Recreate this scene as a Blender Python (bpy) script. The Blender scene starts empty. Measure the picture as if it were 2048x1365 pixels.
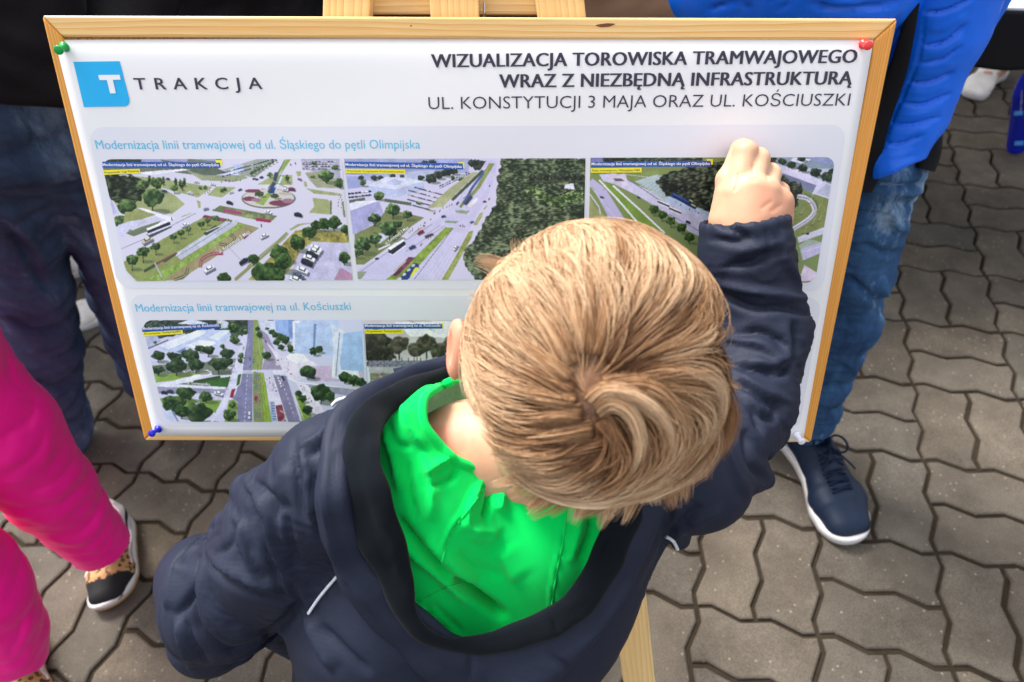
import bpy, math, random
import numpy as np
from mathutils import Vector, Matrix
from mathutils.bvhtree import BVHTree

# ------------------------------------------------------------------ camera, sky, sun
F_PX, PITCH, ROLL, CAM_H = 1340.0, .812, -.125, 1.345
def rot_x(a):
    c, s = math.cos(a), math.sin(a); return np.array([[1,0,0],[0,c,-s],[0,s,c]])
def rot_z(a):
    c, s = math.cos(a), math.sin(a); return np.array([[c,-s,0],[s,c,0],[0,0,1]])
RC = rot_x(math.pi/2-PITCH) @ rot_z(ROLL)
CC = np.array([0, 0, CAM_H])
scene = bpy.context.scene
cam_data = bpy.data.cameras.new('camera'); cam = bpy.data.objects.new('camera', cam_data)
scene.collection.objects.link(cam)
M4 = Matrix(RC.tolist()).to_4x4(); M4.translation = Vector(CC)
cam.matrix_world = M4
cam_data.sensor_width = 36; cam_data.lens = F_PX/2048*36
cam_data.clip_start = .02; cam_data.clip_end = 500
cam_data.dof.use_dof = True; cam_data.dof.focus_distance = .66; cam_data.dof.aperture_fstop = 6.0
scene.camera = cam
SUN_EL, SUN_AZ = math.radians(56), math.radians(-38)      # azimuth from +Y towards +X
world = bpy.data.worlds.new('World'); scene.world = world; world.use_nodes = True
nt = world.node_tree; bg = nt.nodes['Background']
sky = nt.nodes.new('ShaderNodeTexSky'); sky.sky_type = 'NISHITA'; sky.sun_disc = False
sky.sun_elevation = SUN_EL; sky.sun_rotation = SUN_AZ; sky.air_density = 1.0; sky.dust_density = 4.0; sky.ozone_density = 1.0
hs = nt.nodes.new('ShaderNodeHueSaturation'); hs.inputs['Saturation'].default_value = .26
nt.links.new(sky.outputs[0], hs.inputs['Color']); nt.links.new(hs.outputs[0], bg.inputs[0])
bg.inputs[1].default_value = .135
sun_d = bpy.data.lights.new('sun', 'SUN'); sun_d.energy = 1.9; sun_d.angle = math.radians(18); sun_d.color = (1, .965, .92)
sun = bpy.data.objects.new('sun', sun_d); scene.collection.objects.link(sun)
sd = Vector((math.sin(SUN_AZ)*math.cos(SUN_EL), math.cos(SUN_AZ)*math.cos(SUN_EL), math.sin(SUN_EL)))
sun.rotation_euler = sd.to_track_quat('Z', 'Y').to_euler()
vs = scene.view_settings
vs.view_transform = 'Standard'; vs.look = 'None'; vs.gamma = 1; vs.exposure = 1.56
scene.cycles.use_denoising = True
scene.cycles.max_bounces = 6

# ------------------------------------------------------------------ helpers
rng = np.random.default_rng(7)
def cs(p):                      # (photo x, photo y, depth in metres) -> camera space
    p = np.asarray(p, float); d = p[..., 2]
    return np.stack([(p[..., 0]-1024)/F_PX*d, (682.5-p[..., 1])/F_PX*d, -d], -1)
def c2w(v): return np.asarray(v) @ RC.T + CC
def w2c(v): return (np.asarray(v)-CC) @ RC
def P(x, y, d): return c2w(cs((x, y, d)))
def c2p(v):
    v = np.asarray(v); d = -v[..., 2]
    return 1024+F_PX*v[..., 0]/d, 682.5-F_PX*v[..., 1]/d, d
def ground(x, y, z=0.0):
    a = P(x, y, 1)-CC; return CC+a*((z-CC[2])/a[2])
def srgb(r, g=None, b=None):
    if g is None: r, g, b = [int(r[i:i+2], 16) for i in (0, 2, 4)]
    f = lambda c: (c/255/12.92) if c/255 <= .04045 else ((c/255+.055)/1.055)**2.4
    return (f(r), f(g), f(b), 1)

def mat(name, col, rough=.6, spec=.5, bump=None, noise=None, metal=0, sheen=0, sss=0, trans=0, build=None, coat=0):
    m = bpy.data.materials.new(name); m.use_nodes = True; t = m.node_tree; b = t.nodes['Principled BSDF']
    b.inputs['Base Color'].default_value = col; b.inputs['Roughness'].default_value = rough
    b.inputs['Specular IOR Level'].default_value = spec; b.inputs['Metallic'].default_value = metal
    b.inputs['Sheen Weight'].default_value = sheen; b.inputs['Transmission Weight'].default_value = trans
    b.inputs['Coat Weight'].default_value = coat
    if sss:
        b.inputs['Subsurface Weight'].default_value = sss; b.inputs['Subsurface Radius'].default_value = (1, .35, .2)
        b.inputs['Subsurface Scale'].default_value = .006
    tc = t.nodes.new('ShaderNodeTexCoord')
    if noise:               # (scale, amount): mottled colour
        n = t.nodes.new('ShaderNodeTexNoise'); n.inputs['Scale'].default_value = noise[0]; n.inputs['Detail'].default_value = 6
        t.links.new(tc.outputs['Object'], n.inputs['Vector'])
        mx = t.nodes.new('ShaderNodeMix'); mx.data_type = 'RGBA'
        lo = tuple(c*(1-noise[1]) for c in col[:3])+(1,); hi = tuple(min(1, c*(1+noise[1])) for c in col[:3])+(1,)
        mx.inputs['A'].default_value = lo; mx.inputs['B'].default_value = hi
        t.links.new(n.outputs['Fac'], mx.inputs['Factor']); t.links.new(mx.outputs['Result'], b.inputs['Base Color'])
    if bump:                # (scale, strength, distance)
        n = t.nodes.new('ShaderNodeTexNoise'); n.inputs['Scale'].default_value = bump[0]; n.inputs['Detail'].default_value = 5
        t.links.new(tc.outputs['Object'], n.inputs['Vector'])
        bp = t.nodes.new('ShaderNodeBump'); bp.inputs['Strength'].default_value = bump[1]; bp.inputs['Distance'].default_value = bump[2]
        t.links.new(n.outputs['Fac'], bp.inputs['Height']); t.links.new(bp.outputs[0], b.inputs['Normal'])
    if build: build(t, b, tc)
    return m

def add_obj(name, verts, faces, m, parent=None, smooth=True, mats=None, midx=None, local=None):
    """one mesh object; verts in world space unless parent has a location"""
    me = bpy.data.meshes.new(name)
    verts = np.asarray(verts, dtype=np.float64)
    off = np.zeros(3)
    if parent is not None: off = np.array(parent_loc(parent))
    v = verts-off
    if isinstance(faces, np.ndarray) and faces.ndim == 2:
        k = faces.shape[1]; n = len(faces)
        me.vertices.add(len(v)); me.vertices.foreach_set('co', v.astype(np.float32).ravel())
        me.loops.add(n*k); me.loops.foreach_set('vertex_index', faces.astype(np.int32).ravel())
        me.polygons.add(n); me.polygons.foreach_set('loop_start', np.arange(0, n*k, k, dtype=np.int32))
        me.update(calc_edges=True); me.validate()
    else:
        me.from_pydata([tuple(a) for a in v], [], [tuple(int(i) for i in f) for f in faces]); me.update()
    if smooth: me.polygons.foreach_set('use_smooth', [True]*len(me.polygons))
    for mm in (mats or [m]): me.materials.append(mm)
    if midx is not None: me.polygons.foreach_set('material_index', np.asarray(midx, dtype=np.int32))
    o = bpy.data.objects.new(name, me); scene.collection.objects.link(o)
    if parent is not None: o.parent = parent
    return o
def parent_loc(o):
    l = Vector((0, 0, 0))
    while o is not None: l += o.location; o = o.parent
    return l
def empty(name, loc, label=None, cat=None, group=None):
    o = bpy.data.objects.new(name, None); scene.collection.objects.link(o); o.location = loc; o.empty_display_size = .05
    tag(o, label, cat, group); return o
def tag(o, label=None, cat=None, group=None, kind=None):
    if label: o['label'] = label
    if cat: o['category'] = cat
    if group: o['group'] = group
    if kind: o['kind'] = kind
    return o

class MB:                       # collects pieces into one mesh
    def __init__(s): s.v = []; s.f = []; s.m = []
    def add(s, v, f, mi=0):
        n = len(s.v); s.v += [tuple(a) for a in np.asarray(v, float)]; s.f += [tuple(int(i)+n for i in q) for q in f]; s.m += [mi]*len(f)
    def build(s, name, m, parent=None, smooth=False, mats=None):
        return add_obj(name, np.array(s.v), s.f, m, parent, smooth, mats, s.m if mats else None)
def bevel(o, w, seg=2, angle=.6):
    md = o.modifiers.new('bevel', 'BEVEL'); md.width = w; md.segments = seg; md.limit_method = 'ANGLE'; md.angle_limit = angle
    return o
def box8(c):                    # 8 corners: bottom ring then top ring
    return c, [(0,3,2,1),(4,5,6,7),(0,1,5,4),(1,2,6,5),(2,3,7,6),(3,0,4,7)]

def catmull(pts, n, closed=False):
    pts = np.asarray(pts, float); m = len(pts)
    out = []
    segs = m if closed else m-1
    t = np.linspace(0, segs, n, endpoint=not closed)
    for x in t:
        i = min(int(x), segs-1); u = x-i
        g = (lambda k: pts[k % m]) if closed else (lambda k: pts[min(max(k, 0), m-1)])
        p0, p1, p2, p3 = g(i-1), g(i), g(i+1), g(i+2)
        out.append(.5*((2*p1)+(-p0+p2)*u+(2*p0-5*p1+4*p2-p3)*u*u+(-p0+3*p1-3*p2+p3)*u**3))
    return np.array(out)

def tube(path, rad, n=8, caps=True, closed=False):
    """tube along camera- or world-space path (Nx3) with radii"""
    path = np.asarray(path, float); N = len(path); rad = np.broadcast_to(rad, (N,))
    T = np.gradient(path, axis=0) if not closed else np.roll(path, -1, 0)-np.roll(path, 1, 0)
    T /= np.linalg.norm(T, axis=1)[:, None]+1e-12
    u = np.cross(T[0], [0, 0, 1.0]);
    if np.linalg.norm(u) < .1: u = np.cross(T[0], [0, 1.0, 0])
    V = []; 
    for i in range(N):
        u = u-T[i]*(u@T[i]); u /= np.linalg.norm(u)+1e-12; w = np.cross(T[i], u)
        a = np.arange(n)*2*math.pi/n
        V.append(path[i]+rad[i]*(np.cos(a)[:, None]*u+np.sin(a)[:, None]*w))
    V = np.concatenate(V); fs = []
    for i in range(N if closed else N-1):
        j = (i+1) % N
        for k in range(n): fs.append((i*n+k, i*n+(k+1) % n, j*n+(k+1) % n, j*n+k))
    if caps and not closed:
        fs.append(tuple(range(n-1, -1, -1))); fs.append(tuple((N-1)*n+k for k in range(n)))
    return V, fs

# ---- signed distance bodies turned into quads (surface nets)
class SDF:
    def __init__(s, lo, hi, h):
        s.lo = np.array(lo, float); s.h = h
        s.n = np.ceil((np.array(hi)-s.lo)/h).astype(int)+1
        s.f = np.full(s.n, .2, np.float32)
    def _box(s, mn, mx):
        a = np.clip(np.floor((mn-s.lo)/s.h).astype(int), 0, s.n-1); b = np.clip(np.ceil((mx-s.lo)/s.h).astype(int)+1, 1, s.n)
        g = [s.lo[i]+np.arange(a[i], b[i])*s.h for i in range(3)]
        return tuple(slice(a[i], b[i]) for i in range(3)), np.meshgrid(*g, indexing='ij', sparse=True)
    def merge(s, sl, d, k, op='add'):
        if op == 'add':
            f = s.f[sl]
            if k > 0:
                hh = np.clip(.5+.5*(f-d)/k, 0, 1); s.f[sl] = f*(1-hh)+d*hh-k*hh*(1-hh)
            else: s.f[sl] = np.minimum(f, d)
        else:
            f = s.f[sl]
            if k > 0:
                hh = np.clip(.5-.5*(f+d)/k, 0, 1); s.f[sl] = f*(1-hh)+(-d)*hh+k*hh*(1-hh)
            else: s.f[sl] = np.maximum(f, -d)
    def cone(s, a, ra, b, rb, k=.01, op='add', flat=None):
        a = np.asarray(a, float); b = np.asarray(b, float); R = max(ra, rb)+k+.02
        sl, (X, Y, Z) = s._box(np.minimum(a, b)-R, np.maximum(a, b)+R)
        if 0 in s.f[sl].shape: return
        ba = b-a; L = ba@ba+1e-12
        t = np.clip(((X-a[0])*ba[0]+(Y-a[1])*ba[1]+(Z-a[2])*ba[2])/L, 0, 1)
        dx, dy, dz = X-a[0]-t*ba[0], Y-a[1]-t*ba[1], Z-a[2]-t*ba[2]
        if flat is not None:      # (axis vector, factor>1 squeezes along the axis)
            ax = np.asarray(flat[0], float); ax = ax/np.linalg.norm(ax); q = (dx*ax[0]+dy*ax[1]+dz*ax[2])*(flat[1]-1)
            dx, dy, dz = dx+q*ax[0], dy+q*ax[1], dz+q*ax[2]
        d = np.sqrt(dx*dx+dy*dy+dz*dz)-(ra+(rb-ra)*t)
        if flat is not None: d = d/math.sqrt(flat[1])
        s.merge(sl, d.astype(np.float32), k, op)
    def chain(s, pts, k=.01, op='add', flat=None):    # pts: (vec, radius)
        for (a, ra), (b, rb) in zip(pts[:-1], pts[1:]): s.cone(a, ra, b, rb, k, op, flat)
    def ell(s, c, ax, r, k=.01, op='add'):     # ax: 3x3 rows = axes
        c = np.asarray(c, float); R = max(r)+k+.02; ax = np.asarray(ax, float)
        sl, (X, Y, Z) = s._box(c-R, c+R)
        q = [((X-c[0])*ax[i][0]+(Y-c[1])*ax[i][1]+(Z-c[2])*ax[i][2])/r[i] for i in range(3)]
        k0 = np.sqrt(q[0]**2+q[1]**2+q[2]**2)
        k1 = np.sqrt((q[0]/r[0])**2+(q[1]/r[1])**2+(q[2]/r[2])**2)+1e-9
        s.merge(sl, (k0*(k0-1)/k1).astype(np.float32), k, op)
    def plane_cut(s, p, n):       # removes the side the normal points to
        g = [s.lo[i]+np.arange(s.n[i])*s.h for i in range(3)]
        X, Y, Z = np.meshgrid(*g, indexing='ij', sparse=True)
        d = (X-p[0])*n[0]+(Y-p[1])*n[1]+(Z-p[2])*n[2]
        s.f = np.maximum(s.f, d.astype(np.float32))
    def mesh(s, relax=1):
        f = s.f.copy()
        for ax in range(3):                    # close at the border
            sl = [slice(None)]*3; sl[ax] = 0; f[tuple(sl)] = np.maximum(f[tuple(sl)], s.h*.5)
            sl[ax] = -1; f[tuple(sl)] = np.maximum(f[tuple(sl)], s.h*.5)
        neg = f < 0; nx, ny, nz = f.shape
        cnt = np.zeros((nx-1, ny-1, nz-1), np.uint8)
        for i in (0, 1):
            for j in (0, 1):
                for k in (0, 1): cnt += neg[i:nx-1+i, j:ny-1+j, k:nz-1+k]
        act = (cnt > 0) & (cnt < 8)
        idx = np.full(act.shape, -1, np.int64); ids = np.argwhere(act); idx[act] = np.arange(len(ids))
        acc = np.zeros((len(ids), 3)); num = np.zeros(len(ids))
        cor = [(i, j, k) for i in (0, 1) for j in (0, 1) for k in (0, 1)]
        for a in cor:
            for b in cor:
                if sum(abs(a[q]-b[q]) for q in range(3)) != 1 or a > b: continue
                fa = f[ids[:, 0]+a[0], ids[:, 1]+a[1], ids[:, 2]+a[2]]; fb = f[ids[:, 0]+b[0], ids[:, 1]+b[1], ids[:, 2]+b[2]]
                cr = (fa < 0) != (fb < 0); t = np.where(cr, fa/(fa-fb+1e-20), 0)
                pt = np.array(a)+t[:, None]*(np.array(b)-np.array(a)); acc[cr] += pt[cr]; num[cr] += 1
        V = s.lo+(ids+acc/num[:, None])*s.h
        Fs = []
        for ax in range(3):
            o1, o2 = [(1, 2), (2, 0), (0, 1)][ax]
            A = [slice(0, -1) if q == ax else slice(1, -1) for q in range(3)]
            B = [slice(1, None) if q == ax else slice(1, -1) for q in range(3)]
            na, nb = neg[tuple(A)], neg[tuple(B)]
            e = np.argwhere(na != nb); st = na[na != nb]
            for q in range(3):
                if q != ax: e[:, q] += 1
            def cell(d1, d2):
                c = e.copy(); c[:, o1] -= d1; c[:, o2] -= d2; return idx[c[:, 0], c[:, 1], c[:, 2]]
            q4 = np.stack([cell(1, 1), cell(0, 1), cell(0, 0), cell(1, 0)], 1)
            q4[~st] = q4[~st][:, ::-1]; Fs.append(q4)
        Fq = np.concatenate(Fs); Fq = Fq[(Fq >= 0).all(1)]
        for _ in range(relax): V = smooth_mesh(V, Fq, .5)
        return V, Fq
def smooth_mesh(V, Fq, lam=.5):
    n = len(V); acc = np.zeros((n, 3)); c = np.zeros(n)
    k = Fq.shape[1]
    for i in range(k):
        a, b = Fq[:, i], Fq[:, (i+1) % k]
        for q in range(3): acc[:, q] += np.bincount(a, V[b, q], n)+np.bincount(b, V[a, q], n)
        c += np.bincount(a, minlength=n)+np.bincount(b, minlength=n)
    return V*(1-lam)+lam*acc/np.maximum(c, 1)[:, None]
def normals(V, Fq):
    d1 = V[Fq[:, 2]]-V[Fq[:, 0]]; d2 = V[Fq[:, 3]]-V[Fq[:, 1]] if Fq.shape[1] == 4 else V[Fq[:, 1]]-V[Fq[:, 0]]
    fn = np.cross(d1, d2) if Fq.shape[1] == 4 else np.cross(d2, d1)
    N = np.zeros_like(V)
    for i in range(Fq.shape[1]):
        for q in range(3): N[:, q] += np.bincount(Fq[:, i], fn[:, q], len(V))
    return N/(np.linalg.norm(N, axis=1)[:, None]+1e-12)
def cut_where(V, Fq, kill):
    """drop faces all of whose corners are killed, compact"""
    keep = ~kill[Fq].all(1); Fq = Fq[keep]; used = np.zeros(len(V), bool); used[Fq.ravel()] = True
    m = np.cumsum(used)-1; return V[used], m[Fq]
def inside(px, py, poly):
    poly = np.asarray(poly, float); r = np.zeros(np.shape(px), bool); j = len(poly)-1
    for i in range(len(poly)):
        xi, yi = poly[i]; xj, yj = poly[j]
        c = ((yi > py) != (yj > py)) & (px < (xj-xi)*(py-yi)/(yj-yi+1e-12)+xi); r ^= c; j = i
    return r
def folds(V, Fq, F, scale=1.0, both=False):
    """raise ridges (+) and press creases (-), V in camera space. F: (amp mm, width px, [(x,y)...])"""
    N = normals(V, Fq); x, y, d = c2p(V)
    view = -V/np.linalg.norm(V, axis=1)[:, None]; face = np.clip(((N*view).sum(1)-(.0))/.35, 0, 1)
    D = np.zeros(len(V))
    for amp, w, pl in F:
        pl = catmull(pl, max(len(pl)*5, 8)) if len(pl) > 2 else np.array(pl, float)
        mn, mx = pl.min(0)-5*w, pl.max(0)+5*w
        s = np.where((x > mn[0]) & (x < mx[0]) & (y > mn[1]) & (y < mx[1]) & (face > 0))[0]
        if not len(s): continue
        seg = np.linalg.norm(np.diff(pl, axis=0), axis=1); cum = np.concatenate([[0], np.cumsum(seg)]); L = cum[-1]
        best = np.full(len(s), 1e9); bt = np.zeros(len(s)); sg = np.zeros(len(s))
        for i in range(len(pl)-1):
            a, b = pl[i], pl[i+1]; ab = b-a
            t = np.clip(((x[s]-a[0])*ab[0]+(y[s]-a[1])*ab[1])/(ab@ab+1e-9), 0, 1)
            dd = np.hypot(x[s]-a[0]-t*ab[0], y[s]-a[1]-t*ab[1]); u = dd < best
            best[u] = dd[u]; bt[u] = (cum[i]+t[u]*seg[i])/L; sg[u] = (ab[0]*(y[s][u]-a[1])-ab[1]*(x[s][u]-a[0]))
        taper = np.clip(np.minimum(bt, 1-bt)*5, 0, 1)**.7*.85+.15
        ww = w*(np.where(sg > 0, .5, 1.4) if amp > 0 else .75)     # a fold falls steeply on one side
        D[s] += amp*.001*scale*(.45*np.exp(-(best/ww)**2)+.7*np.exp(-(best/(ww*.6))**1.15))*taper*face[s]
    return V+N*D[:, None]
def vnoise(V, sc, seed=0):
    """cheap smooth 3-D noise from sines"""
    r = np.random.default_rng(seed); o = np.zeros(len(V))
    for i in range(7):
        k = r.normal(size=3)*sc; o += np.sin(V@k+r.uniform(0, 6.28))
    return o/2.6
def crumple(V, wl, seed, n=5):
    """flat panels meeting in sharp creases: triangle waves in random directions, gently warped; about -1..1"""
    r = np.random.default_rng(seed); o = np.zeros(len(V)); W = V+np.stack([vnoise(V, 9, seed+q)*.018 for q in (1, 2, 3)], 1)
    for i in range(n):
        k = r.normal(size=3); k /= np.linalg.norm(k); t = (W@k)/(wl*r.uniform(.7, 1.5))+r.random(); o += 4*abs(t-np.floor(t)-.5)-1
    return o/n*1.6
def buckle(V, Fq, grow, iters=160, amp=(.006, .010), kb=.22, along=None, extra=0.0, seed=1, noise=.0012, tang=.97, stiff=9):
    """let slack cloth buckle: every thread is made a little too long and relaxed inside a thin shell round the surface.
    grow: slack everywhere; along/extra: unit vectors per vertex (or one) with additional slack, so folds run across it"""
    V0 = V.astype(np.float32); N0 = normals(V, Fq).astype(np.float32); n = len(V)
    q = Fq if Fq.shape[1] == 4 else None
    E = np.concatenate([Fq[:, [0, 1]], Fq[:, [1, 2]], Fq[:, [2, 3]], Fq[:, [3, 0]]]); D = np.concatenate([Fq[:, [0, 2]], Fq[:, [1, 3]]])
    def uniq(e): e = np.sort(e, 1); return np.unique(e[:, 0].astype(np.int64)*n+e[:, 1])
    e1, e2 = uniq(E), uniq(D); ee = np.concatenate([e1, e2]); A, B = ee//n, ee % n; w = np.concatenate([np.ones(len(e1)), np.full(len(e2), .5)]).astype(np.float32)
    d0 = V0[B]-V0[A]; L0 = np.linalg.norm(d0, axis=1)+1e-9
    g = np.full(len(A), 1+grow, np.float32)
    if along is not None:
        al = np.broadcast_to(np.asarray(along, np.float32), V0.shape); c = abs((d0*al[A]).sum(1)/L0); g += extra*c*c
    if not np.isscalar(grow) : pass
    L = (L0*g).astype(np.float32); val = np.bincount(A, w, n)+np.bincount(B, w, n); val = np.maximum(val, 1).astype(np.float32)[:, None]
    n1 = len(e1); A1, B1 = A[:n1], B[:n1]; v1 = np.maximum(np.bincount(A1, minlength=n)+np.bincount(B1, minlength=n), 1).astype(np.float32)[:, None]
    X = V0+N0*((vnoise(V, 45, seed)+.6*vnoise(V, 90, seed+1))*noise).astype(np.float32)[:, None]
    def scat(ia, ib, da, m=n): return np.stack([np.bincount(ia, da[:, k_], m)-np.bincount(ib, da[:, k_], m) for k_ in range(3)], 1).astype(np.float32)
    vel = np.zeros_like(X)
    for it in range(iters):
        d = X[B]-X[A]; l = np.sqrt((d*d).sum(1))+1e-9; cdel = d*((l-L)/l*w*.5)[:, None]
        dx = scat(A, B, cdel)/val*1.9
        d1 = X[B1]-X[A1]; lap = scat(A1, B1, d1)/v1
        k = kb*(1 if it < iters*.7 else .45)
        vel = vel*.80+dx+lap*k*.5; X = X+vel
        off = X-V0; h = (off*N0).sum(1); t = off-N0*h[:, None]
        ps = 0 if it % 3 else (stiff if it < iters*.8 else 1)        # bending stiffness: only broad waves survive
        for _ in range(ps):
            dh = h[B1]-h[A1]; h = h+.5*(np.bincount(A1, dh, n)-np.bincount(B1, dh, n)).astype(np.float32)/v1[:, 0]
        hc = np.where(h > 0, amp[1]*np.tanh(h/amp[1]), -amp[0]*np.tanh(-h/amp[0])); X = V0+N0*hc[:, None]+t*tang
    return X.astype(np.float64)
def bvh_of(o):
    me = o.data; off = parent_loc(o)
    return BVHTree.FromPolygons([v.co+off for v in me.vertices], [tuple(p.vertices) for p in me.polygons])
def hit(bv, x, y, lift=0.0):
    dr = Vector(P(x, y, 1)-CC).normalized()
    h = bv.ray_cast(Vector(CC), dr)
    return None if h[0] is None else np.array(h[0]-dr*lift)
# ------------------------------------------------------------------ pavement
MOD, GYAW, GX, GY = .225, -.374, .296, .499
def pave_pt(u, v):
    c, s = math.cos(GYAW), math.sin(GYAW)
    return GX+MOD*(c*u-s*v), GY+MOD*(s*u+c*v)
def wavef(t, a=.035):           # zig-zag joint, period half a module
    q = (t*2+.25) % 1.0; return a*(4*q-1) if q < .5 else a*(3-4*q)
KN = [-.125, .125, .375, .625, .875, 1.125]
def edge_pts(a0, a1, fixed, along_u):
    ts = sorted([t for t in [math.floor(a0)-1+k*.25+.125 for k in range(16)] if a0+.001 < t < a1-.001])
    out = []
    for t in ts: out.append((t, fixed+wavef(t)) if along_u else (fixed-wavef(t), t))
    return out
def paver_outline(u0, v0, u1, v1):
    p = [(u0, v0)]; p += edge_pts(u0, u1, v0, True); p.append((u1, v0)); p += edge_pts(v0, v1, u1, False); p.append((u1, v1))
    p += edge_pts(u0, u1, v1, True)[::-1]; p.append((u0, v1)); p += edge_pts(v0, v1, u0, False)[::-1]
    return np.array(p)
def inset(p, w):
    a = p-np.roll(p, 1, 0); b = np.roll(p, -1, 0)-p
    na = np.stack([-a[:, 1], a[:, 0]], 1); na /= np.linalg.norm(na, axis=1)[:, None]
    nb = np.stack([-b[:, 1], b[:, 0]], 1); nb /= np.linalg.norm(nb, axis=1)[:, None]
    m = na+nb; m /= np.linalg.norm(m, axis=1)[:, None]
    return p+m*(w/np.maximum((m*na).sum(1), .5))[:, None]
def paver_mat(t, b, tc):
    L = t.links; N = t.nodes
    at = N.new('ShaderNodeAttribute'); at.attribute_name = 'tone'
    n1 = N.new('ShaderNodeTexNoise'); n1.inputs['Scale'].default_value = 9; n1.inputs['Detail'].default_value = 8; n1.inputs['Roughness'].default_value = .65
    n2 = N.new('ShaderNodeTexNoise'); n2.inputs['Scale'].default_value = 420; n2.inputs['Detail'].default_value = 3
    vo = N.new('ShaderNodeTexVoronoi'); vo.inputs['Scale'].default_value = 85; vo.inputs['Randomness'].default_value = 1
    for n in (n1, n2, vo): L.new(tc.outputs['Object'], n.inputs['Vector'])
    r1 = N.new('ShaderNodeValToRGB'); r1.color_ramp.elements[0].position = .3; r1.color_ramp.elements[0].color = (.068, .056, .043, 1)
    r1.color_ramp.elements[1].position = .72; r1.color_ramp.elements[1].color = (.136, .115, .090, 1)
    L.new(n1.outputs['Fac'], r1.inputs['Fac'])
    m1 = N.new('ShaderNodeMix'); m1.data_type = 'RGBA'; m1.blend_type = 'MULTIPLY'; m1.inputs['Factor'].default_value = 1
    L.new(r1.outputs['Color'], m1.inputs['A']); L.new(at.outputs['Color'], m1.inputs['B'])
    r2 = N.new('ShaderNodeValToRGB'); r2.color_ramp.elements[0].position = .3; r2.color_ramp.elements[0].color = (.66, .66, .66, 1)
    r2.color_ramp.elements[1].position = .7; r2.color_ramp.elements[1].color = (1.32, 1.32, 1.32, 1); L.new(n2.outputs['Fac'], r2.inputs['Fac'])
    m2 = N.new('ShaderNodeMix'); m2.data_type = 'RGBA'; m2.blend_type = 'MULTIPLY'; m2.inputs['Factor'].default_value = 1
    L.new(m1.outputs['Result'], m2.inputs['A']); L.new(r2.outputs['Color'], m2.inputs['B'])
    # pale aggregate chips: small cells, only some of them
    r3 = N.new('ShaderNodeValToRGB'); r3.color_ramp.interpolation = 'LINEAR'; r3.color_ramp.elements[0].position = .08; r3.color_ramp.elements[0].color = (1, 1, 1, 1)
    r3.color_ramp.elements[1].position = .24; r3.color_ramp.elements[1].color = (0, 0, 0, 1); L.new(vo.outputs['Distance'], r3.inputs['Fac'])
    sp = N.new('ShaderNodeSeparateColor'); L.new(vo.outputs['Color'], sp.inputs[0])
    gt = N.new('ShaderNodeMath'); gt.operation = 'GREATER_THAN'; gt.inputs[1].default_value = .78; L.new(sp.outputs[0], gt.inputs[0])
    mu = N.new('ShaderNodeMath'); mu.operation = 'MULTIPLY'; L.new(gt.outputs[0], mu.inputs[0]); L.new(r3.outputs['Color'], mu.inputs[1])
    m3 = N.new('ShaderNodeMix'); m3.data_type = 'RGBA'; m3.inputs['B'].default_value = (.27, .235, .175, 1)
    L.new(mu.outputs[0], m3.inputs['Factor']); L.new(m2.outputs['Result'], m3.inputs['A']); L.new(m3.outputs['Result'], b.inputs['Base Color'])
    bp = N.new('ShaderNodeBump'); bp.inputs['Strength'].default_value = .7; bp.inputs['Distance'].default_value = .002
    L.new(n2.outputs['Fac'], bp.inputs['Height']); L.new(bp.outputs[0], b.inputs['Normal'])
m_paver = mat('concrete paver', (.16, .145, .13, 1), .85, .3, build=paver_mat)
m_sand = mat('joint sand', (.036, .027, .018, 1), .95, .1, noise=(60, .5), bump=(200, .5, .002))
def build_pavement():
    V = []; Fc = []; tone = []
    cache = {}
    for i in range(-27, 22):
        for j in range(-9, 26):
            H = (i+j) % 2 == 1
            for k in range(2):
                u0, v0, u1, v1 = (0, .5*k, 1, .5*k+.5) if H else (.5*k, 0, .5*k+.5, 1)
                if (H, k) not in cache:
                    p = paver_outline(u0, v0, u1, v1)*MOD
                    cache[(H, k)] = (inset(p, .0044), inset(p, .0052), inset(p, .0084))
                o, mid, top = cache[(H, k)]; n = len(o)
                x0 = np.array(pave_pt(i, j)); c, s = math.cos(GYAW), math.sin(GYAW)
                R2 = np.array([[c, s], [-s, c]])
                jx = rng.normal(0, .0007, 2); dz = rng.normal(0, .0007); tl = rng.normal(0, .006, 2)
                base = len(V)
                for ring, z in ((o, -.03), (o, -.0045), (mid, -.0022), (top, 0.)):
                    q = ring@R2+x0+jx; r = ring-ring.mean(0)
                    zz = z+dz+r[:, 0]*tl[0]+r[:, 1]*tl[1]
                    V += [(a[0], a[1], b) for a, b in zip(q, zz)]
                for r in range(3):
                    for a in range(n):
                        b2 = (a+1) % n; Fc.append((base+r*n+a, base+r*n+b2, base+(r+1)*n+b2, base+(r+1)*n+a))
                Fc.append(tuple(base+3*n+a for a in range(n)))
                t = float(np.clip(rng.normal(1, .10), .76, 1.25)); w = rng.normal(0, .022)
                tone += [(t*(1+w), t, t*(1-w), 1)]*(4*n)
    o = add_obj('pavement', np.array(V), Fc, m_paver, smooth=False)
    ca = o.data.color_attributes.new('tone', 'FLOAT_COLOR', 'POINT'); ca.data.foreach_set('color', np.array(tone, np.float32).ravel())
    tag(o, 'interlocking grey brown zigzag concrete pavers in a basket weave', kind='structure')
    s = add_obj('ground', [(-60, -60, -.0075), (60, -60, -.0075), (60, 60, -.0075), (-60, 60, -.0075)], [(0, 1, 2, 3)], m_sand, smooth=False)
    tag(s, 'dark sandy ground showing in the joints of the pavers', kind='structure')
build_pavement()
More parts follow.
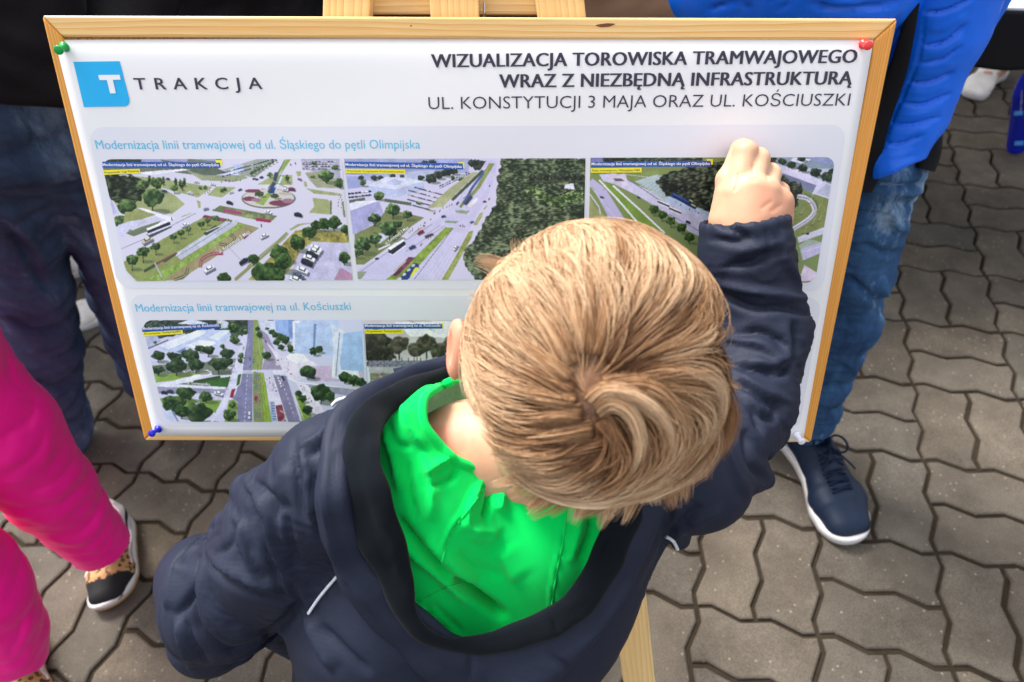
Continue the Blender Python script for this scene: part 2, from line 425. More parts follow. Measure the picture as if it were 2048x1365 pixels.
# ------------------------------------------------------------------ the framed board, its easel and poster
def board_depth(y): return 1/(1.597-4.16e-4*(y-35))
_k = [P(x, y, board_depth(y)) for x, y in ((76, 38), (1789, 33), (1627, 889), (293, 878))]
B_O = sum(_k)/4
B_U = (_k[1]-_k[0])+(_k[2]-_k[3]); B_U /= np.linalg.norm(B_U)
B_V = (_k[0]-_k[3])+(_k[1]-_k[2]); B_V -= B_U*(B_V@B_U); B_V /= np.linalg.norm(B_V)
B_N = np.cross(B_U, B_V)
def onb(x, y, off=0.0):         # photo point on the plane parallel to the board at this offset
    x = np.asarray(x, float); y = np.asarray(y, float); off = np.asarray(off, float)
    d = cs(np.stack([x, y, np.ones_like(x)], -1)) @ RC.T
    t = (((B_O-CC)@B_N)+off)/(d@B_N); return CC+d*t[..., None]
def uvb(x, y, off=0.0):
    q = onb(x, y, off)-B_O; return np.stack([q@B_U, q@B_V], -1)
def bw(u, v, n): return B_O+np.multiply.outer(u, B_U)+np.multiply.outer(v, B_V)+np.multiply.outer(n, B_N)

def wood_nodes(scale=1.0, pale=(.90, .66, .32, 1), mid=(.84, .46, .14, 1), dark=(.68, .30, .06, 1), rings=34):
    def f(t, b, tc):
        N, L = t.nodes, t.links
        mp = N.new('ShaderNodeMapping'); mp.inputs['Scale'].default_value = (scale*2.2, scale*rings, 1); L.new(tc.outputs['UV'], mp.inputs['Vector'])
        n0 = N.new('ShaderNodeTexNoise'); n0.inputs['Scale'].default_value = 1.3; n0.inputs['Detail'].default_value = 2; L.new(mp.outputs[0], n0.inputs['Vector'])
        wv = N.new('ShaderNodeTexWave'); wv.bands_direction = 'Y'; wv.inputs['Scale'].default_value = 2.0; wv.inputs['Distortion'].default_value = 6.5
        wv.inputs['Detail'].default_value = 2.5; wv.inputs['Detail Scale'].default_value = .9; wv.wave_profile = 'SAW'; L.new(mp.outputs[0], wv.inputs['Vector'])
        m2 = N.new('ShaderNodeMapping'); m2.inputs['Scale'].default_value = (18, 1400, 1); L.new(tc.outputs['UV'], m2.inputs['Vector'])
        fb = N.new('ShaderNodeTexNoise'); fb.inputs['Scale'].default_value = 1; fb.inputs['Detail'].default_value = 3; L.new(m2.outputs[0], fb.inputs['Vector'])
        r = N.new('ShaderNodeValToRGB'); e = r.color_ramp.elements; e[0].position = .0; e[0].color = pale; e[1].position = 1; e[1].color = dark
        x = e.new(.5); x.color = tuple(.5*(a+c) for a, c in zip(pale, mid)); x = e.new(.85); x.color = mid
        L.new(wv.outputs['Fac'], r.inputs['Fac'])
        mx = N.new('ShaderNodeMix'); mx.data_type = 'RGBA'; mx.blend_type = 'MIX'; mx.inputs['B'].default_value = mid
        r0 = N.new('ShaderNodeValToRGB'); r0.color_ramp.elements[0].position = .35; r0.color_ramp.elements[1].position = .68; L.new(n0.outputs['Fac'], r0.inputs['Fac'])
        mm = N.new('ShaderNodeMath'); mm.operation = 'MULTIPLY'; mm.inputs[1].default_value = .6; L.new(r0.outputs['Color'], mm.inputs[0])
        L.new(mm.outputs[0], mx.inputs['Factor']); L.new(r.outputs['Color'], mx.inputs['A'])
        my = N.new('ShaderNodeMix'); my.data_type = 'RGBA'; my.blend_type = 'MULTIPLY'; my.inputs['Factor'].default_value = .35
        L.new(mx.outputs['Result'], my.inputs['A']); L.new(fb.outputs['Fac'], my.inputs['B']); 
        mz = N.new('ShaderNodeMix'); mz.data_type = 'RGBA'; mz.blend_type = 'MULTIPLY'; mz.inputs['Factor'].default_value = 1; mz.inputs['B'].default_value = (1.18, 1.18, 1.18, 1)
        L.new(my.outputs['Result'], mz.inputs['A']); L.new(mz.outputs['Result'], b.inputs['Base Color'])
        bp = N.new('ShaderNodeBump'); bp.inputs['Strength'].default_value = .15; bp.inputs['Distance'].default_value = .0006
        L.new(fb.outputs['Fac'], bp.inputs['Height']); L.new(bp.outputs[0], b.inputs['Normal'])
    return f
m_rail = mat('varnished pine', (.7, .4, .15, 1), .42, .4, build=wood_nodes(rings=26))
m_railside = mat('varnished pine edge grain', (.66, .33, .09, 1), .42, .4, build=wood_nodes(pale=(.80, .40, .08, 1), mid=(.72, .29, .04, 1), dark=(.40, .12, .014, 1), rings=60))
m_pine = mat('raw pine', (.75, .5, .25, 1), .55, .3, build=wood_nodes(pale=(.86, .64, .32, 1), mid=(.78, .50, .20, 1), dark=(.62, .35, .11, 1), rings=22))

def wood_uv(o, origin, along, across, seed):
    me = o.data; uv = me.uv_layers.new(name='UVMap'); off = np.array(parent_loc(o.parent)) if o.parent else np.zeros(3)
    third = np.cross(along, across); r = random.Random(seed); s0, s1 = r.uniform(0, 9), r.uniform(0, 9)
    for l in me.loops:
        q = np.array(me.vertices[l.vertex_index].co)+off-origin
        uv.data[l.index].uv = (q@along+s0, q@across+q@third*.9+s1)

board = empty('cork_board', tuple(B_O), 'pine framed cork board leaning back on a wooden easel and carrying a printed poster', 'notice board')
# outer outline from the photograph's corners, inner edge by rail width
oc = [uvb(x, y) for x, y in ((76, 36), (1789, 33), (1628, 890), (293, 878))]
hw = .25*(-oc[0][0]+oc[1][0]+oc[2][0]-oc[3][0]); hh = .25*(oc[0][1]+oc[1][1]-oc[2][1]-oc[3][1])
cu = sum(c[0] for c in oc)/4; cv = sum(c[1] for c in oc)/4
L_, R_, T_, Bm = cu-hw, cu+hw, cv+hh, cv-hh
wl, wr, wt, wb = .0150, .0180, .0182, .0150
FR_B = -.017
def rail(pts, along, across, m, seed):
    z0, z1 = FR_B, 0.0
    c = [bw(u, v, z0) for u, v in pts]+[bw(u, v, z1) for u, v in pts]
    v, f = box8(c); o = add_obj('frame_rail', v, f, m, board, smooth=False); wood_uv(o, B_O, along, across, seed); bevel(o, .0022, 3); return o
g = .0001
rail([(L_, T_), (R_, T_), (R_-wr, T_-wt), (L_+wl, T_-wt)][::-1], B_U, B_V, m_rail, 3)
rail([(L_, Bm), (R_, Bm), (R_-wr, Bm+wb), (L_+wl, Bm+wb)], B_U, B_V, m_rail, 8)
rail([(L_, Bm+g), (L_, T_-g), (L_+wl, T_-wt-g), (L_+wl, Bm+wb+g)][::-1], B_V, B_U, m_railside, 12)
rail([(R_, Bm+g), (R_, T_-g), (R_-wr, T_-wt-g), (R_-wr, Bm+wb+g)], B_V, B_U, m_railside, 23)
def cork_nodes(t, b, tc):
    N, L = t.nodes, t.links
    vo = N.new('ShaderNodeTexVoronoi'); vo.inputs['Scale'].default_value = 700; L.new(tc.outputs['Object'], vo.inputs['Vector'])
    r = N.new('ShaderNodeValToRGB'); r.color_ramp.elements[0].color = (.28, .11, .035, 1); r.color_ramp.elements[1].color = (.62, .34, .15, 1)
    sp = N.new('ShaderNodeSeparateColor'); L.new(vo.outputs['Color'], sp.inputs[0]); L.new(sp.outputs[0], r.inputs['Fac']); L.new(r.outputs['Color'], b.inputs['Base Color'])
v, f = box8([bw(a, c, n) for n in (-.013, -.0052) for a, c in ((L_+wl*.6, Bm+wb*.6), (R_-wr*.6, Bm+wb*.6), (R_-wr*.6, T_-wt*.6), (L_+wl*.6, T_-wt*.6))])
add_obj('cork_panel', v, f, mat('cork', (.5, .25, .1, 1), .9, .2, build=cork_nodes), board, smooth=False)
# a knot and a small nail hole in the top rail
kq = onb(1211, 51, .0002)
kp = [kq+B_U*(.0085*math.cos(a)*(1+.2*math.sin(3*a)))+B_V*(.0016*math.sin(a)+.0006*math.cos(a)) for a in np.linspace(0, 6.28, 18)[:-1]]
add_obj('knot', kp+[p-B_N*.003 for p in kp], [tuple(range(17))]+[(i, i+17, (i+1) % 17+17, (i+1) % 17) for i in range(17)], mat('wood knot', (.16, .045, .012, 1), .6, noise=(900, .7)), board, smooth=False)
kq = onb(822, 52, .0002); kp = [kq+B_U*(.0007*math.cos(a))+B_V*(.0007*math.sin(a)) for a in np.linspace(0, 6.28, 9)[:-1]]
add_obj('nail_hole', kp+[p-B_N*.003 for p in kp], [tuple(range(8))]+[(i, i+8, (i+1) % 8+8, (i+1) % 8) for i in range(8)], mat('dark hole', (.03, .015, .008, 1), .8), board, smooth=False)

# ---- easel: two splayed front legs in the board's plane, a middle post, rungs, a prop leg behind
eas_o = onb(900, 600, -.03)
easel = empty('easel', tuple(ground(900, 1500)), 'raw pine artist easel with splayed legs holding the framed cork board', 'easel')
def slat(name, a, b, wdir, w, ndir, th, seed, m=None):
    a, b = np.array(a), np.array(b); ax = (b-a)/np.linalg.norm(b-a)
    wd = wdir-ax*(wdir@ax); wd /= np.linalg.norm(wd); nd = np.cross(ax, wd)
    if nd@ndir < 0: nd = -nd
    c = [p+wd*sx*w/2+nd*sy for p, sx, sy in ((a, -1, 0), (a, 1, 0), (a, 1, -th), (a, -1, -th), (b, -1, 0), (b, 1, 0), (b, 1, -th), (b, -1, -th))]
    v, f = box8(c); o = add_obj(name, v, f, m or m_pine, easel, smooth=False); wood_uv(o, a, ax, wd, seed); bevel(o, .0012, 2); return o
OFF = FR_B-.002
def to_floor(p, q):             # extend p->q until z = 0
    d = q-p; return p+d*((0-p[2])/d[2])
top_ext = B_V*.13
rA, rB = onb(1120, 0, OFF), onb(1276, 1340, OFF)
lA, lB = onb(693, 0, OFF), onb(645, 1340, OFF)
mA, mB = onb(908, 0, OFF-.001), onb(958, 1340, OFF-.001)
def up(p, q, k): d = (p-q)/np.linalg.norm(p-q); return p+d*k
slat('leg', up(rA, rB, .12), to_floor(rA, rB), B_U, .0455, B_N, .02, 5)
slat('leg', up(lA, lB, .12), to_floor(lA, lB), B_U, .0445, B_N, .02, 6)
mid_low = mA+(mB-mA)*.62
slat('middle_post', up(mA, mB, .15), mid_low, B_U, .0465, B_N, .02, 7)
cr = lambda y: onb(909, y, OFF-.0225)
slat('crossbar', cr(2)-B_U*.105, cr(2)+B_U*.105, B_V, .024, B_N, .018, 9)
slat('crossbar', cr(1000)-B_U*.165, cr(1000)+B_U*.165, B_V, .04, B_N, .018, 10)
hinge = cr(60)-B_N*.02
slat('leg', hinge+np.array([0, 0, .05]), np.array([hinge[0], hinge[1]+.62, 0]), B_U, .04, B_N, .02, 11)
for x, y in ((640, 885), (1215, 889)):      # pegs the board's bottom rests on
    p = onb(x, y+9, OFF); vv, ff = tube([p, p+B_N*.04], .006, 12); add_obj('peg', vv, ff, m_pine, easel)
# a little screw under the crossbar
p = onb(969, 24, OFF-.012); vv, ff = tube([p-B_V*.006, p+B_V*.008], .0016, 8); add_obj('screw', vv, ff, mat('steel', (.5, .5, .5, 1), .35, metal=1), easel)

# ---- the poster
P_TL, P_TR, P_BR, P_BL = (109, 80), (1749, 71), (1606, 882), (308, 872)
def st_of(x, y):
    x = np.asarray(x, float); y = np.asarray(y, float)
    lx = P_TL[0]+(P_BL[0]-P_TL[0])*(y-80)/792.; rx = P_TR[0]+(P_BR[0]-P_TR[0])*(y-71)/811.
    return (x-lx)/(rx-lx), (y-76)/800.
def sheet_off(s, t):
    o = .0014+.0035*np.sin(np.clip(s, 0, 1)*math.pi)*np.sin(np.clip(t, 0, 1)*math.pi)
    o = o-.0055*np.exp(-np.clip(t, 0, 1)/.016)
    o = o+.0010*np.sin(s*13+t*4)*np.sin(t*9+1)*np.clip(t*4, 0, 1)
    return o
def SH(x, y, lift=0.0):
    s, t = st_of(x, y); return onb(x, y, sheet_off(s, t)+lift)
def quad_px(q, s, t):
    (a, b, c, d) = [np.array(k, float) for k in q]
    s = s[..., None]; t = t[..., None]
    return a*(1-s)*(1-t)+b*s*(1-t)+c*s*t+d*(1-s)*t
def round_grid(nu, nv, rnd=None):
    tv = np.linspace(0, 1, nv)
    if rnd: ry = rnd[1]; tv = np.unique(np.concatenate([tv, ry*(1-np.cos(np.linspace(0, math.pi/2, 12))), 1-ry*(1-np.cos(np.linspace(0, math.pi/2, 12)))]))
    S, T = np.meshgrid(np.linspace(0, 1, nu), tv)
    if rnd:
        rx, ry, cn = rnd; cut = lambda t: rx*(1-np.sqrt(np.clip(1-np.clip((ry-t)/ry, 0, 1)**2, 0, 1)))
        lo = (cut(T) if 'a' in cn else 0)+(cut(1-T) if 'd' in cn else 0); hi = (cut(T) if 'b' in cn else 0)+(cut(1-T) if 'c' in cn else 0)
        S = lo+S*(1-lo-hi)
    return S, T
def grid_obj(name, q, nu, nv, lift, m, parent, keep=None, thick=0):
    S, T = round_grid(nu, nv, keep); p = quad_px(q, S, T); nv = S.shape[0]
    V = SH(p[..., 0].ravel(), p[..., 1].ravel(), lift)
    i = (np.arange(nv-1)[:, None]*nu+np.arange(nu-1)).ravel()
    Fq = np.stack([i+nu, i+nu+1, i+1, i], 1)
    if thick:
        n = len(V); V = np.concatenate([V, V-B_N*thick]); bk = Fq[:, ::-1]+n
        e = []
        for r in ([(a, a+1) for a in range(nu-1)], [(nv*nu-nu+a+1, nv*nu-nu+a) for a in range(nu-1)], [(a*nu+nu, a*nu) for a in range(nv-1)], [(a*nu+nu-1, a*nu+2*nu-1) for a in range(nv-1)]):
            e += [(a, b, b+n, a+n) for a, b in r]
        Fq = np.concatenate([Fq, bk, np.array(e)])
    o = add_obj(name, V, Fq, m, parent); return o, p
m_sheet = mat('satin poster paper', (.845, .84, .855, 1), .5, .3)
poster_root = empty('poster', tuple(SH(929, 872)), 'white printed poster of tram line aerial pictures pinned to the cork board', 'poster')
grid_obj('paper_sheet', (P_TL, P_TR, P_BR, P_BL), 90, 50, 0, m_sheet, poster_root, thick=.0004)
m_panel = mat('printed pale panel', (.755, .76, .835, 1), .5, .3)
grid_obj('printed_panel', ((176, 255), (1693, 250), (1646, 582), (236, 577)), 300, 70, .0003, m_panel, poster_root, (.02, .09, 'abcd'))
grid_obj('printed_panel', ((257, 590), (1644, 596), (1598, 862), (318, 853)), 300, 70, .0003, m_panel, poster_root, (.02, .1, 'abcd'))

def flat_poly(name, pts, lift, m, parent=poster_root):
    pts = np.array(pts, float); return add_obj(name, SH(pts[:, 0], pts[:, 1], lift), [tuple(range(len(pts)))[::-1]], m, parent, smooth=False)
m_cyan = mat('printed cyan', (.0, .42, .82, 1), .32, .4)
m_ink = mat('printed dark ink', srgb(52, 46, 66), .35, .4)
m_lblue = mat('printed light blue', srgb(84, 190, 228), .35, .4)
m_wink = mat('printed white', (.84, .845, .875, 1), .35, .4)
z1 = lambda x, y: (60+x/2.2756, 20+y/2.2756)
cor = [(452, 405), (452, 420), (447, 432), (436, 439), (425, 440)]
flat_poly('logo', [z1(*p) for p in [(197, 237), (408, 234)]+cor+[(245, 443)]], .0005, m_cyan)
flat_poly('logo_letter', [z1(*p) for p in [(310, 297), (408, 296), (413, 318), (377, 319), (391, 380), (365, 381), (350, 320), (316, 320)]], .0009, m_wink)

def text(body, a, b, cap, m, lift=.0006, offset=0.0, name='lettering', spacing=1.0, parent=poster_root, bold=0):
    """flat lettering whose baseline runs from photo point a to b; ogonki under bold capitals are drawn apart"""
    plain = body.replace('Ą', 'A').replace('Ę', 'E').replace('ą', 'a').replace('ę', 'e')
    def geo(s):
        cu_ = bpy.data.curves.new('t', 'FONT'); cu_.body = s; cu_.size = 1; cu_.offset = offset; cu_.space_character = spacing; cu_.resolution_u = 3
        o = bpy.data.objects.new('t', cu_); scene.collection.objects.link(o); bpy.context.view_layer.update()
        me = o.to_mesh(); V = np.array([tuple(v.co) for v in me.vertices]); Fp = [tuple(p.vertices) for p in me.polygons]; o.to_mesh_clear()
        bpy.data.objects.remove(o); bpy.data.curves.remove(cu_); return V, Fp
    V, Fp = geo(plain); x0, x1 = V[:, 0].min(), V[:, 0].max(); capH = .685
    V = list(map(tuple, V)); Fp = list(Fp)
    if plain != body:
        for i, ch in enumerate(body):
            if ch in 'ĄĘąę':
                w = geo(plain[:i+1])[0][:, 0].max(); n = len(V); cx = w-{'Ą': .07, 'Ę': .12, 'ą': .06, 'ę': .16}[ch]
                hook = [(cx-.03, 0), (cx+.045, 0), (cx-.01, -.09), (cx+.02, -.125), (cx+.075, -.11), (cx+.08, -.16), (cx-.0, -.185), (cx-.075, -.15), (cx-.08, -.09)]
                V += [(x, y, 0) for x, y in hook]; Fp += [(n, n+1, n+2, n+8), (n+2, n+3, n+7, n+8), (n+3, n+4, n+5, n+6), (n+3, n+6, n+7)]
    V = np.array(V); tx = (V[:, 0]-x0)/(x1-x0)
    A, Bq = SH(*a), SH(*b); base = A+(Bq-A)*tx[:, None]
    mid = ((a[0]+b[0])/2, (a[1]+b[1])/2)
    ul = np.linalg.norm(SH(mid[0], mid[1]-cap)-SH(*mid))/capH
    bdir = (Bq-A)/np.linalg.norm(Bq-A); udir = np.cross(B_N, bdir)
    Wd = base+V[:, 1:2]*ul*udir
    x, y, _ = c2p(w2c(Wd)); Wd = SH(x, y, lift)
    if bold:                    # heavier face: the same outlines again, a hair to each side and above
        n = len(Wd); Wd = np.concatenate([Wd+bdir*sh*ul+B_N*(.00006*i) for i, sh in enumerate((0, -bold, bold))]); Fp = [tuple(v+n*i for v in f) for i in range(3) for f in Fp]
    return add_obj(name, Wd, Fp, m, parent, smooth=False)
text('WIZUALIZACJA TOROWISKA TRAMWAJOWEGO', (864, 135.5), (1711.5, 126), 26.5, m_ink, offset=0, spacing=1.03, bold=.034)
text('WRAZ Z NIEZBĘDNĄ INFRASTRUKTURĄ', (999.5, 175.8), (1702, 169.3), 26.5, m_ink, offset=0, spacing=1.03, bold=.034)
text('UL. KONSTYTUCJI 3 MAJA ORAZ UL. KOŚCIUSZKI', (857.5, 219), (1698, 211.7), 24.5, m_ink, offset=-.006)
text('TRAKCJA', (271, 179.5), (525, 178.5), 22.5, m_ink, offset=.004, spacing=1.75, bold=.012)
text('Modernizacja linii tramwajowej od ul. Śląskiego do pętli Olimpijska', (193, 298.3), (840.5, 297.5), 17.5, m_lblue)
text('Modernizacja linii tramwajowej na ul. Kościuszki', (273, 623.8), (702, 620), 15, m_lblue)
# ------------------------------------------------------------------ the printed aerial pictures
m_print = mat('glossy colour print', (.5, .5, .5, 1), .5, .3, build=lambda t, b, tc: (lambda a: (setattr(a, 'attribute_name', 'ink'), t.links.new(a.outputs['Color'], b.inputs['Base Color'])))(t.nodes.new('ShaderNodeAttribute')))
def hsh(ix, iy, s):
    n = (ix.astype(np.int64)*374761393+iy.astype(np.int64)*668265263+s*982451653) & 0xffffffff
    n = ((n ^ (n >> 13))*1274126177) & 0xffffffff; return ((n ^ (n >> 16)) & 0xffff)/65535.
def n2(x, y, sc, s=0):
    x = x/sc+s*17.3; y = y/sc-s*9.1; ix, iy = np.floor(x), np.floor(y); fx, fy = x-ix, y-iy
    fx = fx*fx*(3-2*fx); fy = fy*fy*(3-2*fy)
    return (hsh(ix, iy, s)*(1-fx)+hsh(ix+1, iy, s)*fx)*(1-fy)+(hsh(ix, iy+1, s)*(1-fx)+hsh(ix+1, iy+1, s)*fx)*fy
class Pic:
    def __init__(s, q, org, sc, nu, nv, base, seed, rnd=None):
        s.rnd = rnd
        s.q, s.org, s.sc, s.nu, s.nv = q, org, sc, nu, nv
        S, T = round_grid(nu, nv, rnd); p = quad_px(q, S, T)
        s.x = (p[..., 0]-org[0])*sc; s.y = (p[..., 1]-org[1])*sc; s.c = np.zeros(s.x.shape+(3,)); s.c[:] = base; s.r = random.Random(seed); s.seed = seed
    def _w(s, x0, y0, x1, y1):
        m = (s.x >= x0) & (s.x <= x1) & (s.y >= y0) & (s.y <= y1); w = np.where(m); return w
    def poly(s, pts, col, tex=.06, tsc=9):
        pts = np.array(pts, float); w = s._w(*(pts.min(0)-1), *(pts.max(0)+1))
        if not len(w[0]): return
        k = inside(s.x[w], s.y[w], pts); w = (w[0][k], w[1][k])
        n = (n2(s.x[w], s.y[w], tsc, s.seed)-.5)*2*tex+(n2(s.x[w], s.y[w], tsc*5, s.seed+3)-.5)*2*tex
        s.c[w] = np.clip(np.array(col)*(1+n[:, None]), 0, 255)
    def line(s, pts, wd, col, dash=None):
        pts = np.array(pts, float)
        for a, b in zip(pts[:-1], pts[1:]):
            w = s._w(*(np.minimum(a, b)-wd), *(np.maximum(a, b)+wd))
            if not len(w[0]): continue
            ab = b-a; L = math.hypot(*ab)+1e-6; t = ((s.x[w]-a[0])*ab[0]+(s.y[w]-a[1])*ab[1])/L
            dd = abs((s.x[w]-a[0])*ab[1]-(s.y[w]-a[1])*ab[0])/L; k = (t >= 0) & (t <= L) & (dd < wd/2)
            if dash: k &= (t % (2*dash)) < dash
            s.c[w[0][k], w[1][k]] = col
    def oval(s, x, y, rx, ry, col, al=1, soft=0):
        w = s._w(x-rx, y-ry, x+rx, y+ry)
        if not len(w[0]): return
        q = ((s.x[w]-x)/rx)**2+((s.y[w]-y)/ry)**2; a = np.clip((1-q)*(3 if soft else 50), 0, 1)*al
        s.c[w] = s.c[w]*(1-a[:, None])+np.array(col)*a[:, None]
    def tree(s, x, y, r, ry=None, trunk=0, dark=(36, 54, 34), lit=(128, 160, 96), shadow=True):
        ry = ry or r*.85
        if shadow: s.oval(x+r*.7, y+ry*.9+trunk*.8, r*.9, ry*.35, (70, 82, 62), .55, 1)
        if trunk: s.line([(x, y), (x+trunk*.12, y+ry+trunk)], max(3, r*.1), (52, 44, 38))
        w = s._w(x-r*1.15, y-ry*1.15, x+r*1.15, y+ry*1.15)
        if not len(w[0]): return
        X, Y = s.x[w], s.y[w]; sd = s.r.randint(0, 9999)
        q = np.sqrt(((X-x)/r)**2+((Y-y)/ry)**2); e = n2(X, Y, r*.35, sd); k = q < .68+.42*e
        n = n2(X, Y, max(8, r*.2), sd+1); g = np.clip(.75*n+.55*n2(X, Y, max(13, r*.42), sd+2)-.24-.30*(Y-y)/ry-.18*(X-x)/r, 0, 1)**1.4
        col = np.array(dark)+(np.array(lit)-np.array(dark))*g[:, None]
        s.c[w[0][k], w[1][k]] = col[k]
    def wood(s, pts, dark=(24, 30, 24), lit=(112, 122, 100), sc=14, pale=0):
        pts = np.array(pts, float); w = s._w(*(pts.min(0)-20), *(pts.max(0)+20))
        X, Y = s.x[w], s.y[w]; e = (n2(X, Y, 26, s.seed+5)-.5)*34; f = (n2(X, Y, 26, s.seed+6)-.5)*34; k = inside(X+e, Y+f, pts); X, Y = X[k], Y[k]
        a = n2(X, Y, sc, s.seed+7); b = n2(X*.6+Y*.3, Y*1.5, sc*.55, s.seed+8); c = n2(X, Y, sc*3, s.seed+9)
        g = np.clip((a*.45+b*.6+c*.35-.42)*1.7, 0, 1)**1.4
        s.c[w[0][k], w[1][k]] = np.array(dark)+(np.array(lit)-np.array(dark))*g[:, None]
    def car(s, x, y, L, ang, col, W=None):
        W = W or L*.48; c, q = math.cos(math.radians(ang)), math.sin(math.radians(ang))
        T = lambda pts, dx=0, dy=0: [(x+dx+a*c-b*q*.75, y+dy+a*q+b*c*.75) for a, b in pts]
        bx = lambda l, w_: [(-l, -w_), (l, -w_), (l, w_), (-l, w_)]
        s.poly(T(bx(L*.52, W*.5), L*.12, W*.45), (96, 98, 120), .0)
        s.poly(T(bx(L*.5, W*.42), 0, W*.22), tuple(k*.55 for k in col), 0); s.poly(T(bx(L*.5, W*.42)), col, .05, 6)
        s.poly(T(bx(L*.28, W*.38), 0, -W*.16), (44, 48, 60), 0); s.poly(T(bx(L*.2, W*.32), 0, -W*.3), tuple(min(255, k*1.1) for k in col), 0)
    def folk(s, n, a, b, spread):
        for _ in range(n):
            t = s.r.random(); x = a[0]+(b[0]-a[0])*t+s.r.uniform(-spread, spread); y = a[1]+(b[1]-a[1])*t+s.r.uniform(-spread, spread)*.5
            s.line([(x, y-9), (x, y+3)], 4.5, s.r.choice([(48, 44, 60), (70, 60, 74), (110, 60, 70)]))
    def finish(s, lift=.0007):
        o, _ = grid_obj('aerial_picture', s.q, s.nu, s.nv, lift, m_print, poster_root, s.rnd)
        c = np.clip(s.c, 0, 255)/255; c = np.clip(.52+(c-.52)*1.12+.02, 0, 1); c2_ = np.pad(c, ((1, 1), (1, 1), (0, 0)), 'edge'); c = c*.36+.16*(c2_[:-2, 1:-1]+c2_[2:, 1:-1]+c2_[1:-1, :-2]+c2_[1:-1, 2:]); lin = np.where(c <= .04045, c/12.92, ((c+.055)/1.055)**2.4)
        lum = lin.mean(-1, keepdims=True); lin = np.clip(lum+(lin-lum)*1.0, 0, 1)**.93*1.02
        ca = o.data.color_attributes.new('ink', 'FLOAT_COLOR', 'POINT')
        ca.data.foreach_set('color', np.concatenate([lin, np.ones(lin.shape[:2]+(1,))], -1).astype(np.float32).ravel()); return o
ROAD, WALK, GRASS, GR2, SHR, PINK = (202, 199, 218), (226, 224, 238), (150, 158, 112), (132, 158, 80), (54, 70, 46), (116, 64, 88)
WHT, BLKC, BLU = (226, 226, 238), (38, 40, 54), (52, 66, 110)
def banner(Z, blue, yel, txt, ytxt, brk, cap=22, ycap=15):
    flat_poly('caption_band', [Z(*p) for p in blue], .0011, mat('caption blue', srgb(24, 84, 176), .35))
    flat_poly('caption_band', [Z(*p) for p in yel], .0011, mat('caption yellow', srgb(244, 232, 40), .35))
    if brk: flat_poly('caption_corner', [Z(*p) for p in brk], .0010, mat('corner yellow', srgb(244, 232, 40), .35))
    a, b = Z(blue[3][0]+4, blue[3][1]-13), Z(blue[2][0]-12, blue[2][1]-12)
    text(txt, a, b, cap, m_wink, .0014, offset=.006, bold=.02)
    a, b = Z(yel[3][0]+8, yel[3][1]-10), Z(yel[2][0]-12, yel[2][1]-10)
    text(ytxt, a, b, ycap, m_ink, .0014)

# --- roundabout
p = Pic([(202, 319), (683, 318), (705, 561), (256, 563)], (180, 240), 3.7926, 500, 260, ROAD, 1, (.045, .085, 'ad'))
p.poly([(80, 290), (1000, 290), (960, 420), (560, 380), (100, 430)], (108, 118, 104))
p.poly([(390, 290), (740, 290), (740, 320), (390, 318)], (150, 152, 190)); p.poly([(690, 290), (960, 290), (950, 315)], (150, 152, 190))
for x in range(120, 390, 60): p.tree(x, 312, 34, 20, dark=(34, 44, 34), lit=(80, 92, 70))
p.poly([(360, 430), (560, 450), (930, 510), (820, 590), (560, 520)], GRASS); p.poly([(100, 420), (360, 430), (640, 570), (720, 640), (620, 716), (470, 690), (250, 700), (160, 600)], GRASS)
p.poly([(530, 300), (960, 370), (1050, 400), (900, 430), (650, 400)], (92, 104, 92)); p.poly([(720, 380), (860, 420), (1160, 420), (1200, 440), (1100, 470), (850, 460)], (142, 150, 122))
p.wood([(100, 420), (330, 420), (450, 470), (380, 620), (250, 640), (150, 610)], (22, 30, 24), (84, 96, 72), 22)
p.poly([(360, 400), (700, 372), (760, 380), (450, 420)], WALK)
p.poly([(1000, 380), (1260, 300), (1420, 300), (1250, 440), (1150, 420)], (150, 156, 150)); p.poly([(1050, 385), (1160, 340), (1170, 385), (1110, 420), (1030, 405)], (196, 206, 232)); p.poly([(1080, 340), (1150, 338), (1166, 372), (1110, 380)], (168, 184, 216))
for i in range(46):
    t = i % 23; p.car(1010+t*17, 402-t*4.6+(i//23)*26, 15, -14, p.r.choice([BLKC, WHT, (120, 124, 150), BLU]))
for i in range(9): p.tree(1225+i*27, 402-i*14, 19-i, 17-i, 12)
p.poly([(1600, 290), (1890, 290), (1905, 480), (1700, 400), (1610, 360)], (166, 164, 186))
for i in range(44): p.car(1620+(i % 11)*24, 318+(i//11)*18, 16, 8, p.r.choice([BLKC, (90, 92, 112), WHT]))
for x, y, r in ((1700, 330, 22), (1860, 360, 30), (1790, 400, 26)): p.tree(x, y, r, r*.7)
p.poly([(1410, 296), (1530, 296), (1570, 300), (1540, 420), (1570, 560), (1350, 560), (1290, 470), (1440, 340)], ROAD, .02)
p.poly([(1480, 300), (1520, 300), (1430, 420), (1535, 420), (1535, 495), (1270, 490), (1330, 455), (1420, 400)], GRASS); p.poly([(1490, 300), (1525, 300), (1470, 380), (1420, 400)], GR2)
p.line([(1475, 310), (1390, 470), (1260, 640)], 7, (84, 96, 84)); p.line([(1500, 310), (1420, 470)], 5, (120, 124, 120))
p.poly([(1560, 390), (1600, 390), (1600, 425), (1575, 430)], GRASS); p.poly([(1630, 400), (1750, 395), (1910, 470), (1915, 520), (1720, 515), (1660, 450)], (150, 152, 128)); p.poly([(1620, 470), (1640, 470), (1650, 510), (1625, 505)], GRASS)
p.poly([(1640, 520), (1900, 560), (1915, 580), (1700, 560)], GRASS); p.tree(1795, 428, 66, 48, 10); p.tree(1890, 480, 40, 40); p.tree(1690, 432, 24, 12)
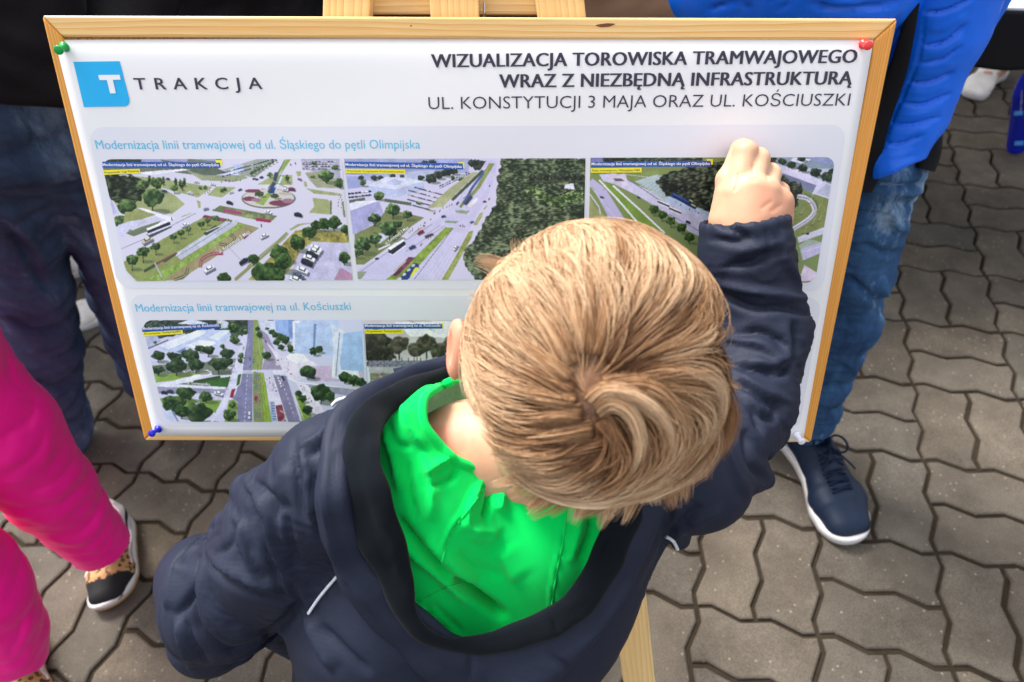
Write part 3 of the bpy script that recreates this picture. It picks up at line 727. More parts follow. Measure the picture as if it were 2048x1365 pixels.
p.poly([(1690, 592), (1800, 605), (1835, 630), (1830, 720), (1660, 705), (1700, 660)], GRASS); p.line([(1828, 610), (1828, 715)], 8, SHR); p.line([(1915, 620), (1932, 740)], 16, (120, 130, 100))
p.oval(1355, 598, 206, 76, (92, 100, 86)); p.oval(1353, 594, 196, 70, (196, 190, 184))
p.poly([(1370, 535), (1400, 530), (1315, 650), (1255, 630)], GR2)
for x, y, a, b, c in ((1235, 540, 60, 14, PINK), (1210, 600, 50, 18, PINK), (1260, 608, 38, 14, (150, 112, 136)), (1440, 632, 82, 22, PINK), (1500, 615, 42, 18, (150, 112, 136)), (1485, 560, 56, 12, (176, 170, 160))): p.oval(x, y, a, b, c)
p.tree(1285, 562, 38, 26, dark=SHR, lit=(86, 104, 72)); p.tree(1402, 578, 36, 24, dark=SHR, lit=(86, 104, 72))
p.poly([(1360, 560), (1410, 490), (1430, 400), (1400, 400), (1385, 480), (1345, 545)], (60, 74, 96)); p.poly([(1375, 520), (1410, 510), (1395, 560), (1362, 560)], (40, 70, 130)); p.line([(1455, 430), (1420, 510)], 16, (190, 214, 220))
p.line([(1380, 460), (1520, 530), (1560, 545)], 8, (150, 140, 130))
p.tree(1365, 418, 24, 20, 8); p.tree(1495, 445, 20, 28, 8)
p.poly([(960, 505), (1110, 512), (1000, 590), (890, 572)], GRASS)
for x, y in ((838, 515), (872, 512), (1000, 536), (1024, 526)): p.tree(x, y, 17, 16)
for x, y in ((450, 450), (480, 460), (520, 470), (555, 460), (650, 470), (685, 480), (715, 470), (700, 500)): p.tree(x, y, 13, 34, 4, dark=(20, 30, 26))
for x, y, r in ((640, 518, 34), (400, 492, 52), (505, 480, 58), (470, 590, 92), (278, 655, 82), (230, 770, 60)): p.tree(x, y, r, r*.78, r*.6)
p.poly([(360, 670), (400, 668), (640, 745), (600, 770)], WALK); p.poly([(265, 700), (400, 690), (500, 720), (250, 800)], (140, 146, 96))
p.poly([(210, 800), (300, 770), (500, 740), (560, 760), (300, 830), (262, 890), (215, 880)], (190, 190, 214)); p.poly([(270, 860), (390, 812), (540, 765), (480, 830), (330, 885)], (104, 116, 92))
p.line([(240, 978), (470, 880), (800, 710)], 4, (110, 112, 140)); p.poly([(700, 730), (780, 702), (750, 720), (690, 740)], GRASS); p.poly([(810, 612), (838, 620), (840, 665), (822, 672)], GRASS)
p.poly([(250, 1080), (560, 900), (880, 730), (1040, 750), (1170, 790), (1280, 820), (800, 1130), (700, 1215), (360, 1230), (280, 1150)], (132, 142, 86))
p.poly([(870, 722), (1040, 752), (1010, 775), (850, 740)], PINK, .3, 5); p.tree(950, 745, 34, 20)
p.poly([(640, 1020), (1030, 770), (1130, 760), (1110, 800), (690, 1062)], (186, 190, 208)); p.line([(660, 1038), (1070, 780)], 3, (90, 94, 104))
p.poly([(860, 860), (950, 800), (985, 815), (880, 880)], (60, 66, 62)); p.line([(880, 850), (985, 805)], 7, (210, 212, 220))
p.poly([(700, 1070), (1130, 788), (1175, 795), (560, 1215), (400, 1215)], GR2, .16, 5); p.poly([(1180, 800), (1280, 825), (780, 1150), (640, 1215), (560, 1215)], (150, 140, 104))
p.line([(470, 1110), (660, 1010)], 16, (120, 70, 84)); p.line([(410, 1150), (500, 1100)], 22, (60, 78, 56)); p.line([(560, 1080), (650, 1020)], 12, (60, 78, 56))
for pts in ([(980, 940), (1060, 950), (1100, 900), (1060, 870)], [(840, 1120), (850, 1060), (920, 1020), (1010, 1015)], [(640, 1215), (720, 1180), (745, 1120)]):
    p.line(catmull(pts, 20), 22, (140, 52, 84) if pts[0][0] == 840 else (84, 88, 64)); p.line(catmull(pts, 20), 5, (180, 176, 150))
p.line([(1165, 900), (1215, 850)], 22, (130, 70, 90))
p.poly([(930, 690), (985, 650), (1420, 730), (1365, 782)], (118, 130, 90), .2, 6); p.line([(1010, 685), (1150, 710)], 26, (150, 74, 112)); p.line([(1260, 755), (1370, 770)], 24, (150, 50, 90)); p.line([(930, 685), (1010, 695)], 14, (90, 110, 90))
for x, y, r in ((317, 1060, 54), (400, 1000, 54), (498, 962, 42), (634, 885, 34), (690, 855, 32), (745, 830, 28), (845, 790, 30), (892, 765, 26)): p.tree(x, y, r, r*.78, r*.9, dark=(22, 42, 22))
for a, b in (((1480, 885), (1100, 1215)), ((1500, 860), (1200, 1120))): p.line([a, b], 26, (136, 138, 96))
for k in range(5): p.line([(1060+k*55, 1130-k*8), (1500+k*20, 760+k*6)], 2.5, (200, 200, 222))
p.poly([(1560, 840), (1690, 830), (1970, 860), (1960, 940), (1700, 930), (1570, 1060), (1450, 1215), (1200, 1215)], (146, 138, 76), .2)
p.poly([(1690, 925), (1960, 935), (1990, 1215), (1500, 1215), (1590, 1000)], (186, 182, 214)); p.poly([(1900, 1120), (1990, 1170), (1992, 1215), (1850, 1215)], (170, 130, 160)); p.poly([(1510, 830), (1580, 790), (1700, 780), (1600, 800), (1525, 840)], GRASS)
for x, y, r in ((1850, 780, 62), (1780, 790, 56), (1715, 800, 50), (1660, 850, 60), (1575, 930, 72), (1445, 1010, 80), (1240, 1055, 50), (1330, 1160, 110), (1460, 1080, 80), (1940, 830, 44), (1930, 1045, 56), (1020, 1200, 56), (1410, 1180, 90)): p.tree(x, y, r, r*.85, r*.2, dark=(22, 42, 22), lit=(96, 130, 68))
for i, (x, y) in enumerate(((1715, 975), (1700, 995), (1682, 1022), (1662, 1048), (1645, 1080), (1610, 1140), (1580, 1185), (1560, 1210))): p.car(x, y, 92, 22, [WHT, WHT, BLKC, WHT, BLKC, WHT, (80, 90, 110), WHT][i])
for x, y, L, a, c in ((905, 1130, 84, -28, WHT), (1165, 1072, 70, -30, BLKC), (1320, 880, 62, -28, WHT), (435, 912, 84, -28, (190, 186, 170)), (720, 797, 56, -20, WHT), (880, 675, 42, -15, (150, 152, 176)), (1058, 628, 48, 14, BLKC), (1350, 700, 54, 12, WHT), (1578, 718, 60, 10, BLKC), (1072, 550, 34, -20, WHT), (1138, 530, 30, -20, (84, 88, 110)), (760, 555, 40, 12, WHT), (565, 540, 36, 10, BLU), (806, 470, 38, 8, WHT), (930, 488, 38, 8, WHT), (590, 448, 30, 8, BLU), (1480, 530, 46, 8, WHT), (1530, 525, 50, 5, (120, 60, 90)), (1590, 450, 34, 20, (170, 120, 150)), (1245, 448, 22, -10, BLKC), (1265, 452, 22, -10, BLKC), (1300, 436, 30, -10, BLU), (1558, 330, 16, 80, BLKC), (1522, 340, 16, 80, BLU)): p.car(x, y, L, a, c)
p.poly([(430, 870), (610, 800), (622, 815), (460, 895)], (70, 72, 90)); p.poly([(424, 830), (600, 762), (612, 795), (440, 862)], (40, 42, 54)); p.poly([(424, 826), (596, 756), (606, 772), (436, 842)], (232, 230, 240)); p.line([(440, 872), (618, 800)], 9, (214, 214, 226))
p.folk(12, (1000, 470), (1140, 460), 14); p.folk(6, (1040, 760), (1060, 780), 26); p.folk(5, (820, 570), (940, 540), 20); p.folk(6, (1890, 560), (1900, 700), 16)
p.line([(1300, 790), (1300, 815)], 7, (40, 36, 60)); p.line([(618, 740), (622, 765)], 6, (40, 36, 60)); p.line([(925, 890), (990, 1080)], 2.5, (190, 190, 200)); p.line([(1055, 970), (1150, 1070)], 2.5, (130, 126, 150))
p.line([(490, 1085), (545, 1195)], 10, (176, 176, 180)); p.line([(380, 800), (480, 770)], 9, (196, 196, 206))
p.poly([(135, 560), (215, 710), (175, 720)], (176, 178, 214))
p.finish()
Z = lambda x, y: (180+x/3.7926, 240+y/3.7926)
banner(Z, [(92, 318), (985, 326), (990, 364), (95, 364)], [(98, 382), (378, 372), (382, 405), (104, 418)], 'Modernizacja linii tramwajowej od ul. Śląskiego do pętli Olimpijska', 'Przystanek: Ligi Polskiej', [(950, 306), (1000, 306), (1003, 348), (960, 345)], 5.6, 3.8)
text('ul. Konstytucji 3 Maja', Z(985, 1012), Z(1218, 858), 6.5, m_wink, .0014, offset=.012)

# --- forest avenue
p = Pic([(688, 318), (1171, 317), (1166, 560), (716, 560)], (680, 240), 3.7926, 500, 260, (198, 194, 222), 2)
p.poly([(30, 295), (980, 295), (980, 400), (40, 420)], (150, 156, 190)); p.poly([(720, 300), (975, 300), (975, 400), (830, 380)], (158, 168, 214))
p.poly([(500, 400), (640, 380), (720, 380), (720, 440), (600, 470), (510, 450)], (176, 184, 216)); p.poly([(45, 425), (160, 430), (210, 450), (180, 510), (60, 525)], (150, 158, 206))
p.poly([(170, 410), (400, 400), (420, 430), (250, 470), (190, 450)], (162, 170, 210))
for x, y, r in ((160, 440, 26), (258, 440, 30), (305, 440, 26), (400, 428, 26), (470, 430, 22), (612, 440, 30), (690, 445, 50), (740, 420, 44), (800, 400, 44), (860, 390, 40), (640, 330, 30), (700, 322, 30), (1060, 345, 60), (1010, 330, 40)): p.tree(x, y, r, r*.75, dark=(34, 42, 40), lit=(82, 96, 84))
p.poly([(205, 505), (395, 440), (635, 465), (640, 530), (415, 592), (220, 560)], (178, 186, 220)); p.poly([(205, 500), (350, 432), (500, 440), (630, 466), (420, 528)], (204, 208, 232)); p.poly([(345, 475), (410, 448), (480, 470), (440, 496), (370, 492)], (178, 186, 216))
for i in range(90):
    a, b = i % 18, i//18; x = 560+a*15-b*34; y = 510+b*26+a*4
    if 510 < x < 830: p.car(x, y, 16, 8, p.r.choice([BLKC, (110, 84, 110), BLU, WHT]))
for i in range(14): p.car(70+(i % 7)*26, 560-(i % 7)*3+(i//7)*28, 22, -4, p.r.choice([BLKC, WHT]))
for i in range(26): p.car(760+(i % 13)*18, 500-(i % 13)*9+(i//13)*16, 15, -20, p.r.choice([BLU, WHT, (120, 150, 180)]))
p.tree(925, 455, 28, 22, 8); p.tree(855, 440, 20, 16, 6); p.tree(175, 478, 30, 22, 10)
p.poly([(660, 672), (830, 520), (1000, 400), (1050, 400), (880, 560), (780, 660)], (160, 164, 128)); p.tree(295, 578, 52, 34); p.line([(340, 610), (540, 640)], 24, (84, 98, 84)); p.line([(70, 620), (190, 600)], 22, (84, 98, 84)); p.tree(600, 632, 24, 14)
p.poly([(75, 655), (295, 612), (340, 740), (150, 850), (100, 868), (80, 700)], (158, 158, 202)); p.poly([(70, 640), (120, 618), (300, 612), (80, 690)], (222, 222, 240))
p.poly([(340, 700), (420, 690), (640, 742), (540, 810), (420, 930), (180, 1100), (120, 1100), (110, 870), (250, 800)], (118, 124, 82)); p.poly([(240, 880), (300, 860), (380, 880), (300, 940)], (190, 196, 216))
for x, y, r in ((400, 680, 62), (512, 720, 42), (262, 750, 52), (372, 820, 84), (270, 900, 56), (170, 940, 74), (130, 1010, 40), (440, 790, 40)): p.tree(x, y, r, r*.8, r*.4, dark=(24, 42, 30))
p.poly([(1110, 310), (1180, 310), (1185, 330), (1180, 420), (1130, 560), (770, 1215), (140, 1215), (140, 1140), (700, 780), (870, 640), (1050, 400)], (190, 186, 220), .03)
p.poly([(1130, 330), (1175, 330), (1060, 520), (920, 670), (905, 665), (1040, 500)], (132, 142, 90)); p.poly([(1075, 400), (1110, 370), (1040, 480), (915, 660), (905, 660)], (92, 104, 84))
p.line([(1085, 385), (850, 610)], 22, (66, 82, 66)); p.line([(1090, 400), (1000, 520), (940, 640)], 18, (70, 92, 150)); p.poly([(935, 640), (990, 570), (1010, 590), (960, 650)], (66, 70, 90)); p.poly([(960, 655), (1030, 590), (1050, 600), (990, 670)], (214, 216, 226))
p.poly([(870, 685), (990, 690), (960, 715), (880, 705)], (130, 150, 128)); p.poly([(800, 765), (900, 770), (880, 785), (790, 780)], (130, 150, 128)); p.poly([(1085, 700), (1075, 740), (1040, 800), (1010, 800), (1060, 710)], (150, 156, 110))
p.poly([(1110, 650), (1120, 650), (1100, 680), (1085, 680)], GRASS); p.poly([(635, 680), (740, 690), (700, 700)], GRASS); p.poly([(590, 830), (660, 800), (580, 850), (520, 890)], (140, 150, 110))
p.poly([(800, 815), (860, 820), (600, 1105), (420, 1215), (345, 1215), (560, 1050)], (124, 146, 66), .14, 5); p.line([(860, 820), (560, 1215)], 4, (80, 90, 80))
p.poly([(400, 1180), (470, 1100), (520, 1040), (570, 1045), (430, 1190)], (110, 60, 86), .25, 5); p.line([(410, 1150), (500, 1070)], 14, (176, 170, 160))
p.poly([(560, 1085), (595, 1090), (600, 1130), (510, 1215), (440, 1215)], (44, 62, 110)); 
for k in range(4): p.poly([(548-k*34, 1096+k*34), (570-k*34, 1094+k*34), (566-k*34, 1112+k*34), (540-k*34, 1118+k*34)], (190, 196, 216))
p.poly([(570, 1120), (598, 1118), (596, 1132), (545, 1190), (530, 1190)], (206, 206, 60))
p.poly([(975, 850), (1010, 840), (1000, 890), (820, 1215), (770, 1215), (880, 1030)], (140, 148, 88), .12)
for k in range(4): p.line([(900+k*22, 850), (660+k*34, 1215)], 2.5, (214, 212, 234))
p.line([(160, 1150), (420, 960), (700, 790)], 4, (120, 120, 150)); p.line([(500, 1000), (800, 800)], 4, (140, 140, 160)); p.poly([(640, 880), (700, 860), (715, 875), (650, 905)], (70, 72, 84)); p.line([(655, 870), (760, 800)], 6, (150, 150, 160))
for x, y, L, a, c in ((612, 852, 50, -28, (150, 40, 70)), (548, 965, 50, -22, BLU), (878, 968, 52, -50, WHT), (785, 732, 32, -10, BLU), (1000, 775, 30, -20, (90, 100, 160)), (890, 632, 26, -50, BLU), (940, 582, 22, -50, WHT), (980, 548, 20, -50, BLKC), (1095, 620, 26, -5, (90, 50, 70)), (1130, 600, 18, -60, (160, 60, 90)), (1003, 520, 16, -60, BLU), (280, 1052, 26, -10, (44, 56, 80)), (1135, 500, 14, -60, BLKC)): p.car(x, y, L, a, c)
p.poly([(365, 985), (480, 915), (498, 935), (496, 950), (400, 1022), (370, 1010)], (40, 44, 58)); p.poly([(362, 975), (478, 905), (494, 915), (382, 990)], (226, 228, 240)); p.line([(372, 1014), (400, 1026), (498, 952)], 8, (220, 222, 236)); p.line([(290, 985), (380, 945)], 12, (210, 214, 230))
p.poly([(130, 1150), (205, 1150), (160, 1210), (135, 1210)], (140, 150, 130))
p.wood([(1230, 290), (1900, 285), (1900, 1230), (1020, 1230), (940, 1100), (935, 1010), (1060, 860), (1090, 760), (1180, 640), (1190, 500)], (36, 46, 36), (124, 138, 108), 20)
p.wood([(1400, 520), (1500, 500), (1600, 600), (1850, 520), (1850, 620), (1600, 660), (1440, 560)], (40, 60, 36), (170, 190, 130), 14); p.poly([(1710, 490), (1770, 480), (1780, 530), (1700, 520)], (214, 214, 230))
for x in range(1460, 1870, 52): p.tree(x, 432+(x*7 % 13), 30, 30, dark=(26, 32, 28), lit=(86, 96, 82))
p.folk(12, (520, 860), (700, 760), 20); p.folk(14, (700, 720), (850, 650), 12); p.folk(6, (920, 800), (930, 810), 20); p.folk(5, (600, 960), (700, 880), 12)
p.finish()
Z = lambda x, y: (680+x/3.7926, 240+y/3.7926)
banner(Z, [(35, 317), (930, 331), (935, 377), (38, 362)], [(42, 372), (495, 378), (496, 411), (46, 404)], 'Modernizacja linii tramwajowej od ul. Śląskiego do pętli Olimpijska', 'Przystanek: Kosynierów Kościuszkowskich', [(895, 320), (944, 322), (944, 366), (905, 362)], 5.6, 3.6)
text('ul. Konstytucji 3 Maja', Z(350, 948), Z(522, 822), 6, m_wink, .0014, offset=.01)

# --- tram loop
p = Pic([(1181, 316), (1671, 315), (1630, 566), (1176, 562)], (1160, 240), 3.657, 500, 260, (118, 134, 84), 3, (.04, .08, 'bc'))
p.poly([(78, 275), (190, 275), (150, 310), (78, 310)], (120, 120, 170)); p.wood([(180, 270), (900, 270), (900, 310), (180, 310)], (30, 38, 34), (88, 100, 84), 16)
p.poly([(70, 450), (150, 500), (280, 700), (420, 900), (520, 1180), (70, 1180), (200, 700)], (176, 170, 206)); p.poly([(70, 560), (110, 640), (170, 690), (400, 1180), (70, 1180)], (148, 152, 104))
p.line([(70, 540), (140, 640), (150, 690)], 9, (200, 198, 214)); p.line([(75, 450), (165, 520), (280, 700), (520, 1100)], 52, (178, 172, 208)); p.line([(70, 480), (260, 720)], 3, (220, 220, 236))
p.poly([(140, 400), (260, 390), (340, 440), (560, 540), (980, 690), (980, 900), (800, 820), (640, 690), (430, 560), (250, 470), (170, 450)], (190, 188, 216))
p.poly([(190, 400), (330, 395), (360, 480), (230, 470)], (200, 190, 214)); p.poly([(240, 430), (300, 430), (330, 450), (260, 450)], (90, 90, 96))
p.poly([(180, 450), (240, 470), (620, 830), (700, 1000), (560, 1000), (300, 640)], (112, 142, 60)); p.line([(140, 440), (300, 610), (520, 870)], 13, (220, 218, 232)); p.line([(240, 480), (440, 660), (620, 830)], 13, (220, 218, 232))
p.poly([(340, 400), (560, 370), (600, 400), (380, 440)], (122, 138, 82)); p.poly([(400, 450), (560, 400), (640, 420), (620, 600), (520, 520)], (160, 178, 184)); p.line([(330, 400), (590, 430)], 5, (190, 186, 196)); p.line([(360, 440), (600, 600)], 6, (96, 100, 110))
for k in range(7): p.line([(420+k*24, 500+k*16), (540+k*10, 430+k*18)], 3, (190, 206, 214))
p.wood([(600, 400), (760, 350), (1000, 300), (1120, 300), (1140, 720), (980, 700), (860, 640), (640, 560), (560, 450)], (16, 22, 20), (104, 116, 92), 22)
p.poly([(600, 580), (650, 560), (980, 690), (980, 720), (760, 660)], (168, 188, 216)); p.line([(670, 545), (850, 640)], 34, (28, 48, 108)); p.line([(680, 540), (840, 625)], 6, (70, 110, 180)); p.line([(680, 556), (820, 640)], 4, (16, 22, 50))
p.line([(780, 580), (830, 605)], 22, (30, 44, 80)); p.line([(795, 612), (850, 645)], 22, (30, 44, 80)); p.line([(800, 585), (828, 600)], 8, (210, 205, 90)); p.line([(812, 618), (845, 635)], 8, (210, 205, 90))
for x, y in ((568, 588), (655, 638)):
    p.poly([(x, y), (x+85, y+38), (x+84, y+52), (x-2, y+16)], (40, 42, 56)); p.poly([(x+3, y-4), (x+86, y+32), (x+85, y+40), (x, y+4)], (236, 236, 242)); p.line([(x, y+20), (x+82, y+56)], 7, (226, 226, 236))
for k, (x, y) in enumerate(((540, 655), (600, 695), (665, 740), (745, 788), (800, 860))): p.tree(x, y, 40, 36, 16, dark=(24, 44, 20), lit=(104, 136, 60))
p.line([(650, 690), (900, 830)], 4, (100, 104, 130)); p.car(790, 748, 34, 20, BLKC); p.car(430, 568, 24, 20, BLKC); p.car(160, 566, 26, 10, (60, 58, 84)); p.car(600, 880, 30, 40, BLKC)
p.poly([(1330, 275), (1862, 275), (1862, 600), (1480, 420)], (176, 178, 202)); p.poly([(1380, 275), (1862, 275), (1862, 360), (1560, 350)], (128, 142, 160)); p.poly([(1560, 275), (1700, 290), (1620, 320), (1540, 300)], (214, 212, 232)); p.poly([(1660, 275), (1850, 285), (1862, 330), (1700, 300)], (140, 146, 190))
p.poly([(1400, 320), (1560, 350), (1800, 460), (1720, 545), (1480, 440)], (206, 202, 230)); p.poly([(1480, 390), (1730, 480), (1700, 535), (1470, 440)], (118, 122, 152)); p.line([(1700, 545), (1800, 460), (1862, 480)], 14, (200, 198, 222)); p.line([(1720, 540), (1840, 580)], 10, (206, 204, 224))
for x, y, r in ((1410, 290, 30), (1480, 305, 34), (1545, 330, 36), (1625, 355, 40), (1725, 385, 46), (1810, 420, 50), (1620, 280, 34), (1840, 380, 30)): p.tree(x, y, r, r*.8, dark=(24, 36, 28), lit=(74, 96, 66))
p.wood([(1400, 300), (1500, 430), (1620, 470), (1620, 560), (1560, 690), (1420, 720), (1380, 500)], (28, 34, 28), (94, 104, 80), 18)
p.poly([(1560, 720), (1640, 600), (1640, 540), (1830, 585), (1800, 780), (1600, 880)], (120, 128, 76)); L3 = catmull([(1560, 800), (1680, 720), (1715, 655), (1670, 580), (1590, 560)], 30)
p.line(L3, 34, (206, 200, 220)); p.line(L3, 5, (120, 116, 130)); p.line(L3+np.array([10, 8]), 4, (130, 126, 140)); p.line(catmull([(1740, 660), (1720, 590), (1640, 540)], 16), 12, (90, 104, 70))
for x, y in ((1640, 640), (1700, 560), (1760, 620), (1770, 690), (1720, 720), (1660, 780), (1590, 620)): p.line([(x, y), (x-26, y+52)], 2.5, (190, 192, 190)); p.line([(x-34, y+52), (x-10, y+50)], 4, (50, 56, 44))
p.poly([(1590, 860), (1800, 780), (1795, 830), (1600, 900)], (200, 196, 220)); p.poly([(1600, 920), (1670, 870), (1780, 900), (1620, 960)], (156, 170, 156)); p.poly([(1610, 950), (1780, 890), (1770, 970), (1630, 1030)], (180, 174, 206)); p.poly([(1640, 1060), (1735, 1120), (1720, 1180), (1600, 1180)], (206, 190, 212)); p.line([(1620, 970), (1775, 920)], 3, (226, 224, 236)); p.car(1665, 832, 24, -10, BLKC)
p.folk(5, (690, 600), (900, 700), 6)
p.finish()
Z = lambda x, y: (1160+x/3.657, 240+y/3.657)
banner(Z, [(78, 311), (955, 300), (960, 342), (80, 346)], [(78, 354), (450, 350), (452, 385), (80, 388)], 'Modernizacja linii tramwajowej od ul. Śląskiego do pętli Olimpijska', 'Pętla tramwajowa: Olimpijska P&R', [(925, 288), (972, 288), (972, 328), (935, 330)], 5.6, 3.8)

# --- boulevard with slab blocks
p = Pic([(283, 641), (725, 640), (741, 845), (330, 844)], (240, 580), 4.875, 470, 220, (200, 200, 226), 4, (.05, .1, 'ad'))
p.wood([(200, 290), (1250, 285), (1250, 440), (1050, 470), (900, 380), (400, 470), (230, 450)], (38, 52, 44), (92, 108, 92), 18)
p.poly([(560, 330), (680, 290), (760, 300), (860, 330), (700, 340)], (206, 212, 234)); p.poly([(940, 300), (1010, 292), (1060, 320), (1050, 370), (980, 380)], (196, 202, 226)); p.poly([(230, 450), (360, 450), (400, 500), (260, 580)], (170, 176, 206)); p.line([(260, 580), (470, 490)], 10, (70, 72, 90)); p.tree(340, 512, 20, 14, 6)
p.poly([(370, 545), (790, 390), (1060, 395), (1085, 440), (1000, 540), (900, 600), (620, 560), (560, 610), (420, 600)], (186, 198, 228)); p.poly([(370, 545), (760, 392), (830, 400), (830, 430), (480, 580)], (222, 228, 242)); p.poly([(640, 545), (770, 490), (920, 500), (940, 520), (800, 590)], (226, 232, 244)); p.poly([(860, 470), (1000, 392), (1075, 395), (960, 500)], (214, 222, 240)); p.poly([(550, 605), (640, 560), (640, 590), (580, 620)], (110, 124, 166))
p.poly([(290, 700), (440, 690), (430, 760), (300, 770)], (186, 184, 208)); p.poly([(300, 740), (900, 700), (1090, 780), (1080, 830), (330, 850)], (112, 122, 110))
for i in range(16): p.car(470+i*27, 800-(i % 3)*6, 34, -6, p.r.choice([WHT, (140, 144, 170), WHT]))
p.poly([(330, 830), (860, 800), (880, 830), (560, 880), (350, 905)], (128, 158, 74)); p.poly([(500, 915), (1080, 840), (1050, 950), (820, 935)], (58, 98, 52)); p.poly([(540, 880), (880, 790), (900, 830), (560, 900)], WALK)
p.poly([(350, 915), (1090, 820), (1085, 845), (520, 925), (1050, 950), (1040, 975), (360, 945)], (214, 216, 232)); p.poly([(362, 945), (1040, 972), (1020, 1010), (380, 1015)], (140, 142, 166)); p.line([(720, 900), (980, 850)], 30, (54, 76, 50))
p.poly([(390, 1060), (640, 1020), (760, 1090), (600, 1180), (430, 1150)], (116, 148, 66)); p.poly([(760, 1050), (990, 1080), (930, 1200), (820, 1160)], (116, 148, 66)); p.poly([(590, 1050), (760, 1010), (1020, 1060), (960, 1080), (740, 1060)], (190, 190, 214))
for x, y, r in ((370, 640, 74), (540, 660, 70), (500, 640, 50), (690, 640, 96), (780, 570, 52), (860, 590, 70), (550, 740, 106), (740, 730, 92), (960, 720, 106), (1040, 620, 80), (370, 780, 66), (1060, 700, 50)): p.tree(x, y, r, r*.68, r*.3, dark=(24, 42, 30), lit=(88, 112, 74))
for x, y, r in ((640, 1010, 100), (520, 1110, 120), (840, 1040, 76), (760, 1190, 150), (600, 1180, 90)): p.tree(x, y, r, r*.7, r*.2, dark=(22, 44, 26), lit=(96, 126, 72))
p.poly([(410, 1190), (500, 1180), (575, 1285), (440, 1285)], (190, 200, 228)); p.poly([(500, 1182), (520, 1182), (575, 1285), (560, 1285)], (120, 128, 160))
p.poly([(1250, 290), (1300, 290), (1290, 800), (1290, 1290), (1140, 1290), (1150, 1100), (1100, 1060), (1190, 780), (1240, 500)], (126, 126, 162)); p.poly([(1200, 440), (1240, 440), (1190, 780), (1130, 1010), (910, 1290), (880, 1290), (1040, 1000), (1090, 820)], (208, 208, 232))
p.line([(1210, 640), (1190, 800), (1170, 920), (1130, 960)], 7, (240, 240, 248)); p.poly([(1150, 830), (1185, 820), (1165, 920), (1135, 940)], (56, 92, 56)); p.line([(1240, 830), (1215, 1290)], 5, (240, 240, 248), 22); p.line([(1250, 480), (1240, 780)], 3, (220, 220, 236), 12)
p.poly([(1090, 970), (1125, 965), (1100, 1055), (1070, 1050)], (140, 44, 56)); p.poly([(1060, 1080), (1110, 1070), (1150, 1110), (1135, 1290), (1020, 1290)], (120, 150, 66))
for x, y, r in ((1120, 490, 50), (1180, 640, 32), (1170, 690, 28), (1225, 400, 24), (1160, 410, 30), (1110, 370, 60), (1090, 1120, 42), (1068, 1220, 66), (1000, 550, 26)): p.tree(x, y, r, r*.9, dark=(24, 44, 26))
p.poly([(1300, 290), (1340, 290), (1400, 480), (1400, 640), (1380, 780), (1290, 780)], (134, 152, 88)); p.line([(1330, 400), (1370, 640)], 4, (180, 190, 150)); p.poly([(1360, 380), (1440, 440), (1600, 780), (1380, 780), (1420, 640)], (156, 146, 172))
p.poly([(1290, 800), (1400, 810), (1450, 1000), (1480, 1290), (1300, 1290)], (136, 148, 96)); p.poly([(1370, 810), (1400, 815), (1470, 1290), (1410, 1290)], (138, 170, 64))
for k in range(3): p.line([(1345+k*18, 812), (1375+k*28, 1290)], 2.5, (90, 100, 84))
for y in (850, 950, 1060, 1220):
    q = catmull([(1305, y-45), (1350, y-20), (1360, y+20), (1305, y+45)], 16); p.line(q, 15, (84, 76, 70)); p.line(q, 5, (196, 190, 160)); p.oval(1325, y, 18, 26, (140, 52, 72) if y == 1060 else (96, 130, 116))
p.poly([(1400, 810), (1480, 820), (1600, 1140), (1590, 1290), (1480, 1290), (1430, 960)], (212, 208, 230)); p.poly([(1495, 830), (1620, 840), (1760, 1290), (1640, 1290), (1560, 1040)], (128, 124, 156)); p.line([(1570, 870), (1700, 1240)], 5, (236, 236, 246), 24)
p.poly([(1465, 1090), (1500, 1090), (1530, 1285), (1475, 1285)], (150, 170, 206))
for k in range(7): p.line([(1470+k*3, 1105+k*26), (1506+k*3, 1103+k*26)], 6, (66, 78, 110))
p.poly([(1515, 1130), (1580, 1120), (1620, 1285), (1540, 1285)], (132, 66, 84), .2, 6); q = catmull([(1560, 1180), (1600, 1200), (1610, 1250), (1580, 1285)], 12); p.line(q, 12, (190, 180, 160))
for k in range(9): p.line([(1200+k*12, 785), (1196+k*12, 818)], 6, (240, 240, 248))
for k in range(9): p.line([(1492+k*12, 785), (1500+k*12, 822)], 6, (240, 240, 248))
p.poly([(1360, 290), (1510, 290), (1520, 480), (1420, 420)], (202, 208, 230)); p.poly([(1510, 290), (1700, 290), (1690, 480), (1600, 470), (1520, 400)], (150, 176, 226)); p.poly([(1640, 290), (1690, 290), (1690, 480), (1650, 460)], (120, 148, 206)); p.line([(1440, 292), (1500, 296)], 14, (60, 66, 76))
p.poly([(1420, 500), (1560, 640), (1880, 700), (1950, 760), (1950, 800), (1700, 900), (1620, 840)], (222, 216, 234)); p.poly([(1600, 660), (1680, 610), (1780, 625), (1850, 690), (1730, 720)], (238, 238, 246)); p.poly([(1850, 740), (2380, 740), (2380, 880), (1900, 900)], (196, 176, 206))
p.poly([(1690, 310), (1760, 300), (2130, 300), (2130, 640), (1700, 620)], (178, 196, 232)); p.poly([(1680, 310), (1755, 300), (1755, 320), (1705, 330), (1705, 600), (1690, 580)], (230, 234, 244)); p.poly([(1890, 330), (1915, 330), (1900, 590), (1880, 590)], (112, 134, 176))
p.poly([(2100, 420), (2280, 420), (2340, 900), (2060, 860)], (228, 230, 242)); p.poly([(2130, 430), (2360, 400), (2380, 800), (2150, 780)], (158, 186, 228)); p.poly([(2060, 330), (2180, 400), (2130, 860), (2100, 850)], (206, 212, 232)); p.line([(2140, 420), (2105, 840)], 8, (110, 116, 150))
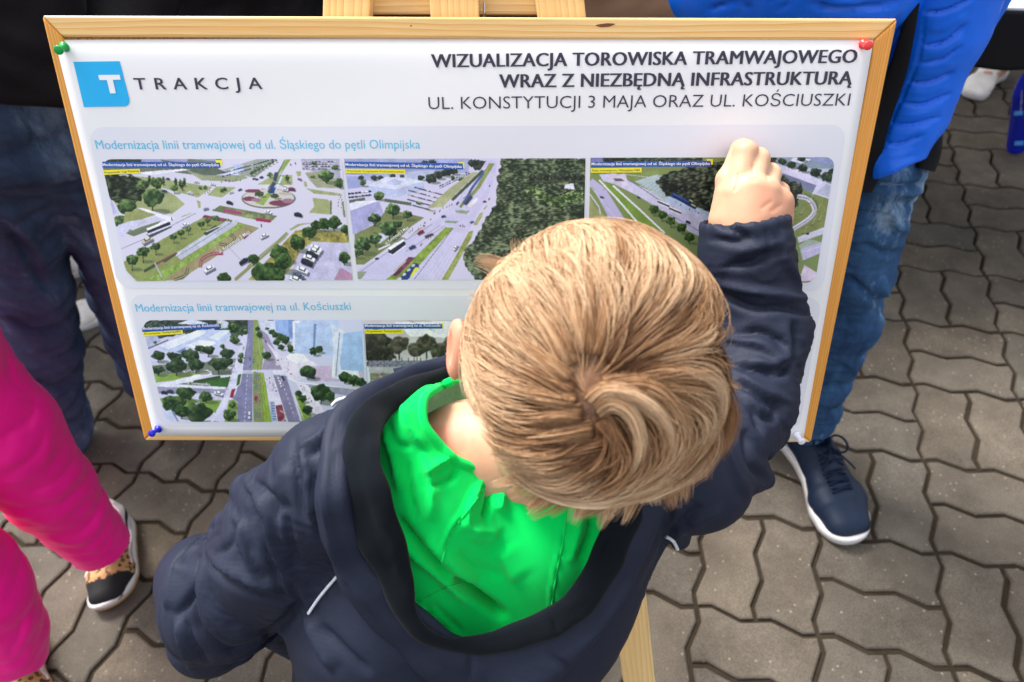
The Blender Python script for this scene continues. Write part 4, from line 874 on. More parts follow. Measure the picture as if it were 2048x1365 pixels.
p.line([(1640, 860), (1720, 900), (2380, 980)], 10, (236, 236, 244)); p.poly([(1810, 920), (2400, 980), (2400, 1060), (1880, 980)], (150, 146, 172)); p.poly([(1700, 1000), (1740, 990), (1900, 1290), (1780, 1290)], (124, 152, 66)); p.line([(1700, 1020), (1790, 1260)], 6, (240, 240, 246)); p.poly([(1720, 910), (1830, 930), (2000, 1200), (1900, 1290)], (224, 218, 236))
for x, y, r in ((1340, 380, 30), (1360, 440, 36), (1430, 640, 50), (1435, 380, 20), (1480, 410, 34), (1520, 440, 40), (1570, 460, 46), (1610, 480, 42), (1530, 510, 40), (1570, 560, 36), (1610, 500, 40), (1660, 560, 34), (1660, 590, 30), (1830, 800, 84), (1890, 600, 50), (1940, 580, 44), (1740, 1010, 36), (1780, 1060, 48), (1830, 1170, 56), (1960, 1010, 110), (2190, 850, 70), (2270, 880, 66), (2350, 900, 60), (2050, 1040, 60), (2230, 1080, 60)): p.tree(x, y, r, r*.8, r*.15, dark=(24, 44, 26), lit=(86, 116, 70))
for x, y, L, a, c in ((1260, 1220, 70, 90, WHT), (1225, 740, 26, 90, WHT), (1265, 735, 34, 90, (140, 150, 180)), (1268, 672, 26, 90, BLU), (1200, 560, 34, 90, WHT), (1545, 870, 50, 70, WHT), (1565, 920, 54, 75, WHT), (1590, 860, 44, 60, BLKC), (960, 1010, 84, 14, WHT), (430, 1000, 60, 5, BLKC), (490, 990, 66, 5, (60, 66, 90)), (1870, 850, 60, 10, BLKC), (1420, 500, 26, 70, BLU), (1300, 700, 26, 90, (60, 100, 170))): p.car(x, y, L, a, c)
p.poly([(1520, 675), (1555, 672), (1552, 735), (1518, 738)], (214, 208, 222)); p.line([(1525, 690), (1550, 688)], 8, (60, 64, 84))
p.folk(22, (1150, 620), (1000, 1110), 14); p.folk(16, (1430, 840), (1520, 1010), 22); p.folk(12, (1590, 660), (1680, 850), 30); p.folk(12, (1760, 920), (1890, 1130), 16); p.folk(9, (1300, 650), (1340, 780), 12)
p.finish()
Z6 = lambda x, y: (240+x/3.103, 580+y/3.103)
banner(Z6, [(135, 236), (625, 209), (628, 238), (138, 262)], [(140, 264), (388, 249), (391, 273), (145, 290)], 'Modernizacja linii tramwajowej na ul. Kościuszki', 'Przystanek: Świętopełka', [(600, 206), (634, 203), (634, 230), (610, 232)], 5.0, 3.6)
text('ul. Świętopełka', Z6(415, 585), Z6(560, 594), 5, m_wink, .0014, offset=.012)
text('ul. Wojska Polskiego', Z6(1325, 606), Z6(1515, 612), 4.6, m_wink, .0014, offset=.01)

# --- avenue of bare trees against the light
p = Pic([(728, 641), (1168, 640), (1160, 850), (741, 850)], (240, 580), 3.103, 300, 150, (214, 214, 232), 5)
p.poly([(1505, 185), (2900, 185), (2900, 480), (1540, 480)], (196, 188, 196), .1, 60); p.poly([(1700, 200), (2900, 185), (2900, 330), (1800, 290)], (228, 226, 240)); p.line([(1780, 185), (1960, 260)], 3, (120, 110, 110)); p.line([(1900, 362), (2100, 362)], 3, (200, 196, 200))
p.wood([(1500, 260), (1600, 250), (1700, 330), (1700, 440), (1530, 470)], (24, 26, 24), (84, 84, 70), 10)
for x, y, r in ((1580, 320, 90), (1730, 340, 70), (1840, 370, 60), (1900, 330, 70), (1980, 380, 60), (2060, 340, 70)): p.tree(x, y, r, r*.85, r*.5, dark=(46, 44, 40), lit=(128, 122, 104), shadow=False)
p.poly([(1540, 440), (2900, 430), (2900, 480), (1545, 500)], (128, 126, 140)); 
for x in range(1560, 2100, 38): p.line([(x, 420), (x+3, 478)], 5, (44, 42, 48)); p.car(x+14, 455, 30, 2, (150, 150, 190))
p.poly([(1545, 480), (2900, 470), (2900, 520), (1550, 540)], (172, 168, 176)); p.poly([(1550, 520), (2900, 500), (2900, 900), (1560, 900)], (112, 128, 100)); p.wood([(1560, 540), (1640, 520), (1680, 640), (1570, 690)], (90, 80, 74), (206, 190, 176), 9)
p.finish()
banner(Z6, [(1514, 214), (1998, 213), (2000, 241), (1517, 243)], [(1520, 248), (1757, 247), (1760, 271), (1523, 273)], 'Modernizacja linii tramwajowej na ul. Kościuszki', 'Przystanek: Świętopełka', [(1976, 207), (2006, 207), (2006, 236), (1985, 238)], 5.0, 3.6)

# --- the last one, nearly all behind the boy's sleeve
p = Pic([(1172, 640), (1630, 642), (1584, 855), (1164, 850)], (0, 0), 1, 200, 110, (206, 206, 232), 6, (.04, .1, 'bc'))
p.poly([(1172, 640), (1640, 640), (1605, 770), (1500, 690), (1172, 760)], (60, 62, 66), .3, 6); p.poly([(1594, 700), (1612, 670), (1604, 736), (1590, 715)], (196, 190, 214)); p.poly([(1597, 690), (1610, 676), (1608, 700)], (90, 120, 170)); p.poly([(1582, 752), (1606, 724), (1597, 770)], (10, 12, 14)); p.poly([(1555, 848), (1580, 846), (1568, 855)], (60, 100, 150)); p.poly([(1564, 846), (1578, 845), (1566, 852)], (70, 90, 130))
p.finish()

# ---- push pins
def pin(name_lab, base, head, col, cat='push pin'):
    A = SH(*base); 
    d = uvb(*head, .016); B3 = bw(d[0], d[1], .016); ax = (B3-A)/np.linalg.norm(B3-A)
    A = A+B_N*.0003; L = .0155
    prof = [(0, .0004), (.0012, .0048), (.0030, .0046), (.0040, .0026), (.0085, .0021), (.0110, .0027), (.0122, .0040), (.0150, .0043), (L, .0030), (L+.0003, .0002)]
    prof = [(q[0]*1.0, q[1]*1.05) for q in prof]
    pth = [A+ax*q[0] for q in prof]; V, Fc = tube(pth, [q[1] for q in prof], 20)
    m = mat('plastic', col, .28, .5, sss=.0); root = add_obj('push_pin', V, Fc, m); tag(root, name_lab, cat, 'push pins holding the poster'); md = root.modifiers.new('s', 'SUBSURF'); md.levels = md.render_levels = 1
    nv, nf = tube([A-B_N*.010, A+B_N*.001], .0006, 6); add_obj('needle', nv, nf, mat('pin steel', (.5, .5, .5, 1), .3, metal=1), root)
pin('bright green push pin holding the upper corner beside the blue square logo', (131, 93), (115, 102), srgb(0, 160, 70))
pin('red push pin at the poster corner beside the bold title', (1726, 88), (1738, 92), srgb(236, 62, 60))
pin('dark blue push pin at the bottom corner below the boulevard picture', (319, 857), (303, 868), srgb(18, 22, 190))
pin('white push pin at the bottom corner above the navy sneaker', (1592, 868), (1604, 884), (.75, .75, .86, 1))
# ------------------------------------------------------------------ the boy
def unit(v): v = np.asarray(v, float); return v/np.linalg.norm(v)
H_C = cs((1190, 722, .462))
H_F = unit([.62*.2, .62*.98, -.78]); H_R = unit([.98, -.2, 0]); H_U = unit(np.cross(H_R, H_F)); H_R = np.cross(H_F, H_U)
SK = (.0755, .082, .078)         # skull half sizes: across, front to back, up
def hp(r, f, u): return H_C+H_R*r+H_F*f+H_U*u
def skin_nodes(t, b, tc):
    N, L = t.nodes, t.links
    a = N.new('ShaderNodeAttribute'); a.attribute_name = 'stubble'
    n = N.new('ShaderNodeTexNoise'); n.inputs['Scale'].default_value = 24; n.inputs['Detail'].default_value = 5; L.new(tc.outputs['Object'], n.inputs['Vector'])
    r = N.new('ShaderNodeValToRGB'); r.color_ramp.elements[0].position = .35; r.color_ramp.elements[0].color = (.57, .30, .185, 1)
    r.color_ramp.elements[1].position = .68; r.color_ramp.elements[1].color = (.63, .395, .25, 1); L.new(n.outputs['Fac'], r.inputs['Fac'])
    rd = N.new('ShaderNodeMix'); rd.data_type = 'RGBA'; rd.inputs['B'].default_value = (.70, .24, .15, 1)
    sx = N.new('ShaderNodeSeparateColor'); L.new(a.outputs['Color'], sx.inputs[0])
    L.new(sx.outputs[1], rd.inputs['Factor']); L.new(r.outputs['Color'], rd.inputs['A'])
    m = N.new('ShaderNodeMix'); m.data_type = 'RGBA'; m.inputs['B'].default_value = (.17, .08, .045, 1)
    L.new(sx.outputs[0], m.inputs['Factor']); L.new(rd.outputs['Result'], m.inputs['A']); L.new(m.outputs['Result'], b.inputs['Base Color'])
    n2_ = N.new('ShaderNodeTexNoise'); n2_.inputs['Scale'].default_value = 900; L.new(tc.outputs['Object'], n2_.inputs['Vector'])
    bp = N.new('ShaderNodeBump'); bp.inputs['Strength'].default_value = .12; bp.inputs['Distance'].default_value = .0004; L.new(n2_.outputs['Fac'], bp.inputs['Height']); L.new(bp.outputs[0], b.inputs['Normal'])
m_skin = mat('fair skin', (.88, .58, .40, 1), .5, .35, sss=.25, build=skin_nodes)

def boy_body():
    parts = []
    # head and neck
    s = SDF(H_C-.16, H_C+.16, .0026)
    s.ell(H_C, [H_R, H_F, H_U], SK, 0)
    s.ell(hp(0, .022, -.055), [H_R, H_F, H_U], (.054, .058, .050), .03)
    for q in (-1, 1):
        s.ell(hp(q*.032, .072, -.022), [H_R, H_F, H_U], (.017, .010, .011), .006, 'sub')
        s.ell(hp(q*.032, .068, -.022), [H_R, H_F, H_U], (.012, .011, .011), .002)
        s.ell(hp(q*.034, .045, -.052), [H_R, H_F, H_U], (.022, .026, .022), .015)
        e = hp(q*(.0955 if q < 0 else .084), -.004, -.012); ax = [unit(H_R*q*.9-H_F*.45), unit(H_F*.9+H_R*q*.45), H_U]
        s.ell(e, ax, (.0065, .0150, .0265), .004); s.ell(e+ax[0]*.006+ax[1]*.003, ax, (.0045, .0085, .016), .002, 'sub')
        s.ell(hp(q*(.0925 if q < 0 else .082), .004, -.036), ax, (.0055, .008, .0085), .004)
    s.cone(hp(0, .088, -.022), .006, hp(0, .103, -.044), .0095, .01); s.ell(hp(0, .088, -.068), [H_R, H_F, H_U], (.019, .009, .005), .004)
    s.ell(hp(0, .094, -.0685), [H_R, H_F, H_U], (.02, .006, .0012), .002, 'sub'); s.ell(hp(0, .074, -.09), [H_R, H_F, H_U], (.02, .018, .014), .012)
    s.cone(hp(0, -.02, -.04), .052, cs((1080, 900, .60)), .046, .02)
    V, Fq = s.mesh(1); parts.append((V, Fq))
    # neck, trunk, arms, legs
    W = lambda x, y, z: w2c((x, y, z))
    s = SDF(cs((1000, 1000, .65))-(.40, .75, .45), cs((1000, 1000, .65))+(.40, .38, .32), .006)
    s.chain([(cs((1130, 830, .55)), .044), (cs((1045, 905, .61)), .047), (cs((1010, 1000, .66)), .06)], .01)
    s.cone(cs((930, 905, .612)), .040, cs((1080, 960, .635)), .046, .03); s.cone(cs((930, 905, .612)), .04, cs((720, 980, .60)), .035, .03)
    s.cone(cs((1100, 960, .635)), .046, cs((1380, 980, .62)), .036, .03)
    s.chain([(cs((860, 1060, .65)), .06), (cs((900, 1250, .69)), .062), (cs((900, 1500, .78)), .075)], .04)
    s.chain([(cs((1150, 1090, .66)), .06), (cs((1040, 1250, .69)), .062), (cs((980, 1500, .78)), .075)], .04)
    s.chain([(cs((690, 970, .575)), .036), (cs((450, 1200, .65)), .028), (cs((590, 1225, .79)), .022)], .01)
    s.chain([(cs((1390, 965, .60)), .036), (cs((1500, 760, .665)), .028), (cs((1500, 480, .648)), .022)], .01)
    pel = c2w(cs((940, 1560, .82)))
    for q in (-1, 1):
        h = pel+(q*.055, 0, -.02); k = np.array([h[0]+q*.01, h[1]+.03, .27]); a = np.array([h[0]+q*.015, h[1]+.005, .06]); t = a+(q*.02, .12, -.035)
        s.chain([(w2c(h), .062), (w2c(k), .04), (w2c(a), .03), (w2c(t), .022)], .012)
    lh = cs((600, 1235, .80)); s.cone(lh, .022, lh+(.03, -.01, -.03), .026, .01)
    for q in range(4): s.cone(lh+(.03, -.01+q*.011-.016, -.03), .008, lh+(.062, -.02+q*.011-.016, -.05), .006, .003)
    V, Fq = s.mesh(1); parts.append((V, Fq))
    # right hand, knuckles towards us, fingertips bent down on to the poster
    s = SDF(cs((1500, 390, .645))-(.06, .075, .05), cs((1500, 390, .645))+(.06, .07, .06), .0011)
    J = lambda x, y, d: cs((x, y, d))
    wr = J(1500, 480, .648); s.cone(wr, .022, J(1500, 440, .642), .026, .01, flat=((0, 0, 1), 1.15))
    K = [J(1474, 388, .634), J(1503, 378, .629), J(1532, 386, .632), J(1557, 408, .640)]
    Wb = [J(1480, 455, .640), J(1496, 458, .636), J(1515, 458, .637), J(1532, 458, .641)]
    for w0, k0, r in zip(Wb, K, (.0150, .0150, .0142, .0128)): s.cone(w0, r+.003, k0, r-.001, .012)
    s.cone(J(1452, 440, .650), .0165, J(1462, 395, .647), .0150, .012)      # thumb base
    s.cone(J(1560, 440, .650), .0120, J(1556, 405, .646), .0120, .012)      # heel of the hand
    fing = [(K[0], J(1492, 305, .634), J(1486, 300, .652), J(1492, 318, .664), .0112),
            (K[1], J(1517, 320, .637), J(1517, 316, .654), J(1517, 332, .664), .0105),
            (K[2], J(1541, 350, .645), J(1541, 345, .660), J(1538, 358, .667), .0098),
            (K[3], J(1560, 384, .652), J(1558, 380, .664), J(1551, 390, .669), .0088)]
    for a, b, c, e, r in fing:
        s.cone(a, r+.0014, b, r, .0030); s.cone(b, r, c, r*.92, .002); s.cone(c, r*.92, e, r*.8, .002)
    s.chain([(J(1458, 410, .648), .0145), (J(1456, 360, .646), .0112), (J(1474, 322, .652), .0098), (J(1478, 300, .658), .0088)], .004)
    V, Fq = s.mesh(1)
    V = folds(V, Fq, [(-1.2, 4, [(1476, 345), (1474, 365), (1468, 385)]), (-1.0, 4, [(1506, 330), (1507, 352)]), (-.8, 4, [(1534, 345), (1536, 362)]), (-.5, 5, [(1500, 360), (1515, 362)]), (-.6, 9, [(1540, 425), (1565, 408)]), (-.6, 8, [(1520, 420), (1545, 402)])])
    parts.append((V, Fq))
    off = 0; VV, FF = [], []
    for V, Fq in parts: VV.append(V); FF.append(Fq+off); off += len(V)
    V = np.concatenate(VV); Fq = np.concatenate(FF)
    o = add_obj('person', c2w(V), Fq, m_skin)
    tag(o, 'small fair haired boy in a navy rain jacket reaching up to touch the poster', 'person')
    rel = V-H_C; r, f, u = rel@H_R, rel@H_F, rel@H_U
    cap = ((r/SK[0])**2+(f/SK[1])**2+(u/SK[2])**2 < 1.12)
    hair = cap & scalp_mask(r, f, u)
    x, y, d = c2p(V)
    red = np.zeros(len(V)); red[(abs(r) > .082) & (abs(f) < .04)] = .55
    hx = (d > .60) & (x > 1400) & (y < 480)
    red = np.where(hx, np.clip(.42*np.exp(-(((x-1540)/48)**2+((y-405)/34)**2))+.5*np.exp(-(((x-1476)/12)**2+((y-303)/12)**2))+.18*np.exp(-(((x-1508)/16)**2+((y-362)/10)**2)), 0, .7), red)
    col = np.stack([np.where(hair, .85, 0), red, red*0, red*0+1], 1)
    ca = o.data.color_attributes.new('stubble', 'FLOAT_COLOR', 'POINT'); ca.data.foreach_set('color', col.astype(np.float32).ravel())
    return o
def scalp_mask(r, f, u):
    th = u-(.30*f)              # hairline: high over the face, low at the nape
    return (u > np.where(f > .02, .018+(f-.02)*.55, np.where(f < -.03, -.046-(f+.03)*.1, -.046+(f+.03)*1.25)))
boy = boy_body()

# ---- hair
def HZ(x, y):
    a, b = 860+x/2.069, 400+y/2.069; w = math.exp(-(((a-1165)/150)**2+((b-790)/150)**2)); return a+14*w, b+28*w
FLOW = [[(575, 700), (520, 600), (460, 480), (370, 350), (260, 260), (150, 215)], [(585, 660), (560, 520), (520, 400), (470, 260), (390, 120)],
 [(600, 640), (610, 500), (605, 350), (580, 200), (530, 70)], [(620, 650), (675, 520), (715, 380), (725, 230), (690, 60)], [(640, 670), (750, 540), (840, 420), (900, 280), (910, 110)],
 [(650, 690), (790, 600), (930, 500), (1040, 360), (1060, 180)], [(665, 700), (850, 640), (1020, 600), (1130, 520), (1200, 400)], [(670, 715), (860, 690), (1040, 720), (1170, 780), (1250, 900)],
 [(685, 745), (850, 740), (970, 800), (1025, 900), (1035, 1010), (980, 1110), (900, 1170)], [(690, 765), (800, 800), (870, 890), (890, 1000), (860, 1110), (800, 1190)],
 [(760, 720), (930, 720), (1060, 800), (1150, 920), (1160, 1040), (1090, 1140), (960, 1210), (840, 1240)], [(1060, 700), (1190, 800), (1250, 950), (1210, 1100), (1120, 1190)],
 [(560, 700), (430, 610), (300, 500), (190, 400), (120, 350)], [(570, 750), (420, 690), (270, 620), (90, 580)], [(590, 790), (440, 770), (280, 740), (80, 730)], [(600, 830), (470, 840), (300, 850), (100, 860)],
 [(640, 880), (500, 910), (350, 940), (180, 960)], [(720, 950), (560, 995), (400, 1050), (250, 1120)], [(790, 1050), (670, 1110), (540, 1180), (420, 1260)], [(840, 1130), (760, 1200), (670, 1270), (600, 1350)],
 [(880, 1210), (780, 1260), (660, 1310)], [(680, 830), (730, 930), (770, 1020), (760, 1110), (690, 1180)]]
_fp, _ft = [], []
for g in FLOW:
    q = catmull([HZ(*p) for p in g], 24); t = np.gradient(q, axis=0); t /= np.linalg.norm(t, axis=1)[:, None]; _fp.append(q); _ft.append(t)
_fp = np.concatenate(_fp); _ft = np.concatenate(_ft)
def flow(x, y):
    d2 = (x[:, None]-_fp[:, 0])**2+(y[:, None]-_fp[:, 1])**2; w = 1/(d2+60.)**2
    v = w@_ft; return v/(np.linalg.norm(v, axis=1)[:, None]+1e-9)
def hair_nodes(t, b, tc):
    a = t.nodes.new('ShaderNodeAttribute'); a.attribute_name = 'tint'; t.links.new(a.outputs['Color'], b.inputs['Base Color'])
m_hair = mat('light brown hair', (.4, .25, .15, 1), .55, .22, sheen=0, build=hair_nodes)
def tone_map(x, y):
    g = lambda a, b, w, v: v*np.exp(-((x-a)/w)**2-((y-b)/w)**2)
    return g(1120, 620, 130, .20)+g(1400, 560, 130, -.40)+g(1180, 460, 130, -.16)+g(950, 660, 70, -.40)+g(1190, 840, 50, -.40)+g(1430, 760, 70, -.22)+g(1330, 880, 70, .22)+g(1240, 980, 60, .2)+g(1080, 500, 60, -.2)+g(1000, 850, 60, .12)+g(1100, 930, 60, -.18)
def strands(n, seed, clumps, length, lift, rad, wild, nseg=11, seedroots=None, tone=(0, 1)):
    r = np.random.default_rng(seed)
    u = r.normal(size=(n*3, 3)); u /= np.linalg.norm(u, axis=1)[:, None]
    loc = u*np.array(SK); k = scalp_mask(loc[:, 0], loc[:, 1], loc[:, 2]); loc = loc[k][:n]; n = len(loc)
    ax = np.stack([H_R, H_F, H_U])
    S = np.array(SK)
    # clump centres: roots drift towards their clump's root path near the tip
    ci = r.choice(n, clumps, replace=False); d2 = ((loc[:, None, :]-loc[ci][None])**2).sum(-1); cl = d2.argmin(1)
    cseed = r.random(clumps); dirn = r.normal(0, wild, n)+r.normal(0, wild*1.3, clumps)[cl]
    cx, cy, _ = c2p(H_C+loc@ax)
    LEN = length(cx, cy, loc)*(.75+.5*r.random(n))*(.8+.4*cseed[cl])
    LIFT = lift(cx, cy, loc)*(.5+.6*r.random(n))*(.55+.95*cseed[cl])
    P0 = loc.copy(); pts = [P0.copy()]; prev = None
    for s_ in range(nseg-1):
        tt = s_/(nseg-2)
        w = H_C+P0@ax; x, y, d = c2p(w); v = flow(x, y)
        ca, sa = np.cos(dirn*(.3+tt)), np.sin(dirn*(.3+tt)); v = np.stack([v[:, 0]*ca-v[:, 1]*sa, v[:, 0]*sa+v[:, 1]*ca], 1)
        dc = np.stack([v[:, 0], -v[:, 1], np.zeros(n)], 1)                     # camera space direction
        dl = dc@ax.T                                                          # head space
        nrm = P0/S**2; nrm /= np.linalg.norm(nrm, axis=1)[:, None]
        face = (nrm@ax)@unit(-H_C)                                            # 1 facing the camera
        gen = np.stack([np.sign(P0[:, 0])*.25, .45+0*P0[:, 0], -np.ones(n)], 1)   # far side: combed down and forward
        wgt = np.clip((face+.25)/.35, 0, 1)[:, None]
        dl = dl*wgt+gen*(1-wgt)
        tg = dl-nrm*(dl*nrm).sum(1)[:, None]; tg /= np.linalg.norm(tg, axis=1)[:, None]+1e-9
        if prev is not None: tg = tg*.45+prev*.55; tg -= nrm*(tg*nrm).sum(1)[:, None]*.8; tg /= np.linalg.norm(tg, axis=1)[:, None]+1e-9
        prev = tg
        P0 = P0+tg*(LEN/(nseg-1))[:, None]
        h = np.minimum(LIFT, .019 if n > 1500 else .036)*(math.sin(min(1, tt*1.5)*math.pi/2))
        q = np.linalg.norm(P0/S, axis=1); tgt = 1+h/S.mean()
        P0 = P0*((tgt)/q)[:, None]
        pts.append(P0.copy())
    pts = np.stack(pts, 1)                                                    # n, nseg, 3
    # gather into locks
    cg = pts[ci][cl]; tt = np.linspace(0, 1, nseg)[None, :, None]
    pts = pts+(cg-pts)*(tt**1.4)*.52*np.clip(1-np.linalg.norm(cg[:, :1]-pts[:, :1], axis=2, keepdims=True)/.03, 0, 1)
    pts += r.normal(0, .00010, pts.shape)*tt
    W = H_C+pts@ax
    T = np.gradient(W, axis=1); T /= np.linalg.norm(T, axis=2)[..., None]+1e-9
    a1 = np.cross(T, np.array([.3, .2, 1.])); a1 /= np.linalg.norm(a1, axis=2)[..., None]+1e-9; a2 = np.cross(T, a1)
    rr = (rad*(.7+.6*r.random(n)))[:, None]*np.interp(np.linspace(0, 1, nseg), [0, .2, .7, 1], [.8, 1, .85, .12])[None]
    V = np.stack([W+rr[..., None]*(math.cos(q)*a1+math.sin(q)*a2) for q in (0, 2.094, 4.189)], 2)   # n,nseg,3,3
    base = (np.arange(n)*nseg*3)[:, None, None]+(np.arange(nseg-1)*3)[None, :, None]
    k3 = np.arange(3)[None, None]; kn = (np.arange(3)+1)[None, None] % 3
    Fq = np.stack([base+k3, base+kn, base+3+kn, base+3+k3], -1).reshape(-1, 4)
    # colour: by lock, by strand, darker at the root
    c0 = np.array([.12, .050, .022]); c1 = np.array([.44, .245, .120]); c2 = np.array([.90, .68, .45])
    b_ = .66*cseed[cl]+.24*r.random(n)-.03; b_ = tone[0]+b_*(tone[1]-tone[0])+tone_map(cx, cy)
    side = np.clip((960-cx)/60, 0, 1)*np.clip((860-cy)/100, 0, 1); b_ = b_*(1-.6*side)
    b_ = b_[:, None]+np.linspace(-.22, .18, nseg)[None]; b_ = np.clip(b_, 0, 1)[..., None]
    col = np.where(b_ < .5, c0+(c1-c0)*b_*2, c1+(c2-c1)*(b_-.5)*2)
    col = np.repeat(col[:, :, None, :], 3, 2).reshape(-1, 3)
    return V.reshape(-1, 3), Fq, col
def len_f(cx, cy, loc):
    L = np.full(len(cx), .062); L = np.where(loc[:, 2] < -.012, .026, L); L = np.where((loc[:, 2] < -.035), .016, L)
    L = L*np.where(cy > 900, .62, 1.)
    L = L+.030*np.exp(-(((cx-1330)/110)**2+((cy-880)/120)**2)); return L
def lift_f(cx, cy, loc):
    h = np.full(len(cx), .0125)+.005*np.exp(-(((cx-1350)/120)**2+((cy-860)/120)**2)); wh = np.exp(-(((cx-1150)/60)**2+((cy-775)/60)**2)); h = h*(1-.55*wh)
    return np.where(loc[:, 2] < -.020, .005, np.where(loc[:, 2] < -.008, .009, h))
hv, hf, hc, off = [], [], [], 0
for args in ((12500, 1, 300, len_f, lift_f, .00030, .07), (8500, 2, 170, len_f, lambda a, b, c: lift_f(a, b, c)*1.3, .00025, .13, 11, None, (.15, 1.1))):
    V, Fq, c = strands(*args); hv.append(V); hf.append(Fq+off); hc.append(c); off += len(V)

# heavier locks sweeping round the crown
LOCKS = [([(640, 790), (700, 745), (800, 760), (900, 820), (970, 900), (1000, 1000), (980, 1100), (900, 1170)], 26, .020, 1.05, 170), ([(660, 820), (720, 790), (790, 820), (840, 900), (860, 1000), (840, 1100), (790, 1160)], 22, .019, 1.0, 140),
 ([(700, 730), (850, 725), (960, 780), (1040, 880), (1070, 1000), (1040, 1100), (960, 1170)], 26, .022, .85, 160), ([(800, 720), (950, 735), (1080, 820), (1150, 940), (1140, 1050), (1070, 1140), (960, 1200)], 28, .021, .7, 170), ([(900, 650), (1050, 660), (1160, 740), (1230, 860), (1230, 980), (1180, 1080)], 30, .017, .5, 170),
 ([(690, 850), (740, 930), (760, 1020), (740, 1110), (680, 1180)], 22, .013, .35, 120), ([(1160, 1010), (1080, 1120), (960, 1190), (870, 1225), (790, 1250)], 20, .019, 1.15, 130), ([(1000, 900), (1010, 1010), (960, 1110), (870, 1170), (760, 1190)], 20, .023, .95, 120),
 ([(545, 700), (420, 620), (300, 540), (190, 450)], 26, .015, .95, 130), ([(560, 640), (480, 490), (380, 370), (270, 270), (180, 250)], 26, .017, 1.0, 140), ([(580, 600), (530, 450), (470, 320), (390, 210)], 24, .017, .75, 130), ([(605, 600), (590, 450), (570, 300), (530, 170)], 26, .017, 1.0, 140),
 ([(630, 600), (650, 450), (650, 300), (620, 150)], 24, .017, .7, 130), ([(660, 600), (720, 450), (740, 300), (720, 150)], 26, .017, .85, 130), ([(700, 620), (800, 500), (860, 370), (880, 220)], 26, .016, .5, 130), ([(730, 650), (870, 560), (980, 450), (1020, 320)], 26, .016, .4, 130), ([(780, 670), (940, 620), (1080, 540), (1140, 420)], 26, .015, .45, 130),
 ([(560, 750), (430, 700), (290, 650), (160, 600)], 24, .013, .55, 110), ([(570, 790), (430, 780), (300, 770), (150, 760)], 24, .014, .8, 120), ([(600, 840), (470, 860), (330, 890), (200, 900)], 24, .014, .65, 120), ([(650, 910), (520, 940), (380, 975), (240, 990)], 24, .015, .85, 120),
 ([(720, 980), (580, 1020), (430, 1070), (310, 1120)], 24, .016, .6, 120), ([(790, 1060), (660, 1115), (530, 1180), (420, 1240)], 24, .016, .85, 120), ([(840, 1130), (750, 1200), (660, 1265), (590, 1310)], 22, .016, .6, 110),
 ([(860, 700), (1020, 700), (1150, 780), (1210, 880)], 24, .020, .8, 110), ([(1120, 560), (1200, 680), (1250, 820)], 22, .014, .3, 110), ([(960, 330), (1060, 420), (1120, 520)], 20, .012, .3, 90)]
_lr = random.Random(5)
for k_ in range(52):                # free tips round the rim, thickest at the nape
    a_ = math.radians(30+k_*3.6+_lr.uniform(-3, 3)) if k_ < 30 else math.radians(196+(k_-30)*9+_lr.uniform(-3, 3))
    r0, r1 = _lr.uniform(170, 215), (_lr.uniform(286, 345) if k_ < 25 else _lr.uniform(272, 290)) if k_ < 30 else _lr.uniform(276, 300)
    tw = _lr.uniform(.05, .30) if k_ < 30 else _lr.uniform(-.1, .1)
    pl_ = [((1190+r_*1.0*math.cos(a_+tw*u_)-860)*2.069, (722+r_*.985*math.sin(a_+tw*u_)-400)*2.069) for u_, r_ in ((0, r0), (.35, r0+(r1-r0)*.38), (.7, r0+(r1-r0)*.72), (1, r1))]
    LOCKS.append((pl_, _lr.uniform(20, 30), _lr.uniform(.008, .014), _lr.uniform(.45, .95) if k_ < 30 else _lr.uniform(.9, 1.25), 90 if k_ < 30 else 60))
